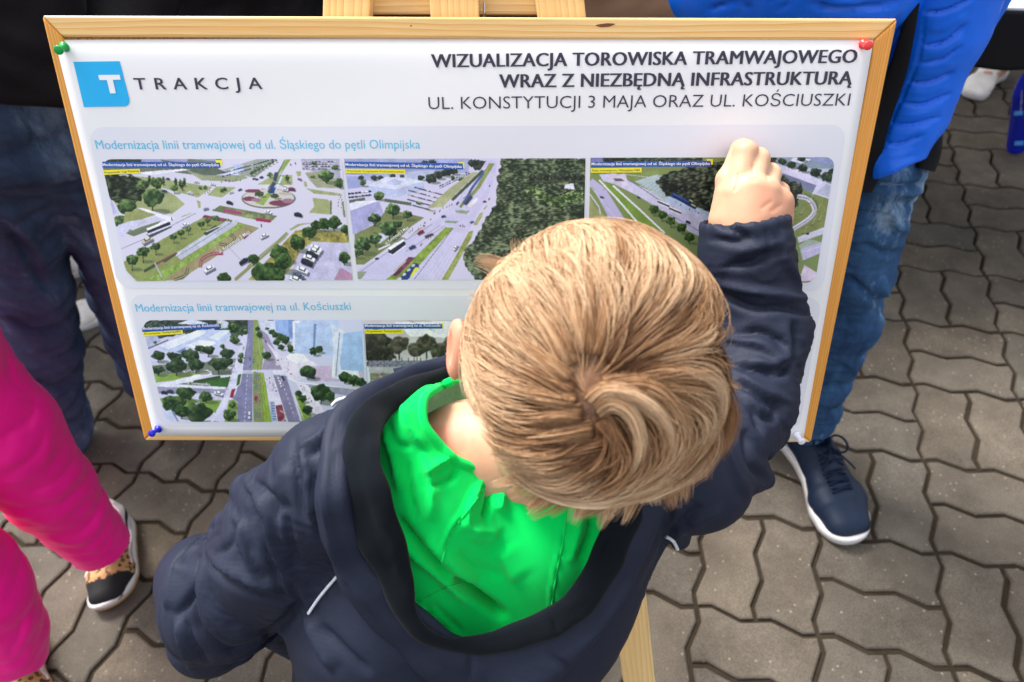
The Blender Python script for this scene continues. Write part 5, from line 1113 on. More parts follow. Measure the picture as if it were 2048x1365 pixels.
def locks():
    r = np.random.default_rng(11); Vs, Fs, Cs, off = [], [], [], 0; nseg = 18; ax = np.stack([H_R, H_F, H_U]); S = np.array(SK)
    for pl, wd, lf, tone, n in LOCKS:
        n = int(n*1.5) if n > 60 else n
        q = catmull([HZ(*p) for p in pl], nseg); T = np.gradient(q, axis=0); T /= np.linalg.norm(T, axis=1)[:, None]; Nn = np.stack([-T[:, 1], T[:, 0]], 1)
        a = r.normal(0, .42, n); b_ = r.normal(0, .5, n); tt = np.linspace(0, 1, nseg)
        spread = np.interp(tt, [0, .25, .7, 1], [1.1, 1.0, .8, .45])*wd
        st = r.uniform(-.12, .10, n); en = 1-r.uniform(0, .28 if wd > 1 and lf > .0141 else .62, n)
        out = np.zeros((n, nseg, 3))
        for i in range(n):
            u = np.clip(st[i]+(en[i]-st[i])*tt, 0, 1)*(nseg-1); k = np.clip(u.astype(int), 0, nseg-2); fr = (u-k)[:, None]
            c = q[k]*(1-fr)+q[k+1]*fr; nn = Nn[k]*(1-fr)+Nn[k+1]*fr
            c = c+nn*(a[i]*spread+np.sin(tt*5+b_[i]*6)*wd*.08)[:, None]
            lift = (lf*.86*(.62+.20*b_[i]-.25*a[i]**2)*(np.interp(tt, [0, .3, .8, 1], [.12, .72, 1.0, .8])))
            for j in range(nseg):
                d = unit(cs((c[j, 0], c[j, 1], 1.))); sc = S*(1+lift[j]/S.mean()); o_ = (ax@(-H_C))/sc; dd = (ax@d)/sc
                A_, B_, C_ = dd@dd, o_@dd, o_@o_-1; disc = B_*B_-A_*C_
                out[i, j] = d*((-B_-math.sqrt(disc))/A_ if disc > 0 else -B_/A_)
        T3 = np.gradient(out, axis=1); T3 /= np.linalg.norm(T3, axis=2)[..., None]+1e-9
        a1 = np.cross(T3, [.3, .2, 1.]); a1 /= np.linalg.norm(a1, axis=2)[..., None]+1e-9; a2 = np.cross(T3, a1)
        rr = (.00026*(.7+.6*r.random(n)))[:, None]*np.interp(tt, [0, .2, .7, 1], [.8, 1, .9, .1])[None]
        V = np.stack([out+rr[..., None]*(math.cos(g)*a1+math.sin(g)*a2) for g in (0, 2.094, 4.189)], 2)
        base = (np.arange(n)*nseg*3)[:, None, None]+(np.arange(nseg-1)*3)[None, :, None]; k3 = np.arange(3)[None, None]; kn = (np.arange(3)+1)[None, None] % 3
        Fs.append(np.stack([base+k3, base+kn, base+3+kn, base+3+k3], -1).reshape(-1, 4)+off); Vs.append(V.reshape(-1, 3)); off += n*nseg*3
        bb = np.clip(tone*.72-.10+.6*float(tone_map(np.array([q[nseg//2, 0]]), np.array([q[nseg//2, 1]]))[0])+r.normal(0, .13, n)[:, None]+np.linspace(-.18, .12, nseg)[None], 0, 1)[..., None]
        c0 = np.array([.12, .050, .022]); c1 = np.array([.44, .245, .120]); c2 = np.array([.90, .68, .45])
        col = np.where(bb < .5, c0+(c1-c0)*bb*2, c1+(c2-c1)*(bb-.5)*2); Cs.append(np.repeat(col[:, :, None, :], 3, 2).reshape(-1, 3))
    return np.concatenate(Vs), np.concatenate(Fs), np.concatenate(Cs)
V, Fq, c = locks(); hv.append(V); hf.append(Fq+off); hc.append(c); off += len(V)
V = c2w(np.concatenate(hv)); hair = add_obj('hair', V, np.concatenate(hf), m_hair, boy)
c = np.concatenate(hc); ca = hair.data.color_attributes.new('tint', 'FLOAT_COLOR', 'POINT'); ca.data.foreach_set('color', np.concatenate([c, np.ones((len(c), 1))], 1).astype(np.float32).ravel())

# ---- jacket
def ripstop(t, b, tc):
    N, L = t.nodes, t.links
    g = []
    for ang in (0.3, 0.3+math.pi/2):
        mp = N.new('ShaderNodeMapping'); mp.inputs['Rotation'].default_value = (.5, .4, ang); L.new(tc.outputs['Object'], mp.inputs['Vector'])
        w = N.new('ShaderNodeTexWave'); w.inputs['Scale'].default_value = 115; w.inputs['Distortion'].default_value = .4; L.new(mp.outputs[0], w.inputs['Vector']); g.append(w)
    mx = N.new('ShaderNodeMath'); mx.operation = 'MAXIMUM'; L.new(g[0].outputs['Fac'], mx.inputs[0]); L.new(g[1].outputs['Fac'], mx.inputs[1])
    n = N.new('ShaderNodeTexNoise'); n.inputs['Scale'].default_value = 38; n.inputs['Detail'].default_value = 4; L.new(tc.outputs['Object'], n.inputs['Vector'])
    b1 = N.new('ShaderNodeBump'); b1.inputs['Strength'].default_value = .16; b1.inputs['Distance'].default_value = .0006; L.new(mx.outputs[0], b1.inputs['Height'])
    b2 = N.new('ShaderNodeBump'); b2.inputs['Strength'].default_value = .35; b2.inputs['Distance'].default_value = .003; L.new(n.outputs['Fac'], b2.inputs['Height']); L.new(b1.outputs[0], b2.inputs['Normal'])
    L.new(b2.outputs[0], b.inputs['Normal'])
m_navy = mat('navy ripstop nylon', (.0110, .0150, .0325, 1), .66, .24, build=ripstop)
m_fleece = mat('black jersey lining', (.0045, .0065, .0095, 1), .95, .08, bump=(700, .4, .0006), sheen=.06)
m_green = mat('bright green cotton', (.0, .60, .095, 1), 1.0, .06, bump=(900, .35, .0005), noise=(40, .06), sheen=.15)
m_refl = mat('grey reflective piping', (.62, .66, .70, 1), .4, .5)
JZ = lambda pts: [(300+x/2.0525, 700+y/2.0525) for x, y in pts]
KZ = lambda pts: [(700+x/2.56, 850+y/2.56) for x, y in pts]
AZ = lambda pts: [(1360+x/2.1, 250+y/2.1) for x, y in pts]
RING = JZ([(1140, 130), (990, 200), (890, 300), (870, 450), (900, 620), (950, 790), (1010, 950), (1055, 1090), (1120, 1165), (1200, 1205), (1310, 1210)])+KZ([(760, 1105), (900, 1070), (1050, 1010), (1170, 920), (1260, 780), (1350, 620), (1430, 480), (1540, 330), (1620, 180)])+[(1380, 800), (1300, 700), (1050, 690)]
s = SDF(cs((300, 1300, .64))-(.05, .36, .30), cs((1660, 1300, .64))+(.05, .46, .24), .0030)
s.chain([(cs((785, 1010, .585)), .060), (cs((775, 1200, .625)), .082), (cs((800, 1380, .685)), .092), (cs((830, 1600, .78)), .105), (cs((850, 1790, .86)), .11)], .05)
s.chain([(cs((1240, 1000, .61)), .056), (cs((1095, 1190, .645)), .072), (cs((1000, 1380, .685)), .078), (cs((985, 1600, .78)), .095), (cs((980, 1790, .86)), .10)], .05)
s.chain([(cs((682, 960, .550)), .051), (cs((800, 870, .585)), .044)], .03)
s.chain([(cs((1385, 950, .59)), .045), (cs((1280, 900, .63)), .042)], .03)
s.chain([(cs((682, 960, .550)), .051), (cs((585, 1078, .59)), .056), (cs((445, 1200, .64)), .050), (cs((520, 1180, .73)), .046), (cs((640, 1250, .83)), .046)], .02)
s.cone(cs((400, 1150, .66)), .036, cs((420, 1270, .68)), .040, .025)
s.chain([(cs((1385, 950, .59)), .045), (cs((1488, 800, .645)), .043), (cs((1524, 665, .664)), .0425), (cs((1492, 510, .655)), .041), (cs((1487, 400, .642)), .041)], .015)
# corners where the stiff cloth stands off the arm
for a_, ra_, b_, rb_ in (((430, 1235, .655), .042, (392, 1326, .675), .007), ((480, 1240, .66), .04, (486, 1300, .675), .008), ((400, 1165, .65), .04, (332, 1150, .665), .009), ((400, 1230, .65), .04, (334, 1236, .665), .008), ((600, 1000, .56), .045, (492, 975, .575), .009), ((540, 1080, .59), .045, (448, 1050, .60), .009),
    ((1524, 665, .664), .034, (1614, 652, .672), .008), ((1500, 760, .66), .034, (1592, 745, .672), .008), ((1470, 860, .62), .036, (1545, 872, .632), .008), ((1430, 930, .60), .036, (1528, 958, .612), .007), ((1330, 1000, .61), .03, (1360, 1080, .62), .008)): s.cone(cs(a_), ra_, cs(b_), rb_, .012)
dirw = unit(cs((1487, 400, .642))-cs((1492, 510, .655)))
cp = cs((1487, 441, .645)); gx = [s.lo[i]+np.arange(s.n[i])*s.h for i in range(3)]
X, Y, Z_ = np.meshgrid(*gx, indexing='ij', sparse=True)
dcut = (X-cp[0])*dirw[0]+(Y-cp[1])*dirw[1]+(Z_-cp[2])*dirw[2]+.0012*np.sin(X*90+1)
s.f = np.maximum(s.f, np.where((X > .10) & (Y > -.1), dcut, -1).astype(np.float32))
s.cone(cs((1491, 490, .653)), .034, cs((1484, 380, .638)), .0385, .0, 'sub')
s.plane_cut(w2c((0, .2, .44)), (RC.T@np.array([0, 0, -1.])))
V, Fq = s.mesh(2)
JF = [(6, 12, JZ([(400, 555), (450, 610), (485, 690), (505, 800), (560, 940)])), (-6, 14, JZ([(430, 660), (455, 760), (520, 950), (560, 1040)])), (-5, 12, JZ([(420, 545), (500, 590), (540, 700)])),
 (5, 9, JZ([(620, 420), (645, 520), (660, 700)])), (-5, 9, JZ([(600, 430), (610, 560), (630, 680)])), (-5, 8, JZ([(640, 440), (700, 405), (770, 340)])), (4, 9, JZ([(610, 405), (680, 375), (760, 300)])), (-4, 12, JZ([(690, 480), (680, 620), (700, 760)])),
 (5, 13, JZ([(240, 830), (300, 890), (420, 950), (560, 985)])), (-6, 12, JZ([(250, 880), (330, 950), (470, 1010), (590, 1040)])), (-4, 11, JZ([(350, 720), (330, 800), (270, 850)])), (5, 11, JZ([(385, 700), (380, 800), (440, 930)])), (-4, 10, JZ([(410, 790), (430, 880), (500, 960)])),
 (-8, 12, JZ([(200, 840), (190, 960), (150, 1040), (112, 1100)])), (6, 13, JZ([(150, 860), (110, 960), (70, 1060)])), (5, 12, JZ([(220, 850), (215, 950), (240, 1060), (330, 1150), (470, 1165)])), (-5, 12, JZ([(180, 1040), (210, 1150), (330, 1230), (470, 1190)])),
 (6, 12, JZ([(115, 1110), (135, 1190), (175, 1310)])), (-4, 10, JZ([(150, 1110), (180, 1200), (240, 1280)])), (-4, 9, JZ([(300, 715), (220, 760), (130, 850), (90, 900)])), (4, 9, JZ([(260, 760), (170, 830), (120, 920)])), (-5, 9, JZ([(290, 745), (230, 800), (200, 870)])),
 (-9, 16, JZ([(620, 1040), (560, 1110), (470, 1190)])), (5, 14, JZ([(640, 1100), (690, 1210), (750, 1310)])), (-4, 14, JZ([(700, 1130), (800, 1230), (900, 1320)])), (-4, 10, JZ([(575, 950), (620, 1060)])),
 (3, 16, JZ([(560, 480), (520, 560), (470, 560)])), (-3, 14, JZ([(560, 600), (580, 760), (600, 900)])), (4, 16, JZ([(540, 650), (560, 800)])),
 # raised sleeve
 (-6, 9, AZ([(130, 395), (190, 430), (280, 470), (230, 490), (150, 480)])), (5, 8, AZ([(100, 400), (190, 400), (260, 440)])), (-7, 10, AZ([(215, 590), (300, 580), (385, 540)])), (5, 10, AZ([(230, 545), (330, 520), (400, 500)])), (5, 12, AZ([(420, 440), (440, 560), (500, 680), (540, 800)])),
 (-7, 10, AZ([(160, 700), (240, 745), (330, 770), (430, 770), (550, 800)])), (5, 10, AZ([(180, 670), (280, 700), (420, 720), (520, 740)])), (-7, 10, AZ([(260, 880), (330, 870), (400, 900), (440, 940)])), (6, 11, AZ([(240, 910), (340, 930), (420, 990), (460, 960), (450, 830)])),
 (-9, 10, AZ([(470, 830), (480, 920), (450, 1000), (420, 1060)])), (6, 10, AZ([(300, 1000), (400, 1010), (470, 960)])), (-8, 10, AZ([(250, 1020), (340, 1030), (400, 1060)])), (-7, 9, AZ([(240, 1080), (300, 1130), (400, 1190)])), (6, 9, AZ([(250, 1060), (330, 1110), (410, 1150)])),
 (-7, 9, AZ([(330, 1200), (370, 1240), (400, 1210), (415, 1150)])), (5, 9, AZ([(260, 1110), (300, 1170), (350, 1230)])), (-5, 9, AZ([(300, 1180), (330, 1290)])), (-4, 8, AZ([(350, 420), (370, 500), (330, 560)])), (3, 8, AZ([(300, 400), (310, 470)])),
 (-6, 12, [(1490, 860), (1500, 930), (1535, 960)]), (5, 12, [(1440, 880), (1465, 930), (1490, 990)]), (-5, 12, [(1400, 1010), (1350, 1060), (1330, 1110)]), (4, 12, [(1440, 1010), (1380, 1050)]), (-4, 14, KZ([(1640, 430), (1600, 640), (1500, 840)])), (4, 12, KZ([(1690, 500), (1620, 700), (1480, 900)]))]
V = V+normals(V, Fq)*(vnoise(V, 26, 4)*.0016)[:, None]
V = folds(V, Fq, [(a_*(.78 if min(q_[0] for q_ in p_) > 1400 else 1.), w_*(1.15 if min(q_[0] for q_ in p_) > 1400 else .9), p_) for a_, w_, p_ in JF], .85)
V = smooth_mesh(V, Fq, .2)
# slack along the sleeves bunches them into rings; a little everywhere
def sleeve_dir(V):
    al = np.zeros_like(V)
    for pts in ([cs((682, 960, .550)), cs((585, 1078, .59)), cs((445, 1200, .64)), cs((520, 1180, .73)), cs((640, 1250, .83))], [cs((1385, 950, .59)), cs((1488, 800, .645)), cs((1524, 665, .664)), cs((1492, 510, .655)), cs((1487, 400, .642))]):
        for p_, q_ in zip(pts[:-1], pts[1:]):
            t = np.clip((V-p_)@(q_-p_)/((q_-p_)@(q_-p_)), 0, 1); dd = np.linalg.norm(V-p_-t[:, None]*(q_-p_), axis=1); w_ = np.clip((.085-dd)/.02, 0, 1)[:, None]; al = al*(1-w_)+unit(q_-p_)*w_
    return al
V = buckle(V, Fq, .065, 280, (.008, .012), .12, sleeve_dir(V), .13, seed=3, stiff=12)
SUR = BVHTree.FromPolygons([Vector(v) for v in V], [tuple(int(i) for i in f) for f in Fq])
def surf_d(x, y, dflt):
    h = SUR.ray_cast(Vector((0, 0, 0)), Vector(cs((x, y, 1.))).normalized())
    return dflt if h[0] is None else -h[0].z
x, y, d = c2p(V)
V2, F2 = cut_where(V, Fq, inside(x, y, RING) & (d < .70))
jacket = add_obj('jacket', c2w(V2), F2, m_navy, boy); md = jacket.modifiers.new('cloth', 'SOLIDIFY'); md.thickness = .0016; md.offset = -1

def loft(pts, n, m=20, closed=True, pw=.75):
    """flattened band: pts (px, py, depth, half width px, half thickness m) -> camera space mesh"""
    q = catmull(pts, n, closed); out = []
    xy = q[:, :2]; T = (np.roll(xy, -1, 0)-np.roll(xy, 1, 0)) if closed else np.gradient(xy, axis=0)
    T /= np.linalg.norm(T, axis=1)[:, None]; Nn = np.stack([-T[:, 1], T[:, 0]], 1)
    for i in range(n):
        c = cs(q[i, :3]); w = cs((q[i, 0]+Nn[i, 0]*q[i, 3], q[i, 1]+Nn[i, 1]*q[i, 3], q[i, 2]))-c; vw = -unit(c)
        for a in np.arange(m)*2*math.pi/m:
            ca_, sa_ = math.cos(a), math.sin(a)
            out.append(c+w*np.sign(ca_)*abs(ca_)**pw+vw*q[i, 4]*np.sign(sa_)*abs(sa_)**pw)
    fs = [(i*m+k, i*m+(k+1) % m, ((i+1) % n)*m+(k+1) % m, ((i+1) % n)*m+k) for i in range(n if closed else n-1) for k in range(m)]
    V = np.array(out); Fq = np.array(fs)
    ctr = V.reshape(n, m, 3).mean(1); nn = normals(V, Fq)
    if ((V.reshape(n, m, 3)-ctr[:, None])*nn.reshape(n, m, 3)).sum() < 0: Fq = Fq[:, ::-1]
    return V, Fq
def on_surf(lst, lift):
    out = []
    for x, y, d, w, th in lst:
        out.append((x, y, (surf_d(x, y, d)-lift) if d < .0 or d == 0 else d, w, th))
    return out
# outer hood cloth: a soft roll lying round the neck outside the lining
HOOD = [(745, 800, .560, 34, .010), (690, 850, .0, 34, .009), (668, 920, .0, 32, .009), (664, 990, .0, 32, .010), (676, 1060, .0, 34, .010), (704, 1130, .0, 38, .010), (755, 1200, .0, 44, .011), (820, 1262, .0, 50, .011), (890, 1318, .0, 52, .011), (970, 1340, .0, 54, .011), (1060, 1330, .0, 54, .011),
        (1130, 1280, .0, 48, .010), (1192, 1210, .0, 40, .009), (1240, 1130, .0, 38, .013), (1280, 1050, .0, 38, .013), (1325, 970, .0, 38, .013), (1385, 880, .600, 38, .009), (1390, 780, .640, 34, .009), (1270, 700, .680, 30, .012), (1050, 690, .680, 26, .012), (880, 735, .615, 20, .012), (810, 762, .580, 26, .009)]
def relax_d(lst):
    a = np.array(lst, float)
    for _ in range(2): a[:, 2] = .5*a[:, 2]+.25*np.roll(a[:, 2], 1)+.25*np.roll(a[:, 2], -1)
    return a
V, Fq = loft(relax_d(on_surf(HOOD, .006)), 330, 26)
HF = [(3, 9, JZ([(730, 400), (712, 560), (730, 760), (775, 900), (860, 1010), (1000, 1180)])), (-3, 8, JZ([(770, 330), (745, 560), (765, 740), (830, 900), (930, 1030)])), (3, 8, JZ([(800, 300), (770, 420)])), (-3, 8, KZ([(610, 1170), (615, 1300)])), (3, 12, KZ([(420, 1130), (560, 1230), (700, 1290)])),
      (-3, 10, KZ([(1000, 1180), (1120, 1250), (1110, 1318)])), (3, 10, KZ([(1180, 1150), (1300, 1020), (1450, 800)])), (-3, 9, KZ([(1200, 1110), (1350, 900), (1480, 640)]))]
V = V+normals(V, Fq)*(vnoise(V, 60, 9)*.0012)[:, None]; V = folds(V, Fq, HF); V = buckle(V, Fq, .05, 120, (.004, .005), .12, seed=6, stiff=4)
hood = add_obj('hood', c2w(V), Fq, m_navy, jacket)
# black lining turned outwards round the opening
LIN = [(865, 757, .600, 14, .008), (800, 788, .563, 24, .0065), (740, 838, .0, 34, .0065), (722, 915, .0, 41, .0065), (738, 1002, .0, 46, .007), (762, 1082, .0, 46, .007), (790, 1153, .0, 34, .0065), (812, 1222, .0, 22, .0065), (842, 1264, .0, 17, .008), (885, 1288, .0, 17, .008), (935, 1292, .0, 19, .008), (997, 1284, .0, 24, .008),
       (1052, 1268, .0, 27, .0065), (1110, 1243, .0, 30, .0065), (1157, 1207, .0, 31, .0065), (1194, 1153, .0, 34, .007), (1224, 1092, .0, 34, .007), (1248, 1035, .0, 33, .007), (1278, 955, .0, 28, .007), (1345, 880, .600, 34, .007), (1360, 790, .640, 30, .007), (1260, 715, .676, 24, .0065), (1060, 705, .672, 20, .008), (930, 735, .625, 16, .008)]
V, Fq = loft(relax_d(on_surf(LIN, .017)), 330, 24, pw=.85)
LF = [(-3, 9, JZ([(880, 330), (850, 480), (880, 640), (930, 760)])), (2.5, 9, JZ([(930, 640), (990, 800), (1020, 960)])), (-2.5, 8, JZ([(960, 760), (1000, 900)])), (-2, 7, KZ([(1040, 1000), (1060, 1070)])), (2, 8, KZ([(1100, 960), (1200, 880)])), (-3, 9, KZ([(1330, 560), (1260, 760)]))]
V = V+normals(V, Fq)*(vnoise(V, 90, 11)*.0009)[:, None]; V = folds(V, Fq, LF); V = buckle(V, Fq, .04, 120, (.003, .004), .12, seed=7, stiff=4)
lining = add_obj('hood_lining', c2w(V), Fq, m_fleece, jacket)

# ---- green hoodie inside the opening
s = SDF(cs((680, 1000, .58))-(.03, .20, .16), cs((1420, 1000, .62))+(.03, .16, .12), .0026)
s.chain([(cs((822, 868, .590)), .047), (cs((850, 1000, .605)), .060), (cs((835, 1190, .635)), .076)], .035)
s.chain([(cs((1200, 930, .63)), .040), (cs((1165, 1040, .63)), .052), (cs((1080, 1190, .65)), .062)], .035)
s.chain([(cs((960, 1010, .650)), .074), (cs((1080, 1010, .655)), .072), (cs((975, 1200, .665)), .082)], .035)
V, Fq = s.mesh(2)
GF = [(-11, 9, JZ([(1020, 690), (1090, 785), (1180, 880), (1230, 930)])), (-22, 11, JZ([(1250, 940), (1330, 1000), (1450, 1090)])), (6, 14, JZ([(990, 740), (1080, 840), (1190, 930), (1300, 1040)])), (6, 14, JZ([(1130, 780), (1230, 880), (1330, 960)])), (-9, 8, JZ([(1400, 550), (1385, 640), (1370, 700)])), (5, 13, JZ([(1340, 560), (1290, 700), (1330, 740), (1420, 740)])), (6, 12, JZ([(1440, 580), (1430, 660)])),
 (-4, 9, JZ([(1060, 460), (1075, 600), (1100, 700)])), (5, 13, JZ([(1120, 420), (1150, 560), (1140, 700)])), (-4, 9, JZ([(1140, 560), (1230, 530), (1260, 480)])), (5, 9, JZ([(1130, 510), (1190, 470), (1240, 440)])), (-4, 8, JZ([(970, 280), (1010, 380), (1070, 400)])), (5, 12, JZ([(960, 330), (1000, 460), (1020, 580)])), (4, 10, JZ([(1030, 230), (1060, 320), (1120, 400)])),
 (-1.6, 2.6, JZ([(1390, 510), (1350, 600), (1240, 750), (1195, 880)])), (1.6, 4, JZ([(1378, 500), (1335, 590), (1225, 740), (1180, 860)])), (-1.6, 2.6, JZ([(1060, 1045), (1130, 1022), (1200, 985), (1275, 960)])), (-4, 6, JZ([(1130, 1050), (1160, 1100), (1230, 1165)])), (-3, 6, JZ([(1160, 1040), (1230, 1110), (1290, 1165)])), (4, 8, JZ([(1100, 1060), (1140, 1120), (1190, 1165)])),
 (-1.6, 2.6, KZ([(1108, 440), (1090, 600), (1060, 750), (1030, 940)])), (1.4, 4, KZ([(1092, 440), (1074, 600), (1044, 750), (1014, 940)])), (-8, 8, KZ([(1232, 470), (1220, 560), (1170, 680)])), (5, 10, KZ([(1180, 460), (1160, 560), (1120, 700)])), (5, 10, KZ([(1290, 480), (1260, 620), (1200, 740)])), (-7, 7, KZ([(900, 370), (940, 430)])), (4, 12, KZ([(600, 560), (690, 590), (760, 540)])), (4, 20, KZ([(760, 640), (850, 800)])), (-3, 14, KZ([(560, 640), (640, 720), (780, 780)]))]
V = V+normals(V, Fq)*(vnoise(V, 45, 21)*.0012)[:, None]
V = folds(V, Fq, GF, 1.1); V = smooth_mesh(V, Fq, .15); V = buckle(V, Fq, .05, 170, (.004, .006), .12, seed=5, stiff=10)
x, y, d = c2p(V)
NECK = [(905, 762), (852, 792), (846, 838), (864, 872), (908, 918), (945, 934), (985, 946), (1110, 955), (1200, 930), (1250, 850), (1200, 740), (1000, 720)]
far = d > np.array([.70])
V2, F2 = cut_where(V, Fq, (inside(x, y, NECK) & (d < .68)))
hoodie = add_obj('hoodie', c2w(V2), F2, m_green, boy); md = hoodie.modifiers.new('cloth', 'SOLIDIFY'); md.thickness = .002; md.offset = -1
gb = BVHTree.FromPolygons([Vector(v) for v in V], [tuple(int(i) for i in f) for f in Fq])
def gsurf(x, y, lift, dflt=None):
    h = gb.ray_cast(Vector((0, 0, 0)), Vector(cs((x, y, 1.))).normalized())
    return cs((x, y, dflt)) if h[0] is None else np.array(h[0])+unit(-np.array(h[0]))*lift
col_px = catmull(NECK[:10], 76)
vv, ff = tube([gsurf(a, b, -.001, .60) for a, b in col_px], .0042, 10)
add_obj('collar', c2w(vv), ff, m_green, hoodie)
for pts in (JZ([(1390, 510), (1350, 600), (1240, 750), (1195, 880)]), JZ([(1060, 1045), (1130, 1022), (1200, 985), (1275, 960)]), KZ([(1108, 440), (1090, 600), (1060, 750), (1030, 940)])):
    vv, ff = tube([gsurf(a, b, .0002, .60) for a, b in catmull(pts, 50)], .0009, 6); add_obj('seam', c2w(vv), ff, m_green, hoodie)
# thin far rim of the T-shirt collar beyond the neck
q = catmull([(848, 792, .600), (872, 775, .606), (905, 764, .612), (960, 752, .62)], 20); vv, ff = loft(np.concatenate([q, np.full((20, 1), 5.), np.full((20, 1), .0035)], 1), 20, 10, closed=False); add_obj('collar', c2w(vv), ff, m_green, hoodie)
# piping, zip and stitched seams lying on the jacket
jb = SUR
def jline(name, pts, r, m, lift=.0008, n=30, bv=None, flat=1):
    q = catmull(pts, n); P3 = []
    for a, b in q:
        h = jb.ray_cast(Vector((0, 0, 0)), Vector(cs((a, b, 1.))).normalized())
        if h[0] is not None: p = np.array(h[0]); P3.append(p+unit(-p)*lift)
    if len(P3) > 2: vv, ff = tube(P3, r, 8); return add_obj(name, c2w(vv), ff, m, jacket)
jline('reflective_piping', JZ([(650, 1083), (700, 1010), (785, 910)]), .0013, m_refl, .0016)
jline('reflective_piping', [(1333, 1074), (1346, 1082), (1355, 1099)], .0017, m_refl, .0016)
q = catmull([(664, 812), (676, 801), (700, 796), (722, 797), (738, 803)], 16); vv, ff = tube([cs((a, b, .575)) for a, b in q], .0016, 8); add_obj('reflective_piping', c2w(vv), ff, m_refl, jacket)
q = [(690, 822, .58, 30, .01), (720, 812, .585, 14, .01), (745, 806, .59, 8, .008)]; vv, ff = loft(q, 20, 12, closed=False); add_obj('collar_flap', c2w(vv), ff, m_fleece, jacket)
q = catmull([(790, 750, .600), (830, 738, .612), (875, 736, .618), (905, 748, .622)], 24); vv, ff = loft(np.concatenate([q, np.full((24, 1), 9.), np.full((24, 1), .006)], 1), 24, 12, closed=False); V = vv+normals(vv, np.array(ff))*(vnoise(vv, 160, 3)*.0016)[:, None]; add_obj('collar', c2w(V), ff, m_navy, jacket)
mb = MB()
for t in np.linspace(0, 1, 26):     # zip teeth beside the green
    a = catmull([(872, 752), (872, 768), (862, 785)], 27)[int(t*26)]; c = cs((a[0], a[1], .597)); v_, f_ = box8([c+np.array([sx*.0016, sy*.0007, sz*.0016]) for sz in (-1, 1) for sx, sy in ((-1, -1), (1, -1), (1, 1), (-1, 1))]); mb.add(v_, f_)
o = mb.build('zip', m_fleece, jacket); o.data.transform(M4); 
# trousers and shoes below the frame
pel = c2w(cs((940, 1560, .82)))
m_boytr = mat('dark grey cotton', (.03, .032, .038, 1), .9, .2, bump=(300, .3, .001)); m_boysh = mat('dark trainers', (.02, .02, .025, 1), .6)
s = SDF(pel-(.2, .2, pel[2]-.05), pel+(.2, .2, .12), .007)
for q in (-1, 1):
    h = pel+(q*.055, 0, 0); k = np.array([h[0]+q*.01, h[1]+.03, .27]); a = np.array([h[0]+q*.015, h[1]+.005, .075]); s.chain([(h+(0, 0, .04), .082), (k, .058), (a, .048)], .02)
V, Fq = s.mesh(2); V += normals(V, Fq)*(vnoise(V, 40, 2)*.002)[:, None]; add_obj('trousers', V, Fq, m_boytr, boy)
for q in (-1, 1):
    a = np.array([pel[0]+q*.07, pel[1]+.01, .0]); s = SDF(a-(.07, .08, .01), a+(.08, .20, .12), .004)
    s.cone(a+(0, -.01, .045), .034, a+(q*.02, .12, .026), .030, .02); s.cone(a+(0, 0, .06), .036, a+(0, .0, .085), .034, .01); s.f = np.maximum(s.f, (.002-(s.lo[2]+np.arange(s.n[2])*s.h)).astype(np.float32)[None, None]); V, Fq = s.mesh(1); add_obj('shoe', V, Fq, m_boysh, boy)
# ------------------------------------------------------------------ cloth for the others
def denim_nodes(dark, mid, pale):
    def f(t, b, tc):
        N, L = t.nodes, t.links
        n = N.new('ShaderNodeTexNoise'); n.inputs['Scale'].default_value = 6; n.inputs['Detail'].default_value = 9; n.inputs['Roughness'].default_value = .68
        mp = N.new('ShaderNodeMapping'); mp.inputs['Scale'].default_value = (1.3, 1.3, .45); L.new(tc.outputs['Object'], mp.inputs['Vector']); L.new(mp.outputs[0], n.inputs['Vector'])
        r = N.new('ShaderNodeValToRGB'); e = r.color_ramp.elements; e[0].position = .36; e[0].color = dark; e[1].position = .66; e[1].color = pale; x = e.new(.55); x.color = mid
        L.new(n.outputs['Fac'], r.inputs['Fac']); w = N.new('ShaderNodeTexNoise'); w.inputs['Scale'].default_value = 420; L.new(tc.outputs['Object'], w.inputs['Vector'])
        m = N.new('ShaderNodeMix'); m.data_type = 'RGBA'; m.blend_type = 'OVERLAY'; m.inputs['Factor'].default_value = .45; L.new(r.outputs['Color'], m.inputs['A']); L.new(w.outputs['Color'], m.inputs['B']); L.new(m.outputs['Result'], b.inputs['Base Color'])
        bp = N.new('ShaderNodeBump'); bp.inputs['Strength'].default_value = .3; bp.inputs['Distance'].default_value = .001; L.new(w.outputs['Fac'], bp.inputs['Height']); L.new(bp.outputs[0], b.inputs['Normal'])
    return f
m_denim = mat('faded blue denim', (.03, .09, .2, 1), .85, .2, build=denim_nodes((.006, .022, .065, 1), (.030, .085, .190, 1), (.26, .38, .52, 1)))
m_denim2 = mat('dark indigo denim', (.02, .05, .12, 1), .85, .2, build=denim_nodes((.022, .038, .078, 1), (.052, .086, .160, 1), (.15, .22, .33, 1)))
m_puffer = mat('bright blue quilted nylon', (.0, .15, .90, 1), .4, .45, bump=(60, .25, .002))
m_black = mat('black cloth', (.006, .006, .008, 1), .85, .2, bump=(120, .3, .002))
m_blackp = mat('black padded cloth with a plum sheen', (.005, .004, .006, 1), .65, .25, bump=(50, .4, .003))
m_beige = mat('beige cotton', (.30, .18, .10, 1), .85, .2, bump=(120, .3, .002), noise=(12, .15))
m_pink = mat('vivid pink velour', (.95, .0, .29, 1), .5, .35, bump=(260, .25, .001), sheen=.08)
m_adskin = mat('skin', (.62, .33, .23, 1), .5, .35, sss=.15)
m_sole = mat('white rubber', (.62, .60, .60, 1), .5, .4, noise=(40, .06))
m_navyk = mat('navy knit upper', (.003, .012, .036, 1), .55, .35, bump=(380, .5, .001), noise=(20, .3))
m_navyl = mat('navy laces', (.004, .012, .035, 1), .8, .2)
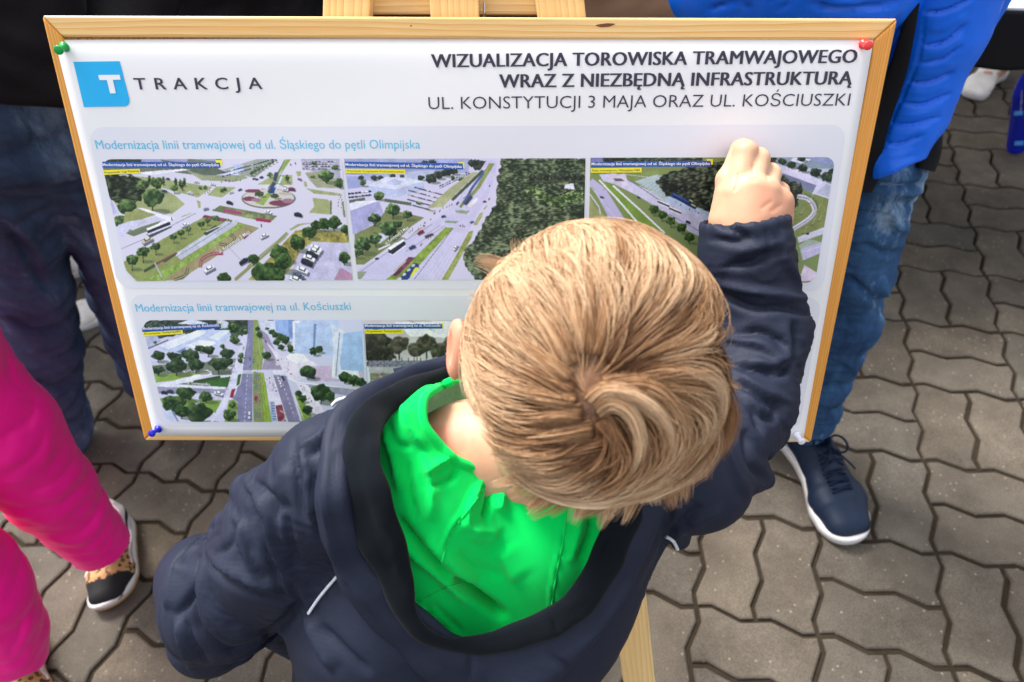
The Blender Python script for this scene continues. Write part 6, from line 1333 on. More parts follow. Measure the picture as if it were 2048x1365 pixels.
m_gum = mat('gum rubber', (.42, .24, .12, 1), .55, .4)
m_blks = mat('black suede', (.008, .008, .010, 1), .7, .3)
m_wtrim = mat('white padded trim', (.72, .66, .66, 1), .7, .3)
m_wshoe = mat('off white leather', (.84, .80, .76, 1), .55, .4, noise=(60, .12), bump=(60, .4, .002))
def leop(t, b, tc):
    N, L = t.nodes, t.links
    v = N.new('ShaderNodeTexVoronoi'); v.inputs['Scale'].default_value = 95; L.new(tc.outputs['Object'], v.inputs['Vector'])
    r = N.new('ShaderNodeValToRGB'); e = r.color_ramp.elements; e[0].position = .12; e[0].color = (.30, .14, .06, 1); e[1].position = .56; e[1].color = (.50, .28, .12, 1)
    x = e.new(.22); x.color = (.06, .02, .012, 1); x = e.new(.38); x.color = (.07, .025, .015, 1); x = e.new(.44); x.color = (.50, .28, .12, 1)
    L.new(v.outputs['Distance'], r.inputs['Fac']); L.new(r.outputs['Color'], b.inputs['Base Color'])
m_leo = mat('leopard print cloth', (.5, .3, .15, 1), .7, .3, build=leop)

def shoe_part(parent, heel, toe, W, upper, sole, side=1, sole_h=.026, gum=None, laces=None, toecap=None, vamp=None, trim=None, low=.052, nm='shoe'):
    """a trainer standing on the ground from heel to toe (world xy); parts hang under one shoe part"""
    heel = np.array([heel[0], heel[1], 0.]); toe = np.array([toe[0], toe[1], 0.]); L = np.linalg.norm(toe-heel); ax = (toe-heel)/L; ay = np.cross([0, 0, 1.], ax)*side
    wd = lambda t: W*np.interp(t, [0, .01, .04, .15, .35, .5, .72, .86, .94, .98, .993, 1], [.0, .12, .24, .37, .34, .37, .50, .45, .34, .21, .13, .0])
    bend = lambda t: .012*math.sin(t*math.pi*1.2)-.004
    ts = np.concatenate([[0, .005, .02], np.linspace(.05, .95, 26), [.965, .98, .987, .993, .998, 1]])
    def ring(z, ins):
        o = [heel+ax*(ins+(L-2*ins)*t)+ay*(max(wd(t)-ins, .0005)+bend(t)) for t in ts]+[heel+ax*(ins+(L-2*ins)*t)+ay*(-max(wd(t)-ins, .0005)+bend(t)) for t in ts[::-1]]
        o = np.array(o); tt = ((o-heel)@ax)/L; o[:, 2] = z+(.012*np.clip((tt-.8)/.2, 0, 1)**2+.004*np.clip((.1-tt)/.1, 0, 1)**2); return o
    def slab(zs, name, m, par):
        R_ = [ring(z, i) for z, i in zs]; n = len(R_[0]); V = np.concatenate(R_); f = []
        for k in range(len(R_)-1):
            for a in range(n): b = (a+1) % n; f.append((k*n+a, k*n+b, (k+1)*n+b, (k+1)*n+a)[::-1])
        f.append(tuple(range(n))); f.append(tuple((len(R_)-1)*n+a for a in range(n))[::-1])
        return add_obj(name, V, f, m, par)
    h = low; pts = []
    s = SDF(np.minimum(heel, toe)-(.09, .09, .02), np.maximum(heel, toe)+(.09, .09, .17), .0032)
    A = lambda t, y, z: heel+ax*L*t+ay*(y+bend(t))+np.array([0, 0, z])
    fl = (np.array([0, 0, 1.]), 1.0)
    for q in (-1, 1):
        s.cone(A(.13, q*W*.06, .046), W*.27, A(.42, q*W*.07, .048), W*.26, .02); s.cone(A(.42, q*W*.07, .048), W*.26, A(.70, q*W*.17, .030), W*.27, .02)
        s.cone(A(.70, q*W*.18, .032), W*.28, A(.87, q*W*.13, .026), W*.25, .02)
    s.cone(A(.13, 0, .06), W*.30, A(.10, 0, low+.028), W*.27, .015); s.cone(A(.30, 0, .07), W*.27, A(.46, 0, .072), W*.22, .02)
    s.cone(A(.20, 0, low+.035), W*.25, A(.14, 0, low+.09), W*.30, .004, 'sub'); s.cone(A(.22, 0, low+.02), W*.19, A(.36, 0, low+.045), W*.17, .006, 'sub')
    g = [s.lo[i]+np.arange(s.n[i])*s.h for i in range(3)]; s.f = np.maximum(s.f, (sole_h-.006-g[2]).astype(np.float32)[None, None])
    V, Fq = s.mesh(1); tq = ((V-heel)@ax)/L; yq = (V-heel)@ay; V = V+normals(V, Fq)*(np.sin(tq*60)*.0006*(abs(tq-.62) < .15))[:, None]
    fc = V[Fq].mean(1); t_ = ((fc-heel)@ax)/L; y_ = (fc-heel)@ay; mats = [upper]; mi = np.zeros(len(Fq), int)
    if vamp: mats += [vamp, trim or upper]; mi[(t_ > .36) & (t_ < .80-.8*abs(y_)) & (fc[:, 2] > .030)] = 1; mi[(fc[:, 2] > low+.012) & (t_ < .5)] = 2
    up = add_obj(nm, V, Fq, None, parent, mats=mats, midx=mi)
    if gum: slab([(.0, .004), (.003, .0012), (.010, .0008)], 'outsole', gum, up); slab([(.010, .0012), (.013, .0), (sole_h-.004, -.0008), (sole_h, .003)], 'sole', sole, up)
    else: slab([(.0, .004), (.004, .0005), (sole_h*.6, -.0005), (sole_h-.003, .0), (sole_h, .003)], 'sole', sole, up)
    if laces:
        ub = BVHTree.FromPolygons([Vector(v) for v in V], [tuple(int(i) for i in f) for f in Fq])
        def top(t, y):
            p = A(t, y, .25); hh = ub.ray_cast(Vector(p), Vector((0, 0, -1))); return np.array(hh[0]) if hh[0] else A(t, y, .07)
        for k in range(5):
            t0 = .46+k*.055; w_ = W*(.20-.006*k)
            for q in (-1, 1):
                pth = np.array([top(t0+.03*u, q*w_*(1-2*u))+[0, 0, .0022+.004*math.sin(u*math.pi)] for u in np.linspace(0, 1, 9)]); vv, ff = tube(pth, .0022, 6); add_obj('lace', vv, ff, laces, up)
        b0 = top(.45, 0)+[0, 0, .008]
        for q in (-1, 1):
            lp = np.array([b0+ax*(.018*math.sin(a))*1.2+ay*q*(.030*(1-math.cos(a))/2+.004)+np.array([0, 0, .010*math.sin(a*.5)]) for a in np.linspace(0, 5.6, 16)]); vv, ff = tube(lp, .0024, 6); add_obj('lace', vv, ff, laces, up)
            lp = np.array([b0+ax*(.05*u)+ay*q*(.035*u)+np.array([0, 0, -.02*u*u]) for u in np.linspace(0, 1, 8)]); vv, ff = tube(lp, .0022, 6); add_obj('lace', vv, ff, laces, up)
    if trim:
        ub = BVHTree.FromPolygons([Vector(v) for v in V], [tuple(int(i) for i in f) for f in Fq])
        for q in (-1, 1):
            pth = []
            for u in np.linspace(0, 1, 16):
                t0 = .18+.5*u; y = q*W*(.42-.16*u); p = A(t0, q*W*.8, .045+.012*math.sin(u*3)); d_ = Vector(A(t0, 0, .035)-p).normalized(); hh = ub.ray_cast(Vector(p), d_)
                if hh[0]: pth.append(np.array(hh[0])-np.array(d_)*.0012)
            if len(pth) > 4: vv, ff = tube(np.array(pth), .0022, 6); add_obj('side_stripe', vv, ff, trim, up)
    return up
def body_person(name_lab, foot, face_deg, hgt=1.7, stance=.11, skin=m_adskin, hair=(.03, .02, .012, 1), lean=(0, 0)):
    """whole standing figure as one surface: feet at foot, looking along face_deg; returns object and joint finder"""
    a = math.radians(face_deg); fx = np.array([math.cos(a), math.sin(a), 0]); sx = np.array([-math.sin(a), math.cos(a), 0]); k = hgt/1.7; f0 = np.array([foot[0], foot[1], 0.])
    J = lambda s_, f_, z: f0+sx*s_*k+fx*f_*k+np.array([lean[0]*z*k, lean[1]*z*k, z*k])
    s = SDF(f0-(.55, .55, .02), f0+np.array([.55, .55, hgt+.06])+np.array([max(lean[0], 0), max(lean[1], 0), 0])*hgt, .011)
    ax = [sx, fx, np.array([0, 0, 1.])]
    s.ell(J(0, .015, 1.58), ax, (.074*k, .092*k, .112*k), .01); s.ell(J(0, .045, 1.50), ax, (.052*k, .05*k, .055*k), .03); s.cone(J(0, .10, 1.57), .008, J(0, .125, 1.545), .013, .01)
    for q in (-1, 1): s.ell(J(q*.078, .0, 1.565), ax, (.008, .02, .03), .006); s.ell(J(q*.03, .10, 1.592), ax, (.016, .012, .012), .008, 'sub')
    s.cone(J(0, .0, 1.50), .052*k, J(0, -.01, 1.38), .058*k, .03); s.cone(J(-.13, 0, 1.38), .055*k, J(.13, 0, 1.38), .055*k, .04)
    for q in (-1, 1):
        s.chain([(J(q*.075, 0, 1.33), .105*k), (J(q*.05, 0, 1.10), .10*k), (J(q*.07, 0, .93), .105*k)], .05)
        s.chain([(J(q*.085, 0, .92), .088*k), (J(q*stance*.95, .02, .50), .056*k), (J(q*stance, -.01, .10), .036*k)], .02); s.chain([(J(q*stance, -.02, .06), .036*k), (J(q*stance*1.2, .13, .035), .028*k)], .015)
        s.chain([(J(q*.185, 0, 1.37), .05*k), (J(q*.235, -.02, 1.10), .038*k), (J(q*.225, .10, .88), .026*k)], .015); s.cone(J(q*.225, .11, .86), .026*k, J(q*.22, .14, .80), .024*k, .01)
        for g_ in range(4): s.cone(J(q*.22, .12+.014*g_, .80), .010*k, J(q*.215, .125+.016*g_, .735-.005*abs(g_-1.5)), .008*k, .004)
        s.cone(J(q*.21, .14, .84), .011, J(q*.195, .17, .79), .009, .004)
    V, Fq = s.mesh(1); o = add_obj('person', V, Fq, skin); tag(o, name_lab, 'person')
    h = SDF(J(0, 0, 1.58)-.16, J(0, 0, 1.58)+.16, .006); h.ell(J(0, .0, 1.60), ax, (.083*k, .100*k, .115*k), .01); h.ell(J(0, .055, 1.53), ax, (.068*k, .075*k, .085*k), .01, 'sub'); Vh, Fh = h.mesh(1)
    add_obj('hair', Vh+normals(Vh, Fh)*(vnoise(Vh, 90, 5)*.002)[:, None], Fh, mat('dark hair', hair, .5, bump=(200, .8, .003)), o)
    return o, J, k
def clothe(o, J, k, top, bottom, hem, shoes, stance=.11, wide=1.0, topm=None, sole=m_sole):
    f0 = J(0, 0, 0); s = SDF(f0-(.6, .6, -.02), f0+np.array([.6, .6, 1.62*k]), .010)
    for q in (-1, 1):
        s.chain([(J(q*.08, 0, 1.35), .125*k), (J(q*.06, 0, 1.10), .13*k), (J(q*.08, 0, hem), .15*k)], .06); s.chain([(J(q*.185, 0, 1.36), .07*k), (J(q*.24, -.02, 1.10), .058*k), (J(q*.228, .095, .90), .045*k)], .03)
    s.plane_cut(J(0, 0, 1.42), np.array([0, 0, 1.])); s.plane_cut(J(0, 0, hem-.03), np.array([0, 0, -1.])); V, Fq = s.mesh(1); V = V+normals(V, Fq)*(vnoise(V, 22, 3)*.006+vnoise(V, 60, 6)*.002)[:, None]
    add_obj('coat', V, Fq, top, o)
    s = SDF(f0-(.4, .4, -.02), f0+np.array([.4, .4, 1.1*k]), .010)
    for q in (-1, 1): s.chain([(J(q*.08, 0, .95), .12*k), (J(q*.09, 0, .80), .10*k*wide), (J(q*stance*.95, .02, .48), .072*k*wide), (J(q*stance, -.01, .11), .062*k*wide)], .02)
    s.plane_cut(J(0, 0, 1.0), np.array([0, 0, 1.])); s.plane_cut(J(0, 0, .075), np.array([0, 0, -1.])); V, Fq = s.mesh(1); V = V+normals(V, Fq)*(vnoise(V, 26, 8)*.004)[:, None]; add_obj('trousers', V, Fq, bottom, o)
    fx = J(0, 1, 0)-J(0, 0, 0); sx = J(1, 0, 0)-J(0, 0, 0)
    for q in (-1, 1):
        h = J(q*stance, -.065, 0); t = J(q*stance*1.25, .215, 0); shoe_part(o, h[:2], t[:2], .10*k, shoes, sole, side=q)

# ---- man in the blue puffer jacket, right of the board
g_h, g_t = ground(1566, 852), ground(1714, 1094)
ank = g_h+(g_t-g_h)*.24+np.array([0, 0, .11]); ax_, ay_, ad_ = c2p(w2c(ank))
L1 = [(cs((1722, 215, 1.02)), .086), (cs((1724, 350, 1.08)), .084), (cs((1696, 530, 1.18)), .074), (cs((1676, 640, 1.25)), .068), (cs((1630, 770, 1.36)), .058), (cs((ax_, ay_-5, ad_)), .050)]
other = ground(1390, 800); pelv = P(1700, 150, 1.0)
s = SDF(cs((1600, 200, 1.2))-(.40, .72, .55), cs((1600, 200, 1.2))+(.50, .75, .55), .010)
s.chain([(p, r*.72) for p, r in L1], .02); hip2 = w2c(pelv+np.array([-.16, .06, -.03])); s.chain([(hip2, .08), (w2c((pelv+other)/2+np.array([0, -.02, .02])), .055), (w2c(other+np.array([0, 0, .08])), .035)], .02)
tor = [(cs((1725, 170, 1.06)), .08), (cs((1770, -90, .93)), .09), (cs((1795, -330, .72)), .11)]; s.chain(tor, .04)
up_ = np.array([0, 0, 1.]); nk = c2w(cs((1795, -330, .72)))
s.cone(w2c(nk), .07, w2c(nk+up_*.16), .055, .03); hd = w2c(nk+up_*.27+np.array([-.02, -.05, 0])); s.ell(hd, [RC.T@np.array([1., 0, 0]), RC.T@np.array([0, 1., 0]), RC.T@np.array([0, 0, 1.])], (.075, .095, .115), .02)
s.cone(w2c(c2w(hd)+np.array([-.02, -.09, 0])), .008, w2c(c2w(hd)+np.array([-.02, -.11, -.025])), .012, .01)
V, Fq = s.mesh(1); man = add_obj('person', c2w(V), Fq, m_adskin); tag(man, 'adult in a bright blue quilted jacket and faded jeans behind the board', 'person')
s = SDF(cs((1700, 550, 1.15))-(.24, .45, .45), cs((1700, 550, 1.15))+(.22, .42, .35), .0055)
s.chain(L1, .02); s.chain([(cs((1640, 190, 1.02)), .10), (w2c((pelv+other)/2+np.array([0, -.02, .02])), .075), (w2c(other+np.array([0, 0, .12])), .06)], .03); s.cone(cs((1630, 190, 1.04)), .09, cs((1735, 200, 1.03)), .09, .03)
s.plane_cut(w2c(ank+np.array([0, 0, -.035])), RC.T@np.array([0, 0, -1.]))
V, Fq = s.mesh(2); MZ = lambda pts: [(1540+x/2.275, 300+y/2.275) for x, y in pts]
V = V+normals(V, Fq)*(vnoise(V, 18, 8)*.003+crumple(V, .10, 81)*.006+crumple(V, .05, 82)*.0022)[:, None]
V = folds(V, Fq, [(-10, 9, MZ([(440, 150), (560, 165), (690, 155)])), (7, 9, MZ([(560, 190), (640, 200), (700, 180)])), (-9, 10, MZ([(350, 570), (420, 630), (490, 700)])), (8, 14, MZ([(540, 250), (560, 340), (620, 380)])), (8, 12, MZ([(480, 600), (530, 680), (540, 760)])), (-7, 9, MZ([(400, 900), (470, 880), (520, 830)])), (6, 12, MZ([(330, 950), (380, 1000), (370, 1060)])), (-8, 9, MZ([(280, 1060), (340, 1080), (380, 1060)])), (-8, 8, MZ([(210, 1180), (280, 1190), (300, 1160)])), (7, 8, MZ([(220, 1240), (270, 1230), (290, 1200)])), (-7, 9, MZ([(560, 250), (620, 250), (680, 240)])), (-6, 10, MZ([(430, 420), (520, 470), (580, 460)]))], 1.0); V = buckle(V, Fq, .04, 150, (.009, .010), .12, unit(L1[5][0]-L1[0][0]), .14, seed=21, stiff=7)
add_obj('jeans', c2w(V), Fq, m_denim, man)
shoe_part(man, g_h[:2], g_t[:2], .122, m_navyk, m_sole, side=1, sole_h=.025, laces=m_navyl, low=.062)
o2 = other; shoe_part(man, (o2[0]-.02, o2[1]+.06), (o2[0]-.1, o2[1]-.2), .112, m_navyk, m_sole, side=-1, sole_h=.034, low=.062)
# jacket: body, front flap with quilting, dark opening, knit cuff
s = SDF(cs((1690, 60, .92))-(.40, .30, .34), cs((1690, 60, .92))+(.36, .42, .42), .006)
s.chain([(cs((1700, 170, 1.06)), .092), (cs((1738, -80, .93)), .108), (cs((1795, -320, .77)), .12)], .04); s.chain([(cs((1640, 150, 1.05)), .10), (cs((1660, -80, .86)), .12), (cs((1690, -300, .74)), .12)], .05)
s.chain([(cs((1600, -330, .72)), .07), (cs((1450, -60, .84)), .065), (cs((1470, 90, .93)), .055), (cs((1540, 200, .95)), .042)], .02)
s.chain([(cs((1960, -330, .75)), .07), (cs((1985, -110, .90)), .058), (cs((1925, 30, .99)), .048)], .02)
V, Fq = s.mesh(2); BZ = lambda pts: [(1360+x/2.73, y/2.73) for x, y in pts]
V = V+normals(V, Fq)*(vnoise(V, 18, 31)*.003+crumple(V, .10, 85)*.005)[:, None]
V = folds(V, Fq, [(-8, 7, BZ([(150, 60), (240, 30), (300, 0)])), (-7, 7, BZ([(350, 0), (380, 60)])), (-8, 8, BZ([(700, 20), (850, 50), (1050, 40), (1200, 10)])), (-6, 6, BZ([(1180, 90), (1200, 200), (1170, 320)])), (-5, 6, BZ([(520, 60), (600, 20)])), (6, 9, BZ([(800, 10), (1000, 12)]))])
puffer = add_obj('jacket', c2w(V), Fq, m_puffer, man)
s = SDF(cs((1850, 100, .92))-(.14, .24, .14), cs((1850, 100, .92))+(.16, .30, .16), .0035)
s.chain([(cs((1925, -250, .76)), .085), (cs((1895, -60, .835)), .072), (cs((1880, 60, .870)), .055), (cs((1848, 155, .915)), .046), (cs((1822, 235, .945)), .042), (cs((1794, 300, .965)), .033), (cs((1788, 400, .985)), .034)], .02)
hn = unit(np.cross(cs((1748, 359, 1.)), cs((1842, 322, 1.)))); hn = hn*np.sign(hn@cs((1800, 500, 1.))); s.plane_cut(np.zeros(3), hn)
V, Fq = s.mesh(2); V = V+normals(V, Fq)*(vnoise(V, 30, 41)*.0016+crumple(V, .06, 86)*.0018)[:, None]
QF = [(-9, 6, BZ([(1330, 70), (1450, 60), (1600, -10)])), (-9, 6, BZ([(1325, 250), (1450, 225), (1560, 130)])), (7, 11, BZ([(1340, 160), (1450, 150), (1570, 80)])), (-8, 6, BZ([(1290, 350), (1420, 330), (1540, 250)])), (7, 11, BZ([(1310, 300), (1430, 280), (1550, 200)])), (-9, 6, BZ([(1250, 450), (1360, 450), (1490, 395)])), (7, 10, BZ([(1280, 400), (1400, 395), (1500, 330)])), (-9, 6, BZ([(1200, 560), (1330, 570), (1480, 510)])), (7, 10, BZ([(1230, 500), (1350, 510), (1480, 455)])),
      (-8, 6, BZ([(1140, 670), (1260, 680), (1420, 640)])), (7, 10, BZ([(1180, 620), (1300, 630), (1450, 580)])), (-8, 5, BZ([(1100, 770), (1200, 785), (1320, 740)])), (6, 9, BZ([(1130, 725), (1240, 735), (1370, 700)])), (-4, 4, BZ([(1335, 90), (1310, 300), (1240, 480), (1150, 680), (1095, 860)])), (5, 9, BZ([(1110, 850), (1200, 850), (1290, 820)]))]
V = folds(V, Fq, [(a*.30 if a > 0 else a*.75, w*1.5 if a > 0 else w*.75, p_) for a, w, p_ in QF]); V = buckle(V, Fq, .03, 100, (.003, .004), .12, seed=24, stiff=8)
fl = add_obj('front_flap', c2w(V), Fq, m_puffer, puffer)
V, Fq = loft(np.array([(1850, -120, .77, 20, .01), (1830, -10, .795, 13, .008), (1814, 70, .825, 15, .008), (1792, 150, .872, 20, .01), (1760, 225, .915, 26, .012), (1735, 290, .945, 34, .012), (1725, 350, .98, 34, .012), (1722, 385, .99, 22, .01)]), 60, 14, closed=False, pw=.85); add_obj('jacket_lining', c2w(V), Fq, m_black, puffer)
V, Fq = loft(np.array([(1868, 235, .985, 16, .02), (1864, 280, .992, 22, .022), (1856, 315, 1.0, 24, .022), (1850, 340, 1.0, 20, .02)]), 24, 16, closed=False); add_obj('knit_cuff', c2w(V), Fq, m_black, puffer)

# ---- person in black jacket and dark jeans, left edge
LA = [(cs((5, 240, 1.08)), .10), (cs((2, 330, 1.14)), .092), (cs((40, 550, 1.33)), .082), (cs((86, 750, 1.54)), .080), (cs((108, 868, 1.66)), .079)]
LB = [(cs((100, 230, 1.12)), .10), (cs((160, 330, 1.22)), .092), (cs((226, 450, 1.36)), .085), (cs((268, 605, 1.56)), .080), (cs((304, 745, 1.74)), .078)]
s = SDF(cs((100, 300, 1.4))-(.50, .80, .60), cs((100, 300, 1.4))+(.40, .95, .75), .011)
for q in (LA, LB): s.chain([(p, r*.65) for p, r in q], .02)
for q, nx_ in ((LA, ground(120, 930)), (LB, ground(330, 800))): s.cone(q[-1][0], .045, w2c(nx_+np.array([0, 0, .05])), .03, .02)
tp = c2w(cs((50, 160, 1.07))); s.chain([(w2c(tp), .11), (w2c(tp+np.array([-.02, 0, .25])), .11), (w2c(tp+np.array([-.02, -.02, .48])), .12)], .05); s.cone(w2c(tp+np.array([-.02, -.02, .5])), .055, w2c(tp+np.array([-.02, -.02, .64])), .05, .03)
s.ell(w2c(tp+np.array([-.02, 0, .75])), [RC.T@np.array([1., 0, 0]), RC.T@np.array([0, 1., 0]), RC.T@np.array([0, 0, 1.])], (.075, .095, .115), .02)
V, Fq = s.mesh(1); pl_ = add_obj('person', c2w(V), Fq, m_adskin); tag(pl_, 'adult in a black jacket and dark blue jeans standing left of the board', 'person')
s = SDF(cs((120, 500, 1.35))-(.34, .52, .52), cs((120, 500, 1.35))+(.30, .50, .45), .006); s.chain(LA, .015); s.chain(LB, .015); s.cone(LA[0][0], .11, LB[0][0], .11, .03); s.cone(LA[0][0], .11, w2c(tp+np.array([-.05, 0, .02])), .105, .03); s.cone(LB[0][0], .11, w2c(tp+np.array([.03, 0, .02])), .105, .03)
dn = RC.T@np.array([0, 0, -1.]); s.plane_cut(w2c(ground(120, 905)+np.array([0, 0, .035])), dn); V, Fq = s.mesh(2)
V = V+normals(V, Fq)*(vnoise(V, 18, 51)*.004+crumple(V, .11, 83)*.006+crumple(V, .05, 84)*.0022)[:, None]
LZ = lambda pts: [(x/1.4219, y/1.4219) for x, y in pts]
V = folds(V, Fq, [(-9, 12, LZ([(0, 640), (60, 700), (110, 790), (150, 830)])), (8, 12, LZ([(0, 600), (70, 660), (130, 760)])), (-8, 10, LZ([(60, 320), (90, 380), (110, 440)])), (-8, 12, LZ([(20, 900), (100, 940), (180, 930)])), (7, 12, LZ([(30, 860), (110, 880), (180, 860)])), (-8, 12, LZ([(100, 1080), (160, 1100), (220, 1080)])), (7, 11, LZ([(130, 1150), (180, 1180), (235, 1170)])), (-6, 8, LZ([(75, 310), (85, 340), (110, 370)])), (-8, 12, LZ([(200, 600), (260, 700)]))], 1.0); V = buckle(V, Fq, .04, 130, (.009, .010), .12, unit(LA[4][0]-LA[1][0]), .12, seed=22, stiff=7)
add_obj('jeans', c2w(V), Fq, m_denim2, pl_)
s = SDF(cs((60, 0, 1.0))-(.50, .25, .40), cs((60, 0, 1.0))+(.42, .62, .60), .007)
for q in (-1, 1): s.chain([(w2c(tp+np.array([q*.08-.02, 0, -.02])), .135), (w2c(tp+np.array([q*.07-.02, 0, .25])), .135), (w2c(tp+np.array([q*.09-.02, 0, .46])), .12)], .06)
s.chain([(w2c(tp+np.array([.20, 0, .46])), .075), (w2c(tp+np.array([.27, .03, .20])), .062), (w2c(tp+np.array([.22, -.12, .02])), .050)], .02); s.chain([(w2c(tp+np.array([-.24, 0, .46])), .075), (w2c(tp+np.array([-.31, -.03, .20])), .062), (w2c(tp+np.array([-.25, -.15, .05])), .05)], .02)
hn = unit(np.cross(cs((0, 206, 1.)), cs((200, 218, 1.)))); hn = hn*np.sign(hn@cs((100, 400, 1.))); s.plane_cut(np.zeros(3), hn)
V, Fq = s.mesh(2); V = V+normals(V, Fq)*(vnoise(V, 18, 61)*.006+vnoise(V, 50, 62)*.002)[:, None]; jo = add_obj('jacket', c2w(V), Fq, m_blackp, pl_); md = jo.modifiers.new('t', 'SOLIDIFY'); md.thickness = .004; md.offset = -1
a = ground(150, 860); shoe_part(pl_, (a[0]-.06, a[1]+.03), (a[0]-.22, a[1]-.19), .11, m_blks, m_blks, low=.055)
a = ground(345, 790); shoe_part(pl_, (a[0]-.02, a[1]+.12), (a[0]+.06, a[1]-.12), .11, m_blks, m_blks, low=.055)

# ---- the others round the stand
def spot(x, y, z): g_ = ground(x, y, z); return g_[:2]
wl_ = ground(200, 632); wl2 = ground(75, 668)
dirw_ = unit(wl_-wl2); foot = wl2+dirw_*.03
fc = math.degrees(math.atan2(dirw_[1], dirw_[0])); a_ = math.radians(fc); sx_ = np.array([-math.sin(a_), math.cos(a_)])
ft = foot[:2]+sx_*.13+0
o, J, k = body_person('person in black with a white trainer glimpsed between the dark jeans', ft, fc, 1.66, .12); clothe(o, J, k, m_black, m_black, .80, m_wshoe, .12)
ft = spot(480, 12, .80); o, J, k = body_person('person in a black coat behind the upper left of the board', ft, 80, 1.72); clothe(o, J, k, m_blackp, m_black, .55, m_blks, sole=m_blks)
ft = spot(900, 12, .80)+np.array([.0, .25]); o, J, k = body_person('person in dark clothes behind the easel rungs', ft, 95, 1.70); clothe(o, J, k, m_black, m_black, .50, m_blks, sole=m_blks)
ft = spot(1310, 12, .75)+np.array([.02, .28]); o, J, k = body_person('person in beige clothes between the easel and the blue jacket', ft, -95, 1.68); clothe(o, J, k, m_beige, m_beige, .50, m_blks)
# white trainers and black trousers, upper right
t_ = ground(1935, 222); h_ = ground(2002, 148); dv = unit(t_-h_); fc = math.degrees(math.atan2(dv[1], dv[0])); a_ = math.radians(fc); sx_ = np.array([-math.sin(a_), math.cos(a_)])
ft = (h_+dv*.065)[:2]+sx_*.13
o, J, k = body_person('person in black trousers and off white trainers at the upper right', ft, fc, 1.70, .13); clothe(o, J, k, m_black, m_black, .85, m_wshoe, .13, wide=1.35)

# ---- child in pink trousers, left edge
f1h, f1t = ground(243, 1035), ground(232, 1222); f2h, f2t = ground(58, 1265), ground(80, 1470)
PL = [(cs((200, 1092, 1.37)), .049), (cs((178, 1062, 1.33)), .055), (cs((100, 978, 1.22)), .074), (cs((-8, 858, 1.08)), .085), (cs((-190, 690, .95)), .095)]
PR = [(cs((26, 1322, 1.23)), .056), (cs((6, 1280, 1.19)), .064), (cs((-60, 1190, 1.10)), .085), (cs((-200, 1050, .99)), .09), (cs((-400, 800, .90)), .095)]
s = SDF(cs((-60, 950, 1.1))-(.50, .65, .45), cs((-60, 950, 1.1))+(.35, .80, .50), .009)
for q in (PL, PR): s.chain([(p, r*.6) for p, r in q], .02)
s.cone(PL[0][0], .028, w2c(f1h+(f1t-f1h)*.3+np.array([0, 0, .05])), .026, .01); s.cone(PR[0][0], .028, w2c(f2h+(f2t-f2h)*.3+np.array([0, 0, .05])), .026, .01)
pc = P(-430, 640, .88); s.chain([(w2c(pc), .10), (w2c(pc+(0, 0, .32)), .10)], .05); s.cone(w2c(pc+(0, 0, .34)), .05, w2c(pc+(0, 0, .46)), .04, .03); s.ell(w2c(pc+(0, 0, .56)), [RC.T@np.array([1., 0, 0]), RC.T@np.array([0, 1., 0]), RC.T@np.array([0, 0, 1.])], (.07, .085, .10), .02)
V, Fq = s.mesh(1); kid = add_obj('person', c2w(V), Fq, m_skin); tag(kid, 'child in baggy vivid pink trousers and black leopard print trainers', 'person')
s = SDF(cs((-60, 1000, 1.1))-(.38, .34, .40), cs((-60, 1000, 1.1))+(.34, .42, .40), .005); s.chain(PL, .01); s.chain(PR, .01); s.cone(PL[-1][0], .11, PR[-1][0], .11, .03)
for q in (PL, PR):
    n_ = unit(q[0][0]-q[2][0]); s_pt = q[0][0]+n_*.006
    gx = [s.lo[i]+np.arange(s.n[i])*s.h for i in range(3)]; X, Y, Z_ = np.meshgrid(*gx, indexing='ij', sparse=True)
    dd = (X-s_pt[0])*n_[0]+(Y-s_pt[1])*n_[1]+(Z_-s_pt[2])*n_[2]; near = ((X-s_pt[0])**2+(Y-s_pt[1])**2+(Z_-s_pt[2])**2) < .11**2; s.f = np.where(near, np.maximum(s.f, dd), s.f).astype(np.float32)
V, Fq = s.mesh(2); V = V+normals(V, Fq)*(vnoise(V, 22, 71)*.003+crumple(V, .09, 73)*.003+crumple(V, .045, 74)*.0012)[:, None]
RZ = lambda pts: [(x/1.936, 660+y/1.936) for x, y in pts]
